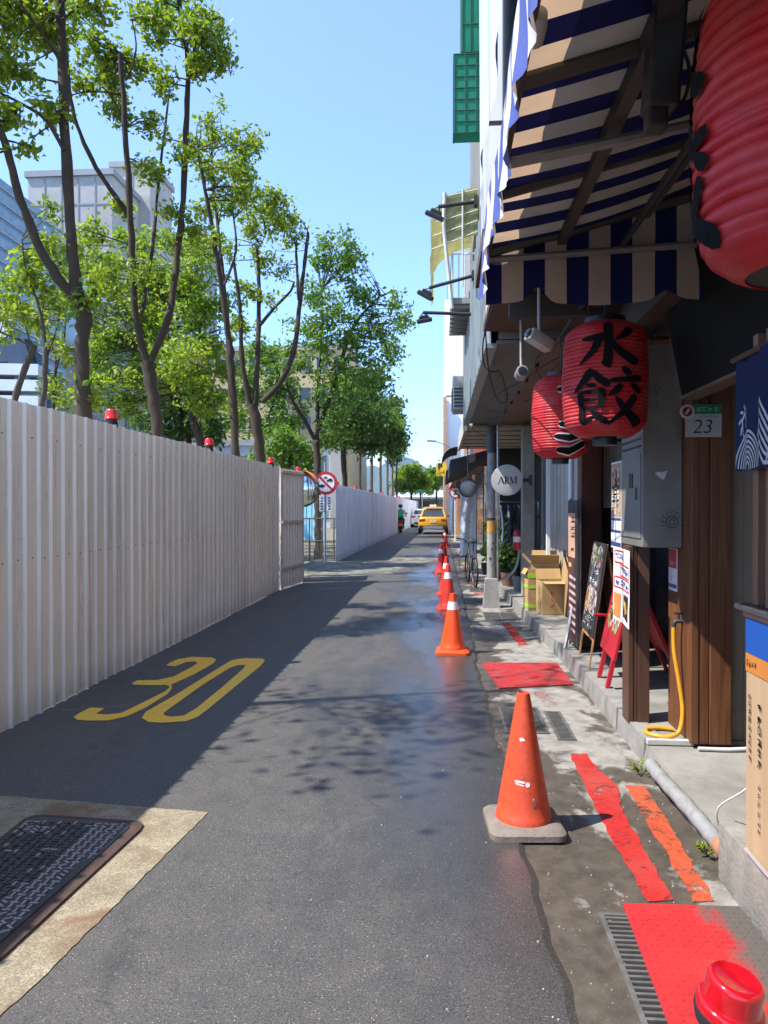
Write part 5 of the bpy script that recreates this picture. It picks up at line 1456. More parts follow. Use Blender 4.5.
# black sign board over the entrance
sb = thing('signboard', 'plain black sign board tilted over the shop entrance beside the largest lantern', 'sign', (1.45, 4.0, 2.34))
m_ = MB(); m_.prism([(1.50, 4.74, 2.34), (1.36, 4.74, 3.085), (1.44, 4.74, 3.10), (1.58, 4.74, 2.35)], (0, -4.6, 0)); m_.build('board', M('sign_black', (0.011, 0.011, 0.0105), 0.85, 0.2, 3, spec=0.12), sb)
m_ = MB(); m_.bb((1.49, 0.14, 2.318), (1.6, 4.745, 2.338)); m_.bb((1.352, 4.742, 2.335), (1.6, 4.752, 3.1)) if False else None
m_.build('edge_trim', M('trim_brown', (0.13, 0.085, 0.05), 0.6), sb)
m_ = MB(); m_.tube([(1.56, 4.6, 3.09), (1.56, 4.6, 3.62)], 0.014, 6); m_.tube([(1.56, 1.5, 3.09), (1.56, 1.5, 3.62)], 0.014, 6); m_.build('hanger', DARKMETAL, sb)

cbn = thing('cable_bundle', 'sagging dark cables strung under the soffit between the lanterns and the lamp pole', 'cable', (0.7, 8, 3.0))
CBL = M('cable_black', (0.02, 0.02, 0.022), 0.6)
random.seed(41)
for k in range(7):
    m_ = MB(); x0 = random.uniform(0.55, 1.5); pts_ = []
    ya, yb = random.uniform(4.4, 6), random.uniform(9, 13)
    for i in range(9):
        f = i / 8; pts_.append((x0 + 0.25 * math.sin(f * 5 + k), ya + (yb - ya) * f, 3.06 - random.uniform(0.0, 0.03) - (0.05 + 0.14 * (k % 3)) * math.sin(math.pi * ((f * 2) % 1))))
    m_.tube(smooth_path(pts_, 4), 0.006, 5); m_.build('wire', CBL, cbn)
# ================================================================== LANTERNS
LRED = cloth_material('lantern_red', (0.58, 0.034, 0.038), 0.26, 0.36, 0.2)
t_ = LRED.node_tree; b_ = t_.nodes['Principled BSDF']; nz_ = t_.nodes.new('ShaderNodeTexNoise'); nz_.inputs['Scale'].default_value = 7.0; nz_.inputs['Detail'].default_value = 7
rp_ = t_.nodes.new('ShaderNodeValToRGB'); rp_.color_ramp.elements[0].position = 0.42; rp_.color_ramp.elements[1].position = 0.75; rp_.color_ramp.elements[0].color = (0, 0, 0, 1); rp_.color_ramp.elements[1].color = (0.5, 0.5, 0.5, 1)
mx_ = t_.nodes.new('ShaderNodeMix'); mx_.data_type = 'RGBA'; mx_.inputs[7].default_value = (0.58, 0.14, 0.13, 1)
old_ = b_.inputs['Base Color'].links[0].from_socket
g_ = t_.nodes.new('ShaderNodeNewGeometry'); t_.links.new(g_.outputs['Position'], nz_.inputs['Vector']); t_.links.new(nz_.outputs[0], rp_.inputs[0]); t_.links.new(rp_.outputs[0], mx_.inputs[0]); t_.links.new(old_, mx_.inputs[6]); t_.links.new(mx_.outputs[2], b_.inputs['Base Color'])
LRIM = M('lantern_rim', (0.02, 0.018, 0.018), 0.5)
WATER = [([(0.5, 0.98), (0.505, 0.55), (0.49, 0.12), (0.4, 0.2)], [0.13, 0.1, 0.11, 0.03]), ([(0.08, 0.66), (0.24, 0.66), (0.39, 0.7), (0.28, 0.42), (0.05, 0.16)], [0.05, 0.09, 0.11, 0.09, 0.03]),
         ([(0.88, 0.86), (0.76, 0.72), (0.6, 0.6)], [0.13, 0.1, 0.03]), ([(0.53, 0.62), (0.68, 0.38), (0.97, 0.16)], [0.05, 0.11, 0.14])]
DUMP = [([(0.28, 1.0), (0.17, 0.8), (0.0, 0.6)], [0.1, 0.09, 0.03]), ([(0.28, 0.97), (0.38, 0.82), (0.52, 0.7)], [0.06, 0.09, 0.1]), ([(0.2, 0.72), (0.34, 0.71)], 0.06), ([(0.1, 0.6), (0.12, 0.3), (0.1, 0.06)], [0.08, 0.07, 0.08]),
        ([(0.1, 0.6), (0.28, 0.6), (0.42, 0.62), (0.4, 0.3)], [0.05, 0.06, 0.09, 0.07]), ([(0.13, 0.46), (0.38, 0.46)], 0.05), ([(0.13, 0.32), (0.38, 0.32)], 0.05), ([(0.08, 0.06), (0.2, 0.1), (0.34, 0.2)], [0.1, 0.07, 0.03]), ([(0.26, 0.28), (0.36, 0.16), (0.5, 0.05)], [0.05, 0.08, 0.1]),
        ([(0.7, 1.02), (0.8, 0.88)], [0.07, 0.12]), ([(0.52, 0.78), (0.72, 0.8), (1.0, 0.83)], [0.06, 0.07, 0.11]), ([(0.68, 0.72), (0.6, 0.6), (0.5, 0.52)], [0.09, 0.08, 0.03]), ([(0.82, 0.74), (0.98, 0.58)], [0.05, 0.12]),
        ([(0.9, 0.54), (0.76, 0.28), (0.5, 0.02)], [0.1, 0.09, 0.03]), ([(0.6, 0.5), (0.76, 0.24), (1.02, 0.02)], [0.05, 0.1, 0.15])]
RA = [([(0.25, 0.9), (0.75, 0.92)], 0.13), ([(0.12, 0.58), (0.86, 0.62), (0.8, 0.35), (0.5, 0.02)], [0.12, 0.14, 0.12, 0.05])]
BAR_ = [([(0.5, 0.95), (0.5, 0.05)], [0.16, 0.12])]
ME = [([(0.2, 0.86), (0.5, 0.8), (0.82, 0.9)], [0.1, 0.13, 0.1]), ([(0.1, 0.5), (0.45, 0.44), (0.86, 0.58)], [0.1, 0.15, 0.12]), ([(0.14, 0.1), (0.5, 0.06), (0.9, 0.32)], [0.1, 0.16, 0.13])]


def lantern(label, c, Rm, Hh, ang, chars, outline=False, ribs=30, cw=0.74):
    """chars: list of (strokes, z centre, size) on the side facing horizontal angle ang"""
    cx, cy, cz = c
    t_ = thing('paper_lantern', label, 'lantern', (cx, cy, cz - Hh / 2), 'red paper lanterns hung along the shop front')
    def rad(s):   # s in -1..1
        b = 1 - 0.10 * s * s - 0.34 * max(0, (abs(s) - 0.72) / 0.28) ** 2.2
        return Rm * b
    nz, nn_ = ribs * 6, 84
    jit = [random.uniform(-0.16, 0.16) for _ in range(ribs + 2)]
    dep = [random.uniform(0.7, 1.35) for _ in range(ribs + 2)]
    kx = [random.uniform(0, 6.28) for _ in range(4)]
    m_ = MB()
    def shell(u, v):
        i = v * nz; k = int(i / 6); ph = (i / 6) % 1
        s = -1 + 2 * (i + 6 * (jit[k] * (1 - ph) + jit[k + 1] * ph) * (0 < k < ribs)) / nz
        a = 2 * math.pi * u
        sag = 1 + 0.006 * math.sin(a * 3 + kx[0] + s * 4) + 0.004 * math.sin(a * 7 + kx[1] - s * 9)
        rr = rad(max(-1, min(1, s))) * sag * (1 - 0.024 * (30 / ribs) * (dep[k] * (1 - ph) + dep[k + 1] * ph) * (1 - abs(math.sin(math.pi * ph)) ** 0.6))
        rr *= 1 - 0.004 * math.sin(a * 29 + kx[2] + k) * (1 - abs(2 * ph - 1))
        return Vector((cx + rr * math.cos(a), cy + rr * math.sin(a), cz + s * Hh / 2))
    m_.grid(shell, nn_, nz); m_.build('shade', LRED, t_, 75)
    r0 = rad(1) * 0.86
    m_ = MB(); m_.lathe([(rad(1) * 0.99, Hh / 2 - 0.006), (r0, Hh / 2 + 0.004), (r0 * 0.98, Hh / 2 + 0.035), (r0 * 0.7, Hh / 2 + 0.036)], 40, (cx, cy, cz)); m_.build('top_ring', LRIM, t_, 40)
    m_ = MB(); m_.lathe([(rad(1) * 0.99, -Hh / 2 + 0.006), (r0 * 0.6, -Hh / 2 - 0.002), (r0 * 0.58, -Hh / 2 - 0.045), (r0 * 0.4, -Hh / 2 - 0.046)][::-1], 40, (cx, cy, cz)); m_.build('bottom_ring', LRIM, t_, 40)
    m_ = MB(); m_.tube([(cx, cy, cz + Hh / 2 + 0.03), (cx, cy, 3.06)], 0.006, 6); m_.tube([(cx - r0 * .9, cy, cz + Hh / 2 + 0.03), (cx, cy, cz + Hh / 2 + 0.12), (cx + r0 * .9, cy, cz + Hh / 2 + 0.03)], 0.004, 5); m_.build('hanger', DARKMETAL, t_)
    m_ = MB()
    def mapper(zc, size, lift):
        lift += 0.003
        def f(x, y):
            z = zc + (y - 0.5) * size
            s = max(-1, min(1, z / (Hh / 2)))
            rr = rad(s) + lift
            a = ang + (x - 0.5) * size * cw / 0.6 / Rm
            return Vector((cx + rr * math.cos(a), cy + rr * math.sin(a), cz + z))
        return f
    for strokes, zc, size in chars:
        for pts_, ws_ in strokes:
            ws_ = [w_ * 1.3 for w_ in ws_] if isinstance(ws_, list) else ws_ * 1.25
            if outline:
                wl = [w_ + 0.08 for w_ in ws_] if isinstance(ws_, list) else ws_ + 0.08
                m_.ribbon(pts_, wl, mapper(zc, size, 0.0035), 1, 0.06)
            m_.ribbon(pts_, ws_, mapper(zc, size, 0.006), 0, 0.06)
    m_.build('lettering', [M('lantern_ink', (0.009, 0.009, 0.009), 0.92, 0.2, spec=0.08), M('lantern_white', (0.72, 0.68, 0.66), 0.6)], t_, fix=False)
    return t_

lantern('red lantern with black brush characters for dumplings, middle one of the row', (1.0, 4.6, 2.415), 0.255, 0.69, R(-98), [(WATER, 0.165, 0.30), (DUMP, -0.13, 0.33)])
lantern('red lantern with white outlined black script, farther and lower behind the middle lantern', (0.99, 6.2, 2.385), 0.235, 0.67, R(-78), [(RA, 0.18, 0.24), (BAR_, 0.02, 0.16), (ME, -0.17, 0.27)], True)
lantern('largest nearby red ribbed lantern cut by the frame, black characters turned to the street', (0.93, 1.95, 2.62), 0.275, 0.76, R(150), [(WATER, 0.19, 0.32), (DUMP, -0.15, 0.34)], False, 21)
m_ = MB(); m_.tube([(0.96, 1.0, 3.065), (1.0, 6.6, 3.065)], 0.018, 8); m_.tube([(1.0, 4.31, 3.065), (1.0, 4.31, 3.12)], 0.012, 6)
m_.build('lantern_rail', DARKMETAL, None); tag(bpy.data.objects['lantern_rail'], 'thin dark rail carrying the red lanterns under the soffit', 'rail')

# security cameras
def cctv(label, p, yaw, tilt, L, r_, mat, box=True):
    t_ = thing('security_camera', label, 'camera', p, 'security cameras under the soffit')
    p = Vector(p); rt = Matrix.Rotation(yaw, 3, 'Z') @ Matrix.Rotation(tilt, 3, 'X')
    m_ = MB()
    if box: m_.box(p, (r_ * 2, L, r_ * 1.9), rt, 0.012)
    else: m_.lathe([(r_, -L / 2), (r_, L / 2), (r_ * .8, L / 2 + .004)], 20, p, rt @ Matrix.Rotation(R(90), 3, 'X'))
    m_.build('housing', mat, t_, 40)
    m_ = MB(); m_.lathe([(r_ * 0.7, 0), (r_ * 0.7, 0.012), (0, 0.014)], 18, p + rt @ Vector((0, -L / 2, 0)), rt @ Matrix.Rotation(R(90), 3, 'X')); m_.build('lens', glass_dark('lens_glass'), t_, 40)
    m_ = MB(); m_.tube([p + Vector((0, 0, r_ * .8)), p + Vector((0.0, 0.02, 0.11)), (p.x, p.y + 0.02, 3.19)], 0.010, 8); m_.lathe([(0.035, 0), (0.035, 0.02)], 14, (p.x, p.y + 0.02, 3.1)); m_.build('bracket', M('camera_bracket', (0.3, 0.28, 0.25), 0.5, dirt=0.3), t_, 40)
cctv('white box security camera pointing to the street, left of the middle lantern', (0.6, 4.55, 2.66), R(-62), R(-24), 0.17, 0.04, M('camera_white', (0.42, 0.38, 0.33), 0.45, dirt=0.3))
cctv('small round security camera facing the viewer, above the farther lantern', (0.6, 5.55, 2.64), R(0), R(-4), 0.13, 0.045, M('camera_grey', (0.22, 0.21, 0.2), 0.4), False)

# ================================================================== STALL COUNTER, PLINTH, NOREN (near right)
pl = MB(); pl.bb((1.245, 0.5, -0.03), (1.9, 3.42, 0.245), 0.012)
po = pl.build('plinth', M('plinth_concrete', (0.24, 0.225, 0.195), 0.9, 0.25, 9, bump=0.7, bscale=45, dirt=0.5), None, 40)
tag(po, 'rough concrete plinth under the blue and orange panelled stall counter', 'plinth')
ct = thing('stall_counter', 'stall counter clad in a blue, orange and pale wood panel with black script', 'counter', (1.3, 2.2, 0.245))
PALEW = wood_material('pale_panel', (0.34, 0.225, 0.125), (0.46, 0.32, 0.19), 0.35, 0.6)
m_ = MB()
m_.bb((1.252, 0.6, 0.247), (1.30, 3.13, 0.98)); m_.build('front_panel', PALEW, ct)
m_ = MB(); m_.bb((1.249, 0.6, 0.982), (1.30, 3.132, 1.055)); m_.build('orange_band', M('band_orange', (0.48, 0.17, 0.03), 0.55, 0.08, 4), ct)
m_ = MB(); m_.bb((1.249, 0.6, 1.057), (1.30, 3.132, 1.2)); m_.build('blue_band', M('band_blue', (0.006, 0.07, 0.31), 0.5, 0.1, 4), ct)
m_ = MB(); m_.bb((1.245, 0.6, 1.202), (1.42, 3.15, 1.225)); m_.build('timber_edge', wood_material('counter_timber', (0.25, 0.13, 0.08), (0.4, 0.23, 0.15), 1.0), ct)
m_ = MB(); m_.bb((1.225, 0.6, 1.227), (1.55, 3.19, 1.25), 0.004); m_.build('countertop', M('dark_laminate', (0.05, 0.05, 0.055), 0.4, 0.2, 8), ct)
m_ = MB(); m_.bb((1.31, 0.6, 0.245), (1.9, 3.12, 1.2)); m_.build('carcass', M('carcass_dark', (0.12, 0.1, 0.08), 0.8), ct)
m_ = MB()
fn = side(1.246, 3.05, 0.62)
glyphs(m_, fn, -0.05, 0.0, -0.02, 0.28, 1, 9, 0, 0.16, 1.0); glyphs(m_, fn, 0.035, 0.0, 0.075, 0.26, 1, 6, 0, 0.18, 1.0); glyphs(m_, fn, 0.04, -0.3, 0.065, -0.05, 1, 7, 0, 0.14, 0.7)
glyphs(m_, fn, 0.22, -0.1, 0.27, 0.28, 1, 8, 0, 0.16, 1.0); glyphs(m_, fn, 0.45, -0.2, 0.5, 0.28, 1, 9, 0, 0.16, 1.0)
glyphs(m_, side(1.246, 3.05, 1.018), -0.07, -0.018, 0.03, 0.02, 4, 1, 0, 0.18, 1.0)
m_.build('lettering', INK, ct)
m_ = MB()
for y0 in (3.09, 2.97, 2.5, 2.1, 1.6): m_.bb((1.275, y0, 1.251), (1.31, y0 + 0.045, 2.35), 0.004)
m_.bb((1.29, 0.6, 2.35), (1.33, 3.0, 2.40)); m_.build('window_frame', wood_material('frame_timber', (0.16, 0.07, 0.04), (0.3, 0.15, 0.09), 1.0), ct)
m_ = MB(); m_.tube(smooth_path([(1.24, 3.1, 0.26), (1.238, 2.9, 0.255), (1.24, 2.6, 0.26), (1.24, 1.6, 0.256)], 5), 0.008, 6); m_.build('cable', M('cable_grey', (0.3, 0.28, 0.27), 0.5), ct)
cbl = thing('cable', 'thin white cable dangling onto the slab beside the stall counter', 'cable', (1.27, 3.5, 0.1))
m_ = MB(); m_.tube(smooth_path([(1.31, 3.145, 0.72), (1.31, 3.2, 0.5), (1.25, 3.42, 0.3), (1.29, 3.5, 0.16), (1.36, 3.56, 0.11)], 6), 0.0045, 6); m_.build('cable', WHITEPAINT, cbl, 50)

nr = thing('noren_curtain', 'navy shop curtain printed with white sea waves above the counter', 'curtain', (1.3, 2.8, 2.1))
NAVY = cloth_material('noren_navy', (0.012, 0.018, 0.055), 0.05)
NWHITE = cloth_material('noren_white', (0.5, 0.48, 0.45), 0.15)
def nor(x, y, lift=0.0):
    yy = 3.24 - x
    return Vector((1.25 + 0.012 * math.sin(x * 16) + 0.008 * math.sin(x * 37) - lift, yy, 1.80 + y))
m_ = MB(); m_.grid(lambda u, v: nor(u * 2.0, 0.47 * v), 80, 4); m_.build('cloth', NAVY, nr, 60, fix=False)
m_ = MB()
nf = lambda x, y: nor(max(0.003, 0.004 + x * 0.55), y, 0.004)
for w0 in (0.0, 0.60, 1.2, 1.8, 2.4, 3.0):
    for k in range(7):                      # rounded swell, like a fan of ribs
        r_ = 0.26 - k * 0.034
        m_.ribbon([(w0 + 0.2 + r_ * 0.8 * math.cos(a), 0.0 + r_ * 0.62 * math.sin(a)) for a in [R(4 + i * 8.6) for i in range(21)]], 0.012, nf, 0, 0.03, False)
    for k in range(6):                      # pointed wave crest
        h_ = 0.27 - k * 0.04
        m_.ribbon([(w0 + 0.37 + k * 0.012, max(0.02, h_ - 0.14)), (w0 + 0.43, h_ - 0.07), (w0 + 0.50, h_), (w0 + 0.57, h_ - 0.05), (w0 + 0.66, max(0.02, h_ - 0.14))], 0.015, nf, 0, 0.02, False)
    for k in range(6):                      # foam curl
        a = R(40 + k * 40); m_.ribbon([(w0 + 0.10 + 0.05 * math.cos(a), 0.2 + 0.05 * math.sin(a)), (w0 + 0.10 + 0.075 * math.cos(a + .4), 0.2 + 0.075 * math.sin(a + .4))], 0.02, nf, 0, 0.02)
    m_.ribbon([(w0 + 0.07, 0.16), (w0 + 0.06, 0.21), (w0 + 0.1, 0.24), (w0 + 0.14, 0.21), (w0 + 0.12, 0.18)], 0.016, nf, 0, 0.02)
m_.build('wave_print', NWHITE, nr, fix=False)
m_ = MB(); m_.tube([(1.25, 3.28, 2.275), (1.25, 0.6, 2.275)], 0.012, 8); m_.build('rod', BROWN, nr)

# ================================================================== BOARDS AND POSTERS
def patches(mbx, fn, x0, y0, x1, y1, n, mis, smin, smax):
    for _ in range(n):
        w_, h_ = random.uniform(smin, smax), random.uniform(smin, smax) * 0.8
        cx_, cy_ = random.uniform(x0 + w_ / 2, x1 - w_ / 2), random.uniform(y0 + h_ / 2, y1 - h_ / 2)
        k = random.randint(6, 9); ph = random.random()
        loop = [fn(cx_ + w_ / 2 * math.cos(2 * math.pi * (i + ph) / k) * random.uniform(.7, 1.1), cy_ + h_ / 2 * math.sin(2 * math.pi * (i + ph) / k) * random.uniform(.7, 1.1)) for i in range(k)]
        n0 = len(mbx.v)
        mbx.add(loop, [tuple(range(k))], random.choice(mis))

FOOD = [M('food_orange', (0.55, 0.2, 0.05), 0.6), M('food_brown', (0.2, 0.08, 0.03), 0.6), M('food_yellow', (0.6, 0.42, 0.1), 0.6), M('food_pink', (0.6, 0.2, 0.3), 0.6), M('food_green', (0.2, 0.32, 0.1), 0.6)]
PB = M('print_blue', (0.05, 0.1, 0.3), 0.6)
CHALK = M('chalk_board', (0.03, 0.03, 0.032), 0.7, 0.25, 8)
CHALKW = M('chalk_white', (0.6, 0.58, 0.54), 0.8)

def lean_plane(foot0, foot1, top_off, h):
    """plane from two ground points rising h with horizontal offset; fn(u 0..1 from foot0 to foot1, v 0..1 up, lift)"""
    f0, f1 = Vector(foot0), Vector(foot1)
    up = Vector((top_off[0], top_off[1], h))
    e = f1 - f0
    nn = e.cross(up).normalized()
    if nn.x > 0: nn = -nn
    return lambda u, v, l=0.0: f0 + e * u + up * v + nn * l

random.seed(31)
ab = thing('menu_board', 'wooden framed black chalk menu board standing on the walkway', 'menu board', (1.5, 7.3, 0.15))
pf = lean_plane((1.40, 7.66, 0.145), (1.37, 6.98, 0.145), (0.17, 0.03), 1.16)
m_ = MB()
def slab(mbx, fn, u0, v0, u1, v1, l0, l1, mi=0):
    a = [fn(u0, v0, l0), fn(u1, v0, l0), fn(u1, v1, l0), fn(u0, v1, l0)]; b = [fn(u0, v0, l1), fn(u1, v0, l1), fn(u1, v1, l1), fn(u0, v1, l1)]
    mbx.add(a + b, [(0, 1, 2, 3), (4, 5, 6, 7), (0, 1, 5, 4), (1, 2, 6, 5), (2, 3, 7, 6), (3, 0, 4, 7)], mi)
slab(m_, pf, 0.0, 0.0, 0.045, 1.0, -0.02, -0.006); slab(m_, pf, 0.955, 0.0, 1.0, 1.0, -0.02, -0.006); slab(m_, pf, 0.045, 0.22, 0.955, 0.25, -0.02, -0.007)
PINE = wood_material('pine_frame', (0.34, 0.18, 0.07), (0.55, 0.33, 0.14), 1.0)
m_.build('frame', PINE, ab)
m_ = MB(); slab(m_, pf, -0.01, 0.25, 1.01, 1.0, -0.0045, 0.006)
bf_ = lambda x, y: pf(x, y, 0.0085)
patches(m_, bf_, 0.04, 0.40, 0.96, 0.64, 80, [1, 3, 4, 5, 1], 0.06, 0.18); patches(m_, bf_, 0.04, 0.78, 0.96, 0.99, 55, [1, 4, 6, 6, 7, 3], 0.05, 0.15)
patches(m_, lambda x, y: pf(x, y, 0.0075), 0.1, 0.62, 0.9, 0.8, 8, [7], 0.15, 0.3)
bf2 = lambda x, y: pf(x, y, 0.0105)
glyphs(m_, bf2, 0.1, 0.29, 0.9, 0.44, 6, 4, 1, 0.16); glyphs(m_, bf2, 0.15, 0.63, 0.85, 0.79, 3, 2, 1, 0.14); glyphs(m_, bf2, 0.1, 0.44, 0.9, 0.62, 5, 4, 1, 0.12, 0.6)
m_.build('chalk_panel', [CHALK, CHALKW, FOOD[0], FOOD[3], FOOD[2], FOOD[0], FOOD[4], M('chalk_grey', (0.12, 0.12, 0.13), 0.8)], ab, fix=False)
pb = lean_plane((1.78, 7.62, 0.145), (1.75, 7.02, 0.145), (-0.2, 0.0), 1.14)
m_ = MB(); slab(m_, pb, 0.0, 0.0, 0.06, 1.0, -0.012, 0.012); slab(m_, pb, 0.94, 0.0, 1.0, 1.0, -0.012, 0.012); slab(m_, pb, 0.06, 0.26, 0.94, 0.98, -0.006, 0.006); m_.build('rear_leaf', OAK, ab)
ls = thing('leaning_board', 'thin grey board strut leaning beside the chalk menu board', 'board', (1.4, 8.0, 0.15))
m_ = MB(); m_.tube([(1.32, 7.95, 0.15), (1.44, 8.1, 0.66)], 0.022, 6); m_.build('strut', GREYMETAL, ls)

rb = thing('menu_board', 'bright red folding menu board with colourful poster behind the brown corner post', 'menu board', (1.6, 6.4, 0.15))
REDW = M('red_wood', (0.42, 0.012, 0.022), 0.4, 0.12, 8, dirt=0.15)
pr = lean_plane((1.40, 6.72, 0.145), (1.37, 6.16, 0.145), (0.2, 0.0), 0.92)
m_ = MB()
slab(m_, pr, 0.08, 0.0, 0.17, 0.36, -0.02, 0.012); slab(m_, pr, 0.83, 0.0, 0.92, 0.36, -0.02, 0.012); m_.build('leg', REDW, rb)
m_ = MB(); slab(m_, pr, -0.16, 0.27, 1.06, 1.0, -0.004, 0.016)
rf = lambda x, y: pr(x, y, 0.0185); rf2 = lambda x, y: pr(x, y, 0.0205)
patches(m_, rf, -0.06, 0.46, 0.95, 0.97, 55, [1, 2, 3, 4, 5, 1], 0.1, 0.3); patches(m_, rf2, 0.2, 0.55, 0.4, 0.92, 5, [6], 0.1, 0.2)
glyphs(m_, lambda x, y: pr(x, y, 0.0225), 0.0, 0.6, 0.9, 0.95, 5, 5, 6, 0.16, 0.8)
m_.build('panel', [REDW, PAPER, FOOD[2], FOOD[3], FOOD[0], FOOD[4], INK], rb, fix=False)
pr2 = lean_plane((2.06, 6.9, 0.145), (2.02, 6.3, 0.145), (-0.42, -0.1), 0.92)
m_ = MB(); slab(m_, pr2, 0.0, 0.0, 0.12, 1.0, -0.015, 0.015); slab(m_, pr2, 0.88, 0.0, 1.0, 1.0, -0.015, 0.015); slab(m_, pr2, 0.12, 0.3, 0.88, 1.0, -0.006, 0.006); m_.build('rear_leaf', REDW, rb)
m_ = MB(); m_.tube([(1.42, 6.95, 0.66), (1.85, 7.0, 0.62)], 0.016, 6); m_.build('brace', REDW, rb)

ps = thing('poster', 'white and red food poster with pictures taped to the brown corner post', 'poster', (1.3, 5.42, 1.1))
def pw(x, y, l=0.0):
    return Vector((1.302 - l - 0.02 * (x - 0.5) ** 2 * (1 if y > .3 else 1.6) + 0.012 * math.sin(x * 5), 5.66 - x * 0.52, 0.815 + y * 0.535))
m_ = MB(); m_.grid(lambda u, v: pw(u, v), 8, 8)
pq = lambda x, y: pw(x, y, 0.003); pq2 = lambda x, y: pw(x, y, 0.005)
for (u0, v0, u1, v1) in ((0.06, 0.8, 0.5, 0.96), (0.3, 0.63, 0.95, 0.78), (0.04, 0.46, 0.96, 0.6)):
    m_.ribbon([(u0, v0), (u1, v0), (u1, v1), (u0, v1), (u0, v0)], 0.022, pq, 1, 0.1, False)
    glyphs(m_, pq2, u0 + 0.03, v0 + 0.015, u1 - 0.03, v1 - 0.015, 4, 1, 2, 0.2, 1.0)
m_.prism([pq(0.5, 0.1), pq(0.9, 0.06), pq(0.92, 0.4), pq(0.55, 0.4)], (-0.0005, 0, 0), 3); m_.prism([pq(0.02, 0.06), pq(0.3, 0.04), pq(0.34, 0.38), pq(0.04, 0.38)], (-0.0005, 0, 0), 4)
patches(m_, pq2, 0.55, 0.12, 0.88, 0.38, 7, [5, 4], 0.08, 0.2); patches(m_, pq2, 0.05, 0.08, 0.3, 0.36, 7, [5, 6, 3], 0.08, 0.16)
m_.build('print', [PAPER, M('print_red', (0.5, 0.03, 0.04), 0.5), PB, INK, FOOD[0], FOOD[2], FOOD[3]], ps, fix=False)
ps2 = thing('poster', 'tan menu poster with blue grid at its foot, beside the meter cabinet', 'poster', (1.32, 5.6, 1.7))
m_ = MB()
q = lambda x, y, l=0.0: Vector((1.325 - l, 5.86 - x * 0.32, 1.34 + y * 0.65))
m_.quad(q(0, 0), q(1, 0), q(1, 1), q(0, 1)); slabq = lambda u0, v0, u1, v1, mi, l: m_.quad(q(u0, v0, l), q(u1, v0, l), q(u1, v1, l), q(u0, v1, l), mi)
slabq(0.03, 0.36, 0.97, 0.98, 1, 0.002); slabq(0.03, 0.02, 0.97, 0.07, 2, 0.002); slabq(0.03, 0.18, 0.97, 0.21, 2, 0.002); slabq(0.03, 0.32, 0.97, 0.35, 2, 0.002); slabq(0.47, 0.07, 0.51, 0.32, 2, 0.003)
patches(m_, lambda x, y: q(x, y, 0.004), 0.1, 0.4, 0.9, 0.94, 16, [3, 4, 5], 0.12, 0.3); glyphs(m_, lambda x, y: q(x, y, 0.006), 0.1, 0.38, 0.9, 0.95, 3, 7, 0, 0.2, 0.7)
m_.build('print', [PAPER, M('poster_tan', (0.4, 0.27, 0.15), 0.7), M('grid_blue', (0.03, 0.05, 0.16), 0.6), FOOD[1], FOOD[0], INK], ps2, fix=False)
m_ = MB(); m_.bb((1.33, 5.54, 1.3), (1.345, 5.87, 2.0)); m_.build('backing', BLACK, ps2)
mbn = thing('menu_banner', 'narrow brown standing menu banner with tan head panel beside the white downpipe', 'menu board', (1.42, 7.9, 0.15))
m_ = MB()
q = lambda x, y, l=0.0: Vector((1.40 - l + 0.02 * x, 8.24 - x * 0.5, 0.2 + y * 1.52))
m_.quad(q(0, 0), q(1, 0), q(1, 1), q(0, 1)); slabq(0.04, 0.60, 0.96, 0.91, 1, 0.002); slabq(0.08, 0.53, 0.34, 0.56, 2, 0.002); slabq(0, 0.92, 1, 1.0, 4, 0.001)
glyphs(m_, lambda x, y: q(x, y, 0.004), 0.2, 0.62, 0.8, 0.89, 1, 5, 3, 0.12)
for i in range(8): m_.ribbon([(0.15, 0.10 + i * 0.052), (0.9, 0.085 + i * 0.052)], 0.022, lambda x, y: q(x, y, 0.003), 5, 9, False)
m_.build('print', [M('banner_maroon', (0.1, 0.03, 0.025), 0.6), M('banner_tan', (0.5, 0.3, 0.2), 0.6), FOOD[2], INK, M('banner_dark', (0.05, 0.04, 0.045), 0.6), M('banner_text', (0.55, 0.42, 0.38), 0.6)], mbn, fix=False)
m_ = MB(); m_.tube([(1.425, 8.24, 0.145), (1.425, 8.24, 1.74)], 0.012, 6); m_.tube([(1.445, 7.74, 0.145), (1.445, 7.74, 1.74)], 0.012, 6); m_.bb((1.412, 7.75, 0.2), (1.425, 8.23, 1.72)); m_.build('stand', DARKMETAL, mbn)

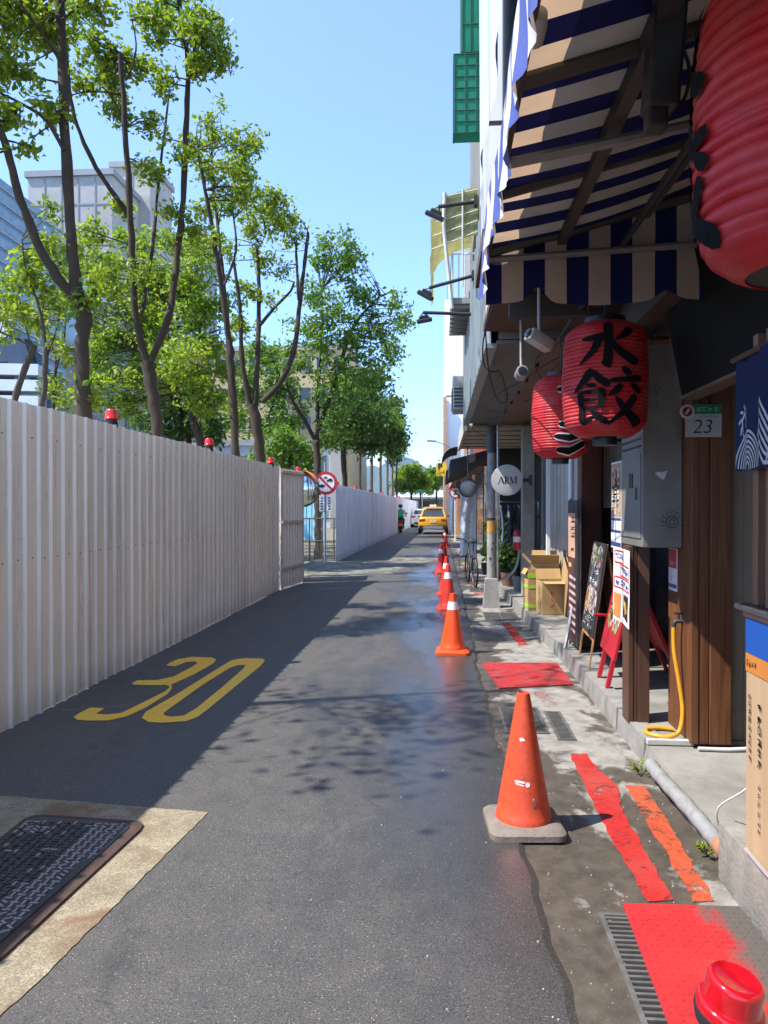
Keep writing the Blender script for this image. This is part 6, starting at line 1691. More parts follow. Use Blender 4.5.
# cardboard boxes on the walkway
CARD = M('cardboard', (0.46, 0.29, 0.12), 0.85, 0.12, 6, dirt=0.25)
def open_box(label, c, s, rz, flaps, tape=None, stripes=None):
    t_ = thing('cardboard_box', label, 'box', c, 'cardboard boxes stacked by the shutter')
    rt = Matrix.Rotation(rz, 3, 'Z'); C_ = Vector(c)
    W, D, H = s
    m_ = MB()
    for (p, d) in (((0, -D / 2, H / 2), (W, 0.008, H)), ((0, D / 2, H / 2), (W, 0.008, H)), ((-W / 2, 0, H / 2), (0.008, D - 0.01, H)), ((W / 2, 0, H / 2), (0.008, D - 0.01, H)), ((0, 0, 0.006), (W - .01, D - .01, 0.008))):
        m_.box(C_ + rt @ Vector(p), d, rt)
    m_.build('carton', CARD, t_)
    for (ax, sgn, ang) in flaps:
        m_ = MB()
        if ax == 'y':
            rr = rt @ Matrix.Rotation(ang * sgn, 3, 'X'); off = rr @ Vector((0, sgn * D * 0.24, 0))
            m_.box(C_ + rt @ Vector((0, sgn * D / 2, H)) + off, (W, D * 0.46, 0.006), rr)
        else:
            rr = rt @ Matrix.Rotation(-ang * sgn, 3, 'Y'); off = rr @ Vector((sgn * W * 0.24, 0, 0))
            m_.box(C_ + rt @ Vector((sgn * W / 2, 0, H)) + off, (W * 0.46, D, 0.006), rr)
        m_.build('flap', CARD, t_)
    if stripes:
        for (z, hh) in stripes:
            m_ = MB(); m_.box(C_ + rt @ Vector((0, -D / 2 - 0.006, z)), (W * 0.98, 0.004, hh), rt); m_.box(C_ + rt @ Vector((-W / 2 - 0.006, 0, z)), (0.004, D * 0.98, hh), rt)
            m_.build('tape', M('lime_tape', (0.32, 0.62, 0.03), 0.4), t_)
    return t_
bx = open_box('open cardboard box with red printed marks, front of the box pile', (1.58, 10.62, 0.15), (0.36, 0.34, 0.46), 0.12, [('y', -1, -0.1), ('y', 1, 1.2), ('x', 1, 1.1)])
m_ = MB(); glyphs(m_, front(1.56, 10.435, 0.36), -0.12, -0.12, 0.12, 0.12, 3, 3, 0, 0.12, 0.7); m_.build('print', M('box_print', (0.45, 0.12, 0.06), 0.7), bx)
open_box('slim tall cardboard box bound with lime green tape', (1.36, 11.0, 0.15), (0.2, 0.3, 0.6), 0.1, [('x', -1, -1.0)], None, [(0.06, 0.05), (0.34, 0.04), (0.5, 0.06)])
open_box('gaping cardboard box lying behind the front box, flaps up', (1.56, 11.15, 0.15), (0.4, 0.4, 0.66), -0.15, [('x', -1, 0.8), ('x', 1, 1.3), ('y', 1, 1.3), ('y', -1, 0.9)])
fb_ = thing('flattened_carton', 'flattened carton with dark edge leaning on the shutter behind the boxes', 'cardboard', (1.73, 10.6, 0.15))
m_ = MB(); m_.box((1.735, 10.4, 0.55), (0.012, 0.6, 0.8), Matrix.Rotation(0.5, 3, 'X')); m_.build('sheet', CARD, fb_)
m_ = MB(); m_.box((1.722, 10.4, 0.55), (0.006, 0.62, 0.82), Matrix.Rotation(0.5, 3, 'X')); m_.box((1.716, 10.4, 0.55), (0.006, 0.5, 0.66), Matrix.Rotation(0.5, 3, 'X'), mi=1); m_.build('edge_tape', [BLACK, CARD], fb_)

# ================================================================== GUTTER: mats, grates, red paint
MATRED = NT('red_plate')
v = MATRED.coord('World')
n_ = MATRED.noise(v, 4.0, 6, 0.7, 0.3); n2_ = MATRED.noise(v, 40, 4, 0.7)
sp_ = MATRED.n('ShaderNodeSeparateXYZ'); MATRED.l(v, sp_.inputs[0])
# worn, tread-darkened corner of the near plate
wx = MATRED.math('ADD', MATRED.math('MULTIPLY', MATRED.math('SUBTRACT', sp_.outputs[0], 1.02), 7.0), MATRED.math('MULTIPLY', MATRED.math('SUBTRACT', n_, 0.5), 3.0))
wear = MATRED.ramp(wx, [(0.25, 0.0), (0.75, 1.0)])
near_ = MATRED.ramp(MATRED.math('MULTIPLY', sp_.outputs[1], 0.1), [(0.40, 1.0), (0.46, 0.0)])
base_ = MATRED.ramp(n_, [(0.3, (0.33, 0.010, 0.012)), (0.55, (0.40, 0.015, 0.017)), (0.8, (0.42, 0.035, 0.03))])
base_ = MATRED.mix(MATRED.ramp(n2_, [(0.6, 0.0), (0.8, 0.35)]), base_, (0.25, 0.12, 0.1))
MATRED.set(MATRED.mix(MATRED.math('MULTIPLY', wear, near_), base_, (0.09, 0.075, 0.065)), 0.7)
MATRED.bump(n2_, 0.3, 0.004)
REDFADE = worn_paint('red_plate_faded', (0.38, 0.022, 0.024), (0.24, 0.09, 0.075), 0.44, 5)

def plate(label, quad_, mat, studs):
    t_ = thing('drain_cover_plate', label, 'cover plate', (sum(p[0] for p in quad_) / 4, sum(p[1] for p in quad_) / 4, -0.014), 'red painted plates over the gutter')
    m_ = MB(); m_.prism([(x, y, -0.012) for x, y in quad_], (0, 0, 0.0118)); m_.build("plate", mat, t_)
    m_ = MB()
    a, b, c_, d = [Vector((x, y, 0)) for x, y in quad_]
    nu, nv = studs
    for i in range(nu):
        for j in range(nv):
            u, v_ = (i + 0.5) / nu, (j + 0.5) / nv
            p = a.lerp(b, u).lerp(d.lerp(c_, u), v_)
            m_.box((p.x, p.y, 0.0003), (0.022, 0.007, 0.0014), Matrix.Rotation(0.8 if (i + j) % 2 else -0.8, 3, 'Z'))
    m_.build('tread', mat, t_)
    return t_
plate('bright red painted steel plate half covering the nearest gutter grate', [(0.76, 3.14), (1.235, 3.15), (1.235, 2.1), (0.715, 2.1)], MATRED.m, (16, 30))
plate('faded red painted plate in the gutter across from the second cone', [(0.44, 7.9), (1.235, 7.95), (1.24, 7.0), (0.54, 6.8)], REDFADE, (20, 24))

def grate(label, x0, x1, y0, y1, bars, along_y=True):
    t_ = thing('drain_grate', label, 'drain grate', ((x0 + x1) / 2, (y0 + y1) / 2, -0.014), 'iron grates in the gutter')
    m_ = MB(); m_.bb((x0, y0, -0.0135), (x1, y1, -0.012)); m_.build('pit_shade', M('pit_shade_black', (0.008, 0.008, 0.008), 0.9), t_)  # flat black sheet paints the shade below the bars, no real hollow
    m_ = MB()
    for (a0, b0, a1, b1) in ((x0 - .02, y0 - .02, x0, y1 + .02), (x1, y0 - .02, x1 + .02, y1 + .02), (x0, y0 - .02, x1, y0), (x0, y1, x1, y1 + .02)): m_.bb((a0, b0, -0.012), (a1, b1, -0.004))
    GM = M('grate_iron', (0.17, 0.16, 0.15), 0.6, 0.25, 15, 0.5, dirt=0.5)
    m_.build('frame', GM, t_)
    m_ = MB()
    n_ = int((y1 - y0) / 0.031)
    for i in range(n_):
        y = y0 + (i + 0.5) * (y1 - y0) / n_
        m_.bb((x0, y - 0.006, -0.0115), (x1, y + 0.006, -0.005))
    if x1 - x0 > 0.25: m_.bb(((x0 + x1) / 2 - .008, y0, -0.0105), ((x0 + x1) / 2 + .008, y1, -0.0045))
    m_.build('bar', GM, t_)
grate('long slatted iron grate beside the bright red plate', 0.665, 0.83, 2.05, 3.05, 30)
grate('narrow slot grate in the gutter between the nearest cone and the kerb', 0.86, 0.95, 5.36, 6.05, 20)
grate('square dusty grate near the lamp pole foot', 0.68, 1.16, 10.95, 11.7, 20)
grate('wide pale grate in the gutter just past the nearest cone', 0.5, 0.78, 5.5, 6.15, 20)
grate('far dusty grate in the gutter beyond the pole foot', 0.6, 1.0, 14.6, 15.3, 20)

REDLINE = worn_paint('red_kerb_paint', (0.42, 0.018, 0.014), None, 0.395, 6)
ORLINE = worn_paint('orange_red_paint', (0.46, 0.06, 0.018), None, 0.42, 6)
def paint_strip(label, pts, mat):
    random.seed(len(label))
    poly = ragged([(x, y, 0) for x, y in pts], 0.008, 0.06)
    o = flat_poly([poly], -0.0085, 'painted_line', mat, None)
    tag(o, label, 'road marking', 'red paint lines along the gutter')
paint_strip('broken bright red painted line leading to the bright red plate', [(0.87, 5.06), (0.98, 5.06), (1.00, 4.75), (1.06, 4.5), (1.0, 4.2), (0.985, 3.6), (0.985, 3.2), (0.87, 3.18), (0.86, 3.6), (0.855, 4.3), (0.86, 4.6)], REDLINE)
paint_strip('orange tinted painted line between the bright red line and the kerb pipe', [(1.105, 4.5), (1.21, 4.5), (1.2, 4.0), (1.17, 3.5), (1.16, 3.2), (1.06, 3.18), (1.08, 3.6), (1.09, 4.1)], ORLINE)
paint_strip('pale worn red dash just before the faded red plate', [(0.82, 6.75), (0.95, 6.8), (0.98, 6.3), (0.88, 6.2)], worn_paint('red_dash_faint', (0.42, 0.06, 0.05), None, 0.53, 7))
paint_strip('worn red dash beyond the faded red plate, before the square grate', [(0.88, 10.7), (1.0, 10.7), (1.06, 9.0), (0.94, 9.0)], REDLINE)
for i, (x, y, s, wd) in enumerate([(0.72, 12.9, 0.35, 'left of the pole foot'), (0.74, 14.1, 0.5, 'one step past the pole foot'), (0.74, 16.2, 0.9, 'beside the bicycle'), (0.7, 19.5, 1.2, 'near the hanging white banner'), (0.66, 25.0, 2.0, 'before the far no-parking sign')]):
    paint_strip('short worn red paint patch in the gutter, ' + wd, [(x - .1, y), (x + .1, y), (x + .12, y + s), (x - .08, y + s)], worn_paint('red_dash_faint2', (0.45, 0.05, 0.05), None, 0.48, 6))

# ================================================================== TRAFFIC CONES
CONE_OLD = worn_paint('cone_faded_orange', (0.6, 0.07, 0.024), (0.52, 0.2, 0.13), 0.36, 6, 0.42)
CONE_NEW = M('cone_orange', (0.74, 0.075, 0.012), 0.38, 0.08, 5, dirt=0.12)
CONE_RED = M('cone_red', (0.62, 0.035, 0.02), 0.4, 0.1, 5, dirt=0.2)
RUBBER = M('cone_foot_grey', (0.2, 0.165, 0.135), 0.75, 0.3, 9, bump=0.4, dirt=0.5)
REFL = M('reflective_band', (0.74, 0.72, 0.7), 0.4, 0.1, 20, dirt=0.3)
CONES = 'traffic cones lined along the gutter edge'
def rsquare(s, r, z, n=6):
    out = []
    for cx_, cy_, a0 in ((s - r, s - r, 0), (-s + r, s - r, 90), (-s + r, -s + r, 180), (s - r, -s + r, 270)):
        for i in range(n + 1):
            a = R(a0 + 90 * i / n); out.append((cx_ + r * math.cos(a), cy_ + r * math.sin(a), z))
    return out
def cone(label, x, y, rz, colr, footm, s=0.185, Hc=0.70, band=None, stickers=False, r0=0.143):
    t_ = thing('traffic_cone', label, 'traffic cone', (0, 0, 0), CONES)
    m_ = MB()
    rings = [rsquare(s, 0.05, 0.0), rsquare(s, 0.05, 0.028), rsquare(s - 0.012, 0.05, 0.04), rsquare(0.15, 0.149, 0.052)]
    n = len(rings[0]); vs = [p for r_ in rings for p in r_]
    fs = [(i * n + k, i * n + (k + 1) % n, (i + 1) * n + (k + 1) % n, (i + 1) * n + k) for i in range(3) for k in range(n)] + [tuple(range(n - 1, -1, -1)), tuple(range(3 * n, 4 * n))]
    m_.add(vs, fs); m_.build('foot', footm, t_, 40, True)
    m_ = MB()
    prof_ = [(r0, 0.050), (r0 - 0.002, 0.075)] + [(r0 - 0.006 - (r0 - 0.006 - 0.032) * f, 0.08 + (Hc - 0.08) * f) for f in [i / 10 for i in range(11)]] + [(0.026, Hc + 0.003), (0.022, Hc - 0.02)]
    m_.lathe(prof_, 40, (0, 0, 0)); m_.build('body', colr, t_, 40, True)
    if band:
        z0, z1 = band; rr = lambda z: r0 - 0.006 - (r0 - 0.006 - 0.032) * (z - 0.08) / (Hc - 0.08) + 0.0025
        m_ = MB(); m_.lathe([(rr(z0), z0), (rr(z1), z1)], 32, (0, 0, 0), None, 0, False); m_.build('reflective_band', REFL, t_, 40, True)
    if stickers:
        rr = lambda z: r0 - 0.006 - (r0 - 0.006 - 0.032) * (z - 0.08) / (Hc - 0.08) + 0.0018
        def on(a0):
            return lambda x_, z_: Vector((rr(z_) * math.cos(a0 + x_ / rr(z_)), rr(z_) * math.sin(a0 + x_ / rr(z_)), z_))
        m_ = MB(); fn = on(R(-105))
        for k, (a, b, c_, d) in enumerate([(-0.035, 0.262, 0.018, 0.272), (-0.03, 0.25, -0.012, 0.262), (0.02, 0.242, 0.042, 0.268), (-0.01, 0.248, 0.012, 0.256)]): m_.ribbon([(a, (b + d) / 2), (c_, (b + d) / 2 - 0.004)], d - b, fn, 0, 0.01)
        m_.build('torn_sticker', REFL, t_, local=True, fix=False); m_ = MB()
        m_.ribbon([(-0.012, 0.475), (-0.004, 0.468), (0.004, 0.47), (0.014, 0.463)], [0.012, 0.02, 0.012, 0.006], fn, 0, 0.005)
        m_.build('torn_sticker', REFL, t_, local=True, fix=False); m_ = MB()
        m_.ribbon([(0.004, 0.288), (0.012, 0.284)], 0.03, fn, 1, 0.01); m_.ribbon([(0.055, 0.165), (0.075, 0.16)], 0.04, fn, 1, 0.01); m_.ribbon([(0.06, 0.185), (0.064, 0.18)], 0.012, fn, 0, 0.01)
        m_.build('torn_sticker', [REFL, M('sticker_residue', (0.33, 0.12, 0.08), 0.8, 0.3, 30)], t_, local=True, fix=False)
    t_.location = (x, y, 0); t_.rotation_euler = (0, 0, rz)
    return t_
cone('nearest traffic cone, faded orange with torn white stickers and a grimy grey foot', 0.43, 3.86, R(4), CONE_OLD, RUBBER, 0.19, 0.69, None, True)
c1 = cone('clean bright orange cone with a white collar, second from the viewer', 0.145, 8.42, R(-3), CONE_NEW, CONE_NEW, 0.19, 0.67, (0.49, 0.58))
c2 = cone('red cone with white collar, third from the viewer, beside the pole foot', 0.13, 11.95, R(5), CONE_RED, CONE_RED, 0.18, 0.72, (0.5, 0.6))
for (x, y, lab) in ((0.12, 13.9, 'red cone close behind the third cone'), (0.03, 18.4, 'fifth red cone, standing slightly to the road side'), (0.10, 24.5, 'sixth red cone, small in the row'), (0.2, 30.0, 'last red cone of the row before the yellow taxi')):
    o = copy_tree(c2); o.location = (x, y, 0); o['label'] = lab; o.rotation_euler = (0, 0, random.uniform(-.3, .3))

# beacon on top of a cone in the near corner
BX, BY = 0.615, 1.62
tc = cone('cone in the near corner carrying the red beacon, only its tip by the frame edge', BX + 0.015, BY, 0.2, CONE_RED, RUBBER, 0.18, 0.55)
tc['label'] = 'traffic cone under the red beacon, below the frame edge'
be = thing('beacon', 'glossy red beacon lens close to the viewer, over the bright red plate', 'warning light', (BX, BY, 0.55))
t_ = NT('beacon_red'); n_ = t_.noise(t_.coord('World'), 30, 3, 0.5)
t_.set(t_.ramp(n_, [(0.3, (0.5, 0.004, 0.01)), (0.7, (0.68, 0.01, 0.02))]), 0.12, 0.0, 0.6)
t_.b.inputs['Transmission Weight'].default_value = 0.35; t_.b.inputs['Coat Weight'].default_value = 0.6; t_.b.inputs['IOR'].default_value = 1.45
rt = Matrix.Rotation(R(9), 3, 'Y') @ Matrix.Rotation(R(6), 3, 'X')
m_ = MB(); m_.lathe([(0.069, 0.0), (0.070, 0.016), (0.066, 0.022), (0.060, 0.024), (0.058, 0.03), (0.0575, 0.066), (0.056, 0.074), (0.050, 0.080), (0.044, 0.080), (0.03, 0.074), (0.0, 0.072)], 48, (BX, BY, 0.575), rt)
m_.build('lens', t_.m, be, 50)
m_ = MB(); m_.lathe([(0.03, 0.0), (0.026, 0.045), (0.018, 0.058), (0.0, 0.06)], 20, (BX, BY, 0.58), rt); m_.build('reflector', M('reflector_dark', (0.25, 0.02, 0.02), 0.3, metal=0.5), be, 50)
m_ = MB(); m_.lathe([(0.064, -0.03), (0.071, -0.006), (0.071, 0.0)], 40, (BX, BY, 0.575), rt); m_.build('base', BLACK, be, 50)

# ================================================================== LAMP POLE, ROUND SIGN, STREET ITEMS ON THE SHOP SIDE
up = thing('utility_pole', 'scuffed grey street pole on a tapered concrete foot with orange tape', 'pole', (0.85, 12.4, 0))
m_ = MB(); m_.tube([(0.85, 12.4, 0.36), (0.85, 12.4, 2.0), (0.85, 12.4, 3.0)], [0.074, 0.068, 0.062], 16); m_.build('shaft', M('pole_grey', (0.33, 0.32, 0.3), 0.75, 0.25, 8, 0.2, bump=0.3, dirt=0.6), up, 50)
m_ = MB()
a = [(-0.14, -0.14), (0.14, -0.14), (0.14, 0.14), (-0.14, 0.14)]
m_.add([(0.85 + x, 12.4 + y, -0.014) for x, y in a] + [(0.85 + x * 0.72, 12.4 + y * 0.72, 0.46) for x, y in a] + [(0.85 + x * 0.66, 12.4 + y * 0.66, 0.47) for x, y in a],
       [(3, 2, 1, 0), (0, 1, 5, 4), (1, 2, 6, 5), (2, 3, 7, 6), (3, 0, 4, 7), (4, 5, 9, 8), (5, 6, 10, 9), (6, 7, 11, 10), (7, 4, 8, 11), (8, 9, 10, 11)])
m_.build('foot', M('pole_foot_concrete', (0.3, 0.285, 0.26), 0.85, 0.2, 8, bump=0.4, dirt=0.6), up)
m_ = MB(); m_.lathe([(0.0735, 1.22), (0.0735, 1.4), (0.0735, 1.42)], 16, (0.85, 12.4, 0), None, 0, False); m_.lathe([(0.076, 1.24), (0.0765, 1.3)], 16, (0.85, 12.4, 0), None, 0, False); m_.build('tape', M('orange_tape', (0.66, 0.32, 0.08), 0.6, 0.2, 20), up, 50)
m_ = MB(); m_.lathe([(0.0745, 1.43), (0.0745, 1.47)], 16, (0.85, 12.4, 0), None, 0, False); m_.lathe([(0.08, 2.55), (0.08, 3.0)], 16, (0.85, 12.4, 0), None, 0, False)
for (z, a_) in ((1.05, -1.2), (0.8, -1.9), (0.95, -1.5)): m_.box((0.85 + 0.073 * math.cos(a_), 12.4 + 0.073 * math.sin(a_), z), (0.03, 0.012, 0.04))
m_.build('sticker', M('sticker_dark', (0.06, 0.05, 0.05), 0.6), up, 50)
m_ = MB(); m_.tube([(0.95, 12.36, 0.5), (0.95, 12.36, 3.0)], 0.018, 8); m_.build('conduit', STEEL, up, 50)
pp = thing('flexible_conduit', 'grey flexible conduit curving from the pole foot up to the shop', 'pipe', (1.1, 12.5, 0.3))
m_ = MB(); m_.tube(smooth_path([(0.95, 12.45, 0.42), (1.1, 12.5, 0.47), (1.24, 12.55, 0.58), (1.31, 12.6, 0.75), (1.335, 12.62, 0.95)], 6), 0.022, 8); m_.build('pipe', GREYMETAL, pp, 50)
fx = thing('fire_extinguisher', 'red and white cylinder hanging by the column behind the lamp pole', 'fire extinguisher', (1.31, 12.62, 0.95))
m_ = MB(); m_.lathe([(0.055, 0.0), (0.062, 0.02), (0.062, 0.26), (0.045, 0.31), (0.02, 0.33), (0.0, 0.34)], 16, (1.29, 12.6, 0.93)); m_.build('cylinder', REDPAINT, fx, 50)
m_ = MB(); m_.lathe([(0.0635, 0.13), (0.0635, 0.22)], 16, (1.29, 12.6, 0.93), None, 0, False); m_.build('paper_label', PAPER, fx, 50)
m_ = MB(); m_.tube(smooth_path([(1.29, 12.6, 1.28), (1.22, 12.55, 1.34), (1.17, 12.52, 1.22), (1.19, 12.52, 1.0)], 5), 0.014, 6); m_.box((1.29, 12.6, 1.3), (0.03, 0.12, 0.03)); m_.build('nozzle', BLACK, fx, 50)

ars = thing('shop_sign', 'round white projecting sign reading ARM on a black bracket', 'sign', (1.07, 12.0, 2.08))
m_ = MB(); m_.lathe([(0.235, -0.035), (0.25, -0.03), (0.25, 0.03), (0.235, 0.035)], 48, (1.07, 12.0, 2.08), Matrix.Rotation(R(90), 3, 'X')); m_.build('disc', M('sign_cream', (0.5, 0.47, 0.43), 0.5, 0.06, 4, dirt=0.15), ars, 30)
m_ = MB(); m_.bb((1.32, 11.97, 2.05), (1.42, 12.03, 2.11)); m_.bb((1.42, 11.92, 2.0), (1.46, 12.08, 2.16)); m_.build('bracket', BLACK, ars)
fn = front(1.045, 11.961, 2.08)
m_ = MB()
def serif(x, y, w_=0.03): m_.ribbon([(x - w_ / 2, y), (x + w_ / 2, y)], 0.007, fn, 0, 9, False)
Hl, k_ = 0.055, 0.0
def stroke(p, w_): m_.ribbon(p, w_, fn, 0, 9, False)
stroke([(-0.115, -Hl), (-0.07, Hl)], 0.008); stroke([(-0.07, Hl), (-0.03, -Hl)], 0.02); stroke([(-0.1, -0.015), (-0.045, -0.015)], 0.007); serif(-0.115, -Hl, 0.034); serif(-0.03, -Hl, 0.036)
stroke([(0.0, -Hl), (0.0, Hl)], 0.02); m_.ribbon([(0.0, Hl - .004), (0.028, Hl - .006), (0.04, 0.03), (0.03, 0.006), (0.0, 0.0)], [0.008, 0.012, 0.019, 0.012, 0.007], fn, 0, 0.01, False); stroke([(0.014, 0.0), (0.05, -Hl)], 0.018); serif(0.0, -Hl, 0.036); serif(0.054, -Hl, 0.026); serif(-0.006, Hl, 0.03)
stroke([(0.083, -Hl), (0.083, Hl)], 0.008); stroke([(0.083, Hl), (0.122, -Hl)], 0.018); stroke([(0.122, -Hl), (0.162, Hl)], 0.008); stroke([(0.168, -Hl), (0.168, Hl)], 0.019); serif(0.083, -Hl, 0.028); serif(0.168, -Hl, 0.036); serif(0.078, Hl, 0.024); serif(0.172, Hl, 0.026)
m_.build('lettering', INK, ars, fix=False)
rm = thing('convex_mirror', 'round dark rimmed mirror on a bracket above the hanging white banner', 'mirror', (0.55, 16.6, 2.0))
m_ = MB(); m_.lathe([(0.2, -0.02), (0.19, 0.0), (0.1, 0.008), (0.0, 0.011)], 28, (0.62, 16.6, 2.08), Matrix.Rotation(R(90), 3, 'X')); m_.build('mirror_face', M('mirror_dull', (0.3, 0.29, 0.27), 0.5, 0.3, 14, 0.3, dirt=0.5), rm, 60)
m_ = MB(); m_.tube([(0.62 + 0.205 * math.cos(a), 16.59, 2.08 + 0.205 * math.sin(a)) for a in [2 * math.pi * i / 28 for i in range(29)]], 0.014, 6); m_.build('rim', BLACK, rm, 60)
m_ = MB(); m_.tube([(0.62, 16.62, 2.27), (0.62, 16.7, 2.6), (0.62, 16.72, 3.0)], 0.015, 6); m_.build('bracket', DARKMETAL, rm)

# hanging white banner
wbn = thing('cloth_banner', 'white cloth banner with faint grey marks hanging at the kerb beyond the lamp pole', 'banner', (0.75, 19.5, 0))
WB = cloth_material('banner_white', (0.84, 0.84, 0.88), 0.25, 0.8, 0.10)
m_ = MB()
m_.grid(lambda u, v: Vector((0.52 + 0.42 * u, 19.5 + 0.05 * math.sin(u * 8 + v * 3) + 0.2 * u, 2.12 - 1.75 * v + 0.03 * math.sin(u * 5))), 14, 16)
m_.build('cloth', WB, wbn, 60, fix=False)
m_ = MB(); glyphs(m_, front(0.72, 19.42, 1.2), -0.14, -0.6, 0.12, 0.8, 2, 7, 0, 0.1, 0.5); m_.build('print', M('banner_grey_print', (0.4, 0.41, 0.46), 0.8), wbn)
m_ = MB(); m_.tube([(0.5, 19.5, 2.14), (0.98, 19.7, 2.14)], 0.015, 6); m_.tube([(0.96, 19.72, 0.0), (0.96, 19.72, 2.2)], 0.018, 6); m_.tube([(0.5, 19.55, 0.0), (0.52, 19.5, 0.5)], 0.015, 6); m_.build('stand', STEEL, wbn)

# bicycle parked at the kerb
by = thing('bicycle', 'dark bicycle parked at the kerb between the lamp pole and the white banner', 'bicycle', (0.78, 15.8, 0))
def wheel(c, r_, ax, name, mat):
    m_ = MB(); rot_ = Matrix.Rotation(R(90), 3, 'Y') @ Matrix.Rotation(0, 3, 'Z')
    m_.tube([Vector(c) + Matrix.Rotation(ax, 3, 'Z') @ Vector((0, r_ * math.cos(a), r_ * math.sin(a))) for a in [2 * math.pi * i / 26 for i in range(27)]], 0.02, 6)
    for i in range(10):
        a = math.pi * 2 * i / 10; m_.tube([Vector(c), Vector(c) + Matrix.Rotation(ax, 3, 'Z') @ Vector((0, r_ * math.cos(a), r_ * math.sin(a)))], 0.003, 3)
    return m_.build(name, mat, by, 60)
wheel((0.72, 15.3, 0.31), 0.3, 0.12, 'wheel', BLACK); wheel((0.6, 16.3, 0.31), 0.3, 0.12, 'wheel', BLACK)
m_ = MB()
for p in ([(0.72, 15.3, 0.31), (0.66, 15.75, 0.3), (0.69, 15.55, 0.75), (0.72, 15.3, 0.31)], [(0.66, 15.75, 0.3), (0.62, 16.12, 0.78), (0.69, 15.55, 0.72)], [(0.6, 16.3, 0.31), (0.62, 16.1, 0.85)], [(0.69, 15.55, 0.7), (0.695, 15.52, 0.9)]): m_.tube(p, 0.016, 6)
m_.build('frame', M('bike_frame', (0.05, 0.05, 0.055), 0.4, 0.2, 8), by)
m_ = MB(); m_.box((0.695, 15.5, 0.92), (0.13, 0.25, 0.05), None, 0.02); m_.build('saddle', BLACK, by)
m_ = MB(); m_.tube([(0.35, 16.0, 0.98), (0.5, 16.1, 0.95), (0.62, 16.1, 0.86), (0.74, 16.13, 0.95), (0.9, 16.05, 0.98)], 0.013, 6); m_.build('handlebar', DARKMETAL, by)

# plants and clothes in front of the open shop
def leafy_pot(label, x, y, r_, h, mat, n, leaf, pot):
    t_ = thing('potted_plant', label, 'plant', (x, y, 0.143), 'potted plants by the open shop')
    m_ = MB(); m_.lathe([(r_ * 0.4, 0), (r_ * 0.55, 0.24), (r_ * 0.58, 0.26), (r_ * 0.5, 0.26)], 16, (x, y, 0.143)); m_.build('pot', pot, t_, 40)
    m_ = MB(); cen, siz = [], []
    for i in range(14):
        a = random.uniform(0, 6.28); tip = Vector((x + r_ * math.cos(a) * random.uniform(.2, 1), y + r_ * math.sin(a) * random.uniform(.2, 1), 0.4 + h * random.uniform(0.3, 1)))
        m_.tube(smooth_path([(x, y, 0.38), (x + (tip.x - x) * .4, y + (tip.y - y) * .4, tip.z * 0.75), tip], 3), 0.006, 4)
        for _ in range(n // 14): cen.append(Vector((x, y, 0.4)).lerp(tip, random.uniform(0.4, 1.05)) + Vector((random.gauss(0, .05), random.gauss(0, .05), random.gauss(0, .05)))); siz.append(leaf * random.uniform(.6, 1.3))
    m_.build('stem', BARK, t_); leaf_mesh('foliage', cen, siz, mat, t_)
leafy_pot('leafy green potted plant right of the lamp pole', 1.3, 14.2, 0.28, 0.6, LEAF_DARK, 260, 0.11, M('pot_brown', (0.2, 0.1, 0.06), 0.7))
leafy_pot('taller potted plant close behind the lamp pole', 1.15, 15.2, 0.32, 1.1, LEAF_DARK, 320, 0.12, BLACK)
leafy_pot('potted plant with pale leaves low beside the extinguisher', 1.42, 13.5, 0.22, 0.35, LEAF_DARK, 160, 0.09, M('pot_grey', (0.3, 0.29, 0.27), 0.7))
leafy_pot('small dark potted plant beside the bicycle', 1.05, 16.6, 0.25, 0.6, LEAF_MID, 220, 0.1, BLACK)
cr = thing('clothes_rack', 'metal rack of dark and denim blue garments in the open shop', 'clothes rack', (1.3, 14.8, 0.143))
m_ = MB(); m_.tube([(1.15, 14.9, 0.143), (1.15, 14.9, 1.75), (1.95, 14.9, 1.75), (1.95, 14.9, 0.143)], 0.018, 6); m_.build('frame', STEEL, cr)
for i, colr in enumerate([(0.1, 0.13, 0.2), (0.16, 0.19, 0.26), (0.05, 0.05, 0.06), (0.2, 0.22, 0.28), (0.07, 0.08, 0.1), (0.3, 0.3, 0.32)]):
    x = 1.2 + i * 0.12; m_ = MB()
    m_.grid(lambda u, v: Vector((x + 0.045 * math.sin(v * 3 + i) + 0.02 * math.sin(u * 9), 14.72 + 0.36 * u * (1 - 0.1 * v) + 0.02 * v, 1.70 - (0.12 * abs(u - 0.5)) - (0.85 + 0.1 * (i % 3)) * v)), 8, 6)
    m_.build('garment', cloth_material('garment_%d' % i, colr, 0.05), cr, 60, fix=False)

# signs and poles farther on
np_ = thing('traffic_sign', 'small round red and white prohibition sign on a pale pole near the orange pillar', 'traffic sign', (0.74, 36, 0))
m_ = MB(); m_.tube([(0.74, 36.03, 0), (0.74, 36.03, 2.75)], 0.035, 8); m_.build('pole', WHITEPAINT, np_, 50)
m_ = MB(); disc(m_, 0.30, 35.98, 28, (0.74, 2.35), 0); disc(m_, 0.23, 35.975, 28, (0.74, 2.35), 1, 0.004)
m_.box((0.74, 35.968, 2.35), (0.5, 0.006, 0.06), Matrix.Rotation(R(40), 3, 'Y'), mi=0); m_.box((0.74, 35.97, 2.42), (0.22, 0.006, 0.05), mi=2); m_.box((0.74, 35.97, 2.28), (0.2, 0.006, 0.05), mi=2)
m_.build('sign_disc', [SIGNRED, SIGNWHITE, INK], np_)
opl = thing('pillar', 'orange painted pillar at the edge of the far shop fronts', 'pillar', (0.98, 36.6, 0))
m_ = MB(); m_.bb((0.82, 36.4, 0), (1.15, 36.75, 3.0), 0.02); m_.build('shaft', M('orange_pillar', (0.62, 0.24, 0.06), 0.6, 0.15, 3, dirt=0.2), opl)
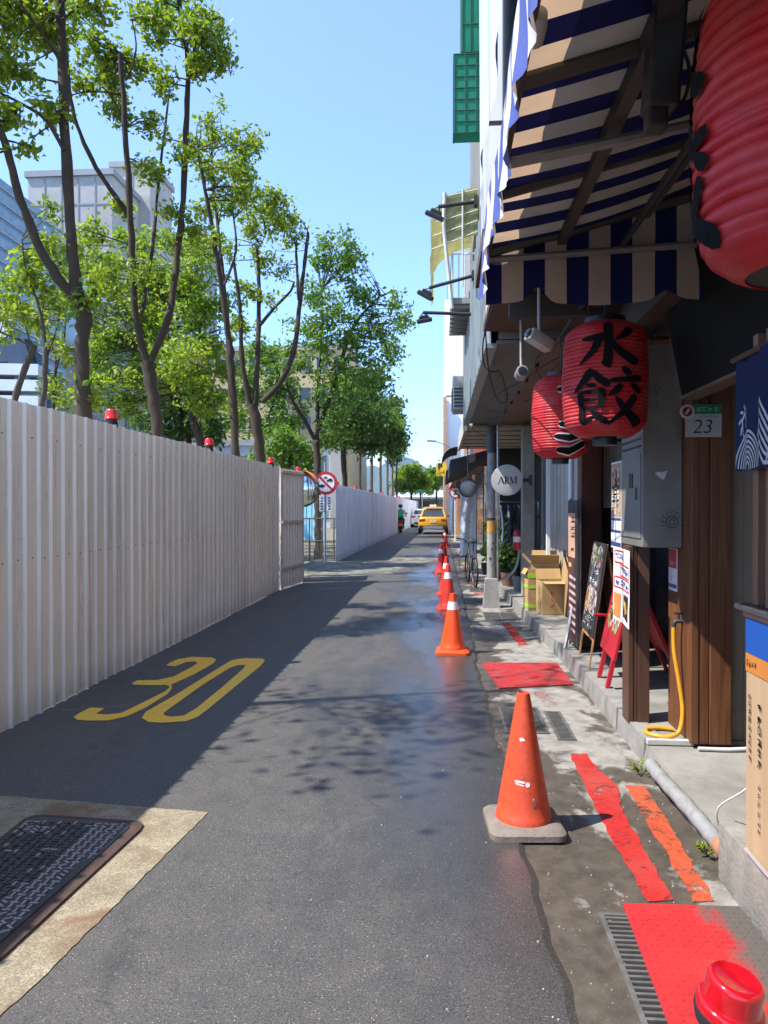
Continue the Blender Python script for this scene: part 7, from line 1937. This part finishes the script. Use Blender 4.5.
m_ = MB(); m_.bb((0.79, 36.37, 0), (1.18, 36.78, 0.25), 0.01); m_.build('base', CONCRETE, opl)
pk = thing('parking_sign', 'yellow parking sign with black letter P high over the far kerb', 'sign', at(442, 470, 39))
p = at(441.5, 469.5, 39)
m_ = MB(); m_.bb((p.x - 0.27, 39.0, p.z - 0.36), (p.x + 0.27, 39.1, p.z + 0.36), 0.01); m_.build('panel', M('parking_yellow', (0.72, 0.46, 0.02), 0.5), pk)
m_ = MB(); m_.text('P', front(p.x - 0.08, 38.985, p.z + 0.14), 0.42, 0.02); glyphs(m_, front(p.x + 0.08, 38.985, p.z - 0.14), -0.15, -0.12, 0.12, 0.14, 2, 1, 0, 0.2, 1.0); m_.build('lettering', INK, pk)
m_ = MB(); m_.tube([(p.x + 0.15, 39.1, p.z + 0.3), (p.x + 1.5, 39.1, p.z + 0.3)], 0.03, 6); m_.tube([(p.x + 0.15, 39.1, p.z - 0.3), (p.x + 1.5, 39.1, p.z - 0.3)], 0.03, 6); m_.build('bracket', STEEL, pk)
slp = thing('street_lamp', 'thin street lamp whose arm reaches over the road above the yellow parking sign', 'street lamp', (0.72, 43, 0))
p = at(430, 441, 43)
m_ = MB(); m_.tube([(0.72, 43, 0), (0.72, 43, 4.8)], [0.07, 0.05], 8); m_.build('pole', STEEL, slp)
m_ = MB(); m_.tube(smooth_path([(0.72, 43, 4.7), (0.5, 43, 5.15), (p.x + 0.3, 43, p.z - 0.02)], 5), 0.03, 6); m_.build('arm', STEEL, slp)
m_ = MB(); m_.box((p.x + 0.1, 43, p.z), (0.55, 0.2, 0.1), Matrix.Rotation(0.08, 3, 'Y'), 0.03); m_.build('head', GREYMETAL, slp)

# weeds by the kerb
for (x, y, lab, s) in ((1.27, 3.62, 'small green weed sprouting beside the rusty pipe end', 0.05), (1.235, 4.66, 'tiny green weed at the far end of the wrapped pipe', 0.04)):
    t_ = thing('weed', lab, 'plant', (x, y, -0.014)); cen = []
    m_ = MB()
    for i in range(9):
        a = random.uniform(0, 6.28); d = Vector((math.cos(a) * s, math.sin(a) * s, random.uniform(0.02, 0.07)))
        m_.tube([(x, y, -0.014), Vector((x, y, 0)) + d], 0.0016, 4); cen += [Vector((x, y, 0)) + d * f for f in (0.7, 0.85, 1.0, 1.1)]
    m_.build('stem', BARK, t_); leaf_mesh('foliage', cen, [0.035 * random.uniform(.6, 1.3) for _ in cen], LEAF_BRIGHT, t_)

# fallen leaf / stone litter on the asphalt
GRAVEL = M('grit', (0.4, 0.38, 0.34), 0.9, 0.3, 30)
m_ = MB()
random.seed(77)
for _ in range(420):
    x = random.uniform(0.36, 1.28) if random.random() < .8 else random.uniform(-1.5, 0.4); y = random.uniform(2.2, 9)
    z = -0.014 if x > 0.42 else 0.0
    s = random.uniform(0.002, 0.0055)
    m_.box((x, y, z + s * 0.4), (s, s * random.uniform(.6, 1.5), s), Matrix.Rotation(random.uniform(0, 3), 3, 'Z') @ Matrix.Rotation(random.uniform(0, 1), 3, 'X'))
tag(m_.build('grit', GRAVEL), kind='stuff')

# ================================================================== VEHICLES
TYRE = M('tyre_rubber', (0.02, 0.02, 0.021), 0.8, 0.2, 20)
RIM = M('wheel_rim', (0.35, 0.35, 0.36), 0.3, 0.1, 10, 0.8)
TAIL = M('tail_lamp', (0.4, 0.01, 0.012), 0.2, 0.1, 8)
CARGLASS = glass_dark('car_glass', (0.03, 0.036, 0.04), 0.05)
CHROME = M('bumper_silver', (0.42, 0.42, 0.43), 0.35, 0.08, 8, 0.6)
def car(name, label, x, y, paint, suv=True, taxi=False):
    t_ = thing(name, label, 'car' if not taxi else 'taxi', (x, y, 0))
    W, L = 0.89, 4.45
    H0 = 1.62 if suv else 1.45
    # body: sections from the tail (y=0) to the nose
    bl = 0.34 if suv else 0.28
    secs = [(0.00, 0.60, 0.80, bl + 0.14, 0.98), (0.07, 0.80, 0.86, bl, 1.04), (0.5, 0.88, 0.89, bl - 0.04, 1.06), (2.2, W, W, bl - 0.06, 1.02), (3.3, 0.88, 0.88, bl - 0.04, 1.0), (4.2, 0.82, 0.86, bl, 0.86), (4.45, 0.66, 0.72, bl + .1, 0.72)]
    m_ = MB(); rings = []
    for (yy, wt_, wm, zb, zt) in secs:
        zm = zb + (zt - zb) * 0.55
        half = [(-wm * 0.9, zb), (-wm, zb + 0.1), (-wm * 1.0, zm), (-wt_ * 0.97, zt - 0.07), (-wt_ * 0.86, zt)]
        rings.append([(x + a, y + yy, b) for a, b in half] + [(x - a, y + yy, b) for a, b in half[::-1]])
    n = len(rings[0]); vs = [p_ for r_ in rings for p_ in r_]
    fs = [(i * n + k, i * n + (k + 1) % n, (i + 1) * n + (k + 1) % n, (i + 1) * n + k) for i in range(len(rings) - 1) for k in range(n)] + [tuple(range(n)), tuple(range((len(rings) - 1) * n, len(rings) * n))]
    m_.add(vs, fs)
    m_.build('body', paint, t_, 50)
    zt = 1.03
    cabin = [(0.10, 0.78, zt), (0.55, 0.62, H0 - 0.06), (0.9, 0.61, H0), (2.0, 0.61, H0), (3.0, 0.74, zt)]
    m_ = MB()
    vs = []
    for (yy, hw, z) in cabin: vs += [(x - hw, y + yy, z), (x + hw, y + yy, z)]
    for (yy, hw, z) in cabin: vs += [(x - 0.80, y + yy, zt - 0.03), (x + 0.80, y + yy, zt - 0.03)]
    fs = [(2 * i, 2 * i + 1, 2 * i + 3, 2 * i + 2) for i in range(4)] + [(2 * i, 2 * i + 2, 10 + 2 * i + 2, 10 + 2 * i) for i in range(4)] + [(2 * i + 1, 2 * i + 3, 10 + 2 * i + 3, 10 + 2 * i + 1) for i in range(4)]
    m_.add(vs, fs); m_.build('cabin', paint, t_, 40)
    # rear window, tailgate line, lamps, plate, bumper
    def on_rear(u, v):   # u -1..1, v 0..1 on rear screen
        hw = 0.78 + (0.62 - 0.78) * v; yy = 0.10 + 0.45 * v; z = zt + (H0 - 0.06 - zt) * v
        return Vector((x + u * hw, y + yy - 0.012, z + 0.006))
    m_ = MB(); m_.add([on_rear(-0.88, 0.06), on_rear(0.88, 0.06), on_rear(0.86, 0.86), on_rear(-0.86, 0.86)], [(0, 1, 2, 3)]); m_.build('rear_window', CARGLASS, t_)
    for s in (-1, 1):
        m_ = MB()
        m_.add([(x + s * 0.645, y + 0.95, H0 - 0.07), (x + s * 0.645, y + 2.0, H0 - 0.07), (x + s * 0.765, y + 2.8, zt + 0.05), (x + s * 0.79, y + 0.5, zt + 0.05)], [(0, 1, 2, 3)]); m_.build('side_window', CARGLASS, t_)
        m_ = MB(); m_.box((x + s * 0.93, y + 2.75, 1.06), (0.18, 0.1, 0.13), None, 0.03); m_.build('wing_mirror', paint, t_)
        m_ = MB(); m_.box((x + s * 0.66, y + 0.03, 0.86), (0.36, 0.09, 0.13), Matrix.Rotation(s * 0.12, 3, 'Y'), 0.02); m_.build('tail_light', TAIL, t_)
        for yy in (0.75, 3.5):
            m_ = MB(); m_.lathe([(0.30, -0.1), (0.34, -0.08), (0.34, 0.08), (0.30, 0.1)], 24, (x + s * 0.80, y + yy, 0.34), Matrix.Rotation(R(90), 3, 'Y')); wo = m_.build('wheel', TYRE, t_, 40)
            m_ = MB(); m_.lathe([(0.2, -0.115), (0.2, 0.115)], 16, (x + s * 0.80, y + yy, 0.34), Matrix.Rotation(R(90), 3, 'Y')); m_.build('rim', RIM, wo, 40)
    m_ = MB(); m_.bb((x - 0.84, y - 0.06, bl - 0.03), (x + 0.84, y + 0.12, bl + 0.20), 0.03); m_.build('rear_bumper', BLACK if suv else paint, t_)
    m_ = MB(); m_.bb((x - 0.6, y - 0.075, bl), (x + 0.6, y - 0.04, bl + 0.14), 0.015); m_.build('skid_plate', CHROME if suv else BLACK, t_)
    m_ = MB(); m_.bb((x - 0.19, y - 0.02, 0.70), (x + 0.19, y + 0.0, 0.83)); glyphs(m_, front(x, y - 0.024, 0.765), -0.16, -0.04, 0.16, 0.04, 6, 1, 1, 0.2, 1.0); m_.build('number_plate', [PAPER, INK], t_)
    m_ = MB(); m_.bb((x - 0.5, y + 0.4, H0 + 0.02), (x + 0.5, y + 0.62, H0 + 0.05), 0.01); m_.build('spoiler', paint, t_)
    if taxi:
        m_ = MB(); m_.box((x, y + 1.3, H0 + 0.09), (0.42, 0.14, 0.15), None, 0.03); m_.build('roof_sign', WHITEPAINT, t_)
    m_ = MB(); m_.tube([(x + 0.4, y + 0.9, H0), (x + 0.4, y + 0.6, H0 + 0.2)], 0.006, 4); m_.build('aerial', BLACK, t_)
    return t_
def car_paint(name, c):
    t = NT(name); n = t.noise(t.coord('World'), 3, 4, 0.6)
    t.set(t.ramp(n, [(0.3, sc3(c, 0.92)), (0.7, c)]), 0.28, 0.0, 0.5); t.b.inputs['Coat Weight'].default_value = 0.6; t.b.inputs['Coat Roughness'].default_value = 0.08
    return t.m
car('taxi', 'yellow taxi estate with a white roof lamp standing in the road, seen from behind', -0.42, 44.5, car_paint('taxi_yellow', (0.72, 0.36, 0.008)), True, True)
car('parked_car', 'white car partly hidden ahead of the yellow taxi', -1.5, 60.0, car_paint('car_white', (0.72, 0.72, 0.73)), False)

# ================================================================== SCOOTER AND RIDER
SX, SY = -2.50, 46.8
sct = thing('motor_scooter', 'dark motor scooter with red tail lamp ridden along the white hoarding', 'scooter', (SX, SY, 0))
def tyre(yy):
    m_ = MB(); m_.lathe([(0.17, -0.05), (0.23, -0.045), (0.25, 0.0), (0.23, 0.045), (0.17, 0.05), (0.05, 0.03)], 24, (SX, SY + yy, 0.25), Matrix.Rotation(R(90), 3, 'Y')); m_.build('wheel', TYRE, sct, 40)
tyre(0.0); tyre(1.25)
SB = car_paint('scooter_black', (0.03, 0.03, 0.034))
m_ = MB(); m_.prism([(SX - 0.15, SY - 0.25, 0.70), (SX - 0.15, SY - 0.15, 0.42), (SX - 0.15, SY + 0.45, 0.32), (SX - 0.15, SY + 0.55, 0.66), (SX - 0.15, SY + 0.4, 0.74)], (0.3, 0, 0)); m_.build('rear_cowl', SB, sct)
m_ = MB(); m_.bb((SX - 0.17, SY + 0.4, 0.26), (SX + 0.17, SY + 0.95, 0.34), 0.02); m_.build('footboard', SB, sct)
m_ = MB(); m_.prism([(SX - 0.2, SY + 0.92, 0.3), (SX - 0.17, SY + 1.05, 0.95), (SX + 0.17, SY + 1.05, 0.95), (SX + 0.2, SY + 0.92, 0.3)], (0, 0.08, 0.02)); m_.build('front_shield', SB, sct)
m_ = MB(); m_.box((SX, SY + 0.12, 0.77), (0.27, 0.72, 0.1), None, 0.035); m_.build('seat', BLACK, sct)
m_ = MB(); m_.tube([(SX - 0.34, SY + 0.93, 1.03), (SX, SY + 1.05, 1.0), (SX + 0.34, SY + 0.93, 1.03)], 0.018, 6); m_.tube([(SX, SY + 1.05, 1.0), (SX, SY + 1.22, 0.3)], 0.03, 6); m_.build('handlebar', DARKMETAL, sct)
for s in (-1, 1):
    m_ = MB(); m_.tube([(SX + s * 0.25, SY + 0.96, 1.02), (SX + s * 0.33, SY + 0.98, 1.2)], 0.008, 5); m_.box((SX + s * 0.35, SY + 0.97, 1.24), (0.12, 0.03, 0.08), None, 0.01); m_.build('mirror', BLACK, sct)
m_ = MB(); m_.box((SX, SY - 0.255, 0.68), (0.2, 0.05, 0.08), None, 0.015); m_.build('tail_light', M('tail_lamp_bright', (0.6, 0.02, 0.03), 0.2), sct)
m_ = MB(); m_.box((SX, SY - 0.24, 0.52), (0.26, 0.015, 0.14)); glyphs(m_, front(SX, SY - 0.252, 0.52), -0.11, -0.05, 0.11, 0.05, 5, 1, 1, 0.2, 1.0); m_.build('number_plate', [M('plate_pink', (0.6, 0.3, 0.3), 0.5), INK], sct)
m_ = MB(); m_.prism([(SX - 0.09, SY - 0.36, 0.3), (SX + 0.09, SY - 0.36, 0.3), (SX + 0.08, SY + 0.05, 0.45), (SX - 0.08, SY + 0.05, 0.45)], (0, 0, 0.03)); m_.build('mudguard', BLACK, sct)
m_ = MB(); m_.tube([(SX + 0.17, SY - 0.25, 0.3), (SX + 0.17, SY + 0.2, 0.28)], 0.05, 8); m_.build('exhaust', DARKMETAL, sct)

pe = thing('person', 'rider on the scooter in a green top, pale sleeves and dark helmet, seen from behind', 'person', (SX, SY, 0.8))
def skin_body(name, joints, bones, root, mats, assign, parent, lv=2):
    me = bpy.data.meshes.new(name)
    keys = list(joints)
    me.from_pydata([Vector(joints[k][:3]) - world_loc(parent) for k in keys], [(keys.index(a), keys.index(b)) for a, b in bones], [])
    ob = bpy.data.objects.new(name, me); COL.objects.link(ob)
    ob.modifiers.new('skin', 'SKIN')
    if not me.skin_vertices: me.attributes.new('skin', 'FLOAT_VECTOR2', 'POINT')
    for i, k in enumerate(keys):
        r_ = joints[k][3]; r_ = r_ if isinstance(r_, tuple) else (r_, r_)
        me.skin_vertices[0].data[i].radius = r_
        me.skin_vertices[0].data[i].use_root = (k == root)
    s = ob.modifiers.new('sub', 'SUBSURF'); s.levels = lv; s.render_levels = lv
    dg = bpy.context.evaluated_depsgraph_get(); dg.update()
    nm = bpy.data.meshes.new_from_object(ob.evaluated_get(dg))
    bpy.data.objects.remove(ob)
    for m in mats: nm.materials.append(m)
    off = world_loc(parent)
    for p_ in nm.polygons:
        p_.material_index = assign(p_.center + off); p_.use_smooth = True
    o = bpy.data.objects.new(name, nm); COL.objects.link(o); o.parent = parent
    return o
J = {'pelvis': (SX, SY + 0.12, 0.92, (0.2, 0.15)), 'waist': (SX, SY + 0.13, 1.08, (0.2, 0.13)), 'chest': (SX, SY + 0.19, 1.30, (0.24, 0.14)), 'neck0': (SX, SY + 0.23, 1.46, 0.07), 'neck': (SX, SY + 0.25, 1.53, 0.055), 'head': (SX, SY + 0.28, 1.64, 0.085), 'crown': (SX, SY + 0.28, 1.74, 0.08),
     'sl': (SX - 0.2, SY + 0.22, 1.41, 0.085), 'el': (SX - 0.33, SY + 0.42, 1.18, 0.062), 'wl': (SX - 0.31, SY + 0.82, 1.07, 0.035), 'hl': (SX - 0.30, SY + 0.92, 1.05, 0.04),
     'sr': (SX + 0.2, SY + 0.22, 1.41, 0.085), 'er': (SX + 0.33, SY + 0.42, 1.18, 0.062), 'wr': (SX + 0.31, SY + 0.82, 1.07, 0.035), 'hr': (SX + 0.30, SY + 0.92, 1.05, 0.04),
     'hpl': (SX - 0.12, SY + 0.18, 0.9, 0.1), 'kl': (SX - 0.2, SY + 0.6, 0.84, 0.07), 'al': (SX - 0.15, SY + 0.68, 0.43, 0.045), 'tl': (SX - 0.15, SY + 0.85, 0.38, 0.04),
     'hpr': (SX + 0.12, SY + 0.18, 0.9, 0.1), 'kr': (SX + 0.2, SY + 0.6, 0.84, 0.07), 'ar': (SX + 0.15, SY + 0.68, 0.43, 0.045), 'tr': (SX + 0.15, SY + 0.85, 0.38, 0.04)}
B_ = [('pelvis', 'waist'), ('waist', 'chest'), ('chest', 'neck0'), ('neck0', 'neck'), ('neck', 'head'), ('head', 'crown'), ('chest', 'sl'), ('sl', 'el'), ('el', 'wl'), ('wl', 'hl'), ('chest', 'sr'), ('sr', 'er'), ('er', 'wr'), ('wr', 'hr'),
      ('pelvis', 'hpl'), ('hpl', 'kl'), ('kl', 'al'), ('al', 'tl'), ('pelvis', 'hpr'), ('hpr', 'kr'), ('kr', 'ar'), ('ar', 'tr')]
SKIN_M = M('skin', (0.4, 0.24, 0.17), 0.55, 0.08, 10); GREEN_M = M('green_cloth', (0.0, 0.26, 0.17), 0.75, 0.1, 10); SLEEVE = M('pale_sleeve', (0.5, 0.48, 0.48), 0.8, 0.08, 12); TROUS = M('dark_trousers', (0.035, 0.035, 0.045), 0.8, 0.15, 12)
def asg(c):
    dx = abs(c.x - SX)
    if c.z > 1.5 and dx < 0.12: return 0
    if c.y > SY + 0.84 and c.z > 0.95: return 0
    if c.z < 0.98 and c.y < SY + 0.8: return 3
    if c.z < 0.6: return 3
    if dx > 0.19: return 2
    return 1
skin_body('body', J, B_, 'pelvis', [SKIN_M, GREEN_M, SLEEVE, TROUS], asg, pe)
m_ = MB(); m_.lathe([(0.125, -0.09), (0.14, -0.03), (0.138, 0.04), (0.11, 0.1), (0.06, 0.13), (0.0, 0.14)], 24, (SX, SY + 0.27, 1.71)); m_.build('helmet', car_paint('helmet_dark', (0.03, 0.03, 0.035)), pe, 60)
m_ = MB(); m_.box((SX, SY - 0.005, 1.22), (0.30, 0.05, 0.36), Matrix.Rotation(-0.2, 3, 'X'), 0.03); m_.build('back_panel', M('green_bright', (0.01, 0.36, 0.24), 0.6, 0.08, 8), pe)
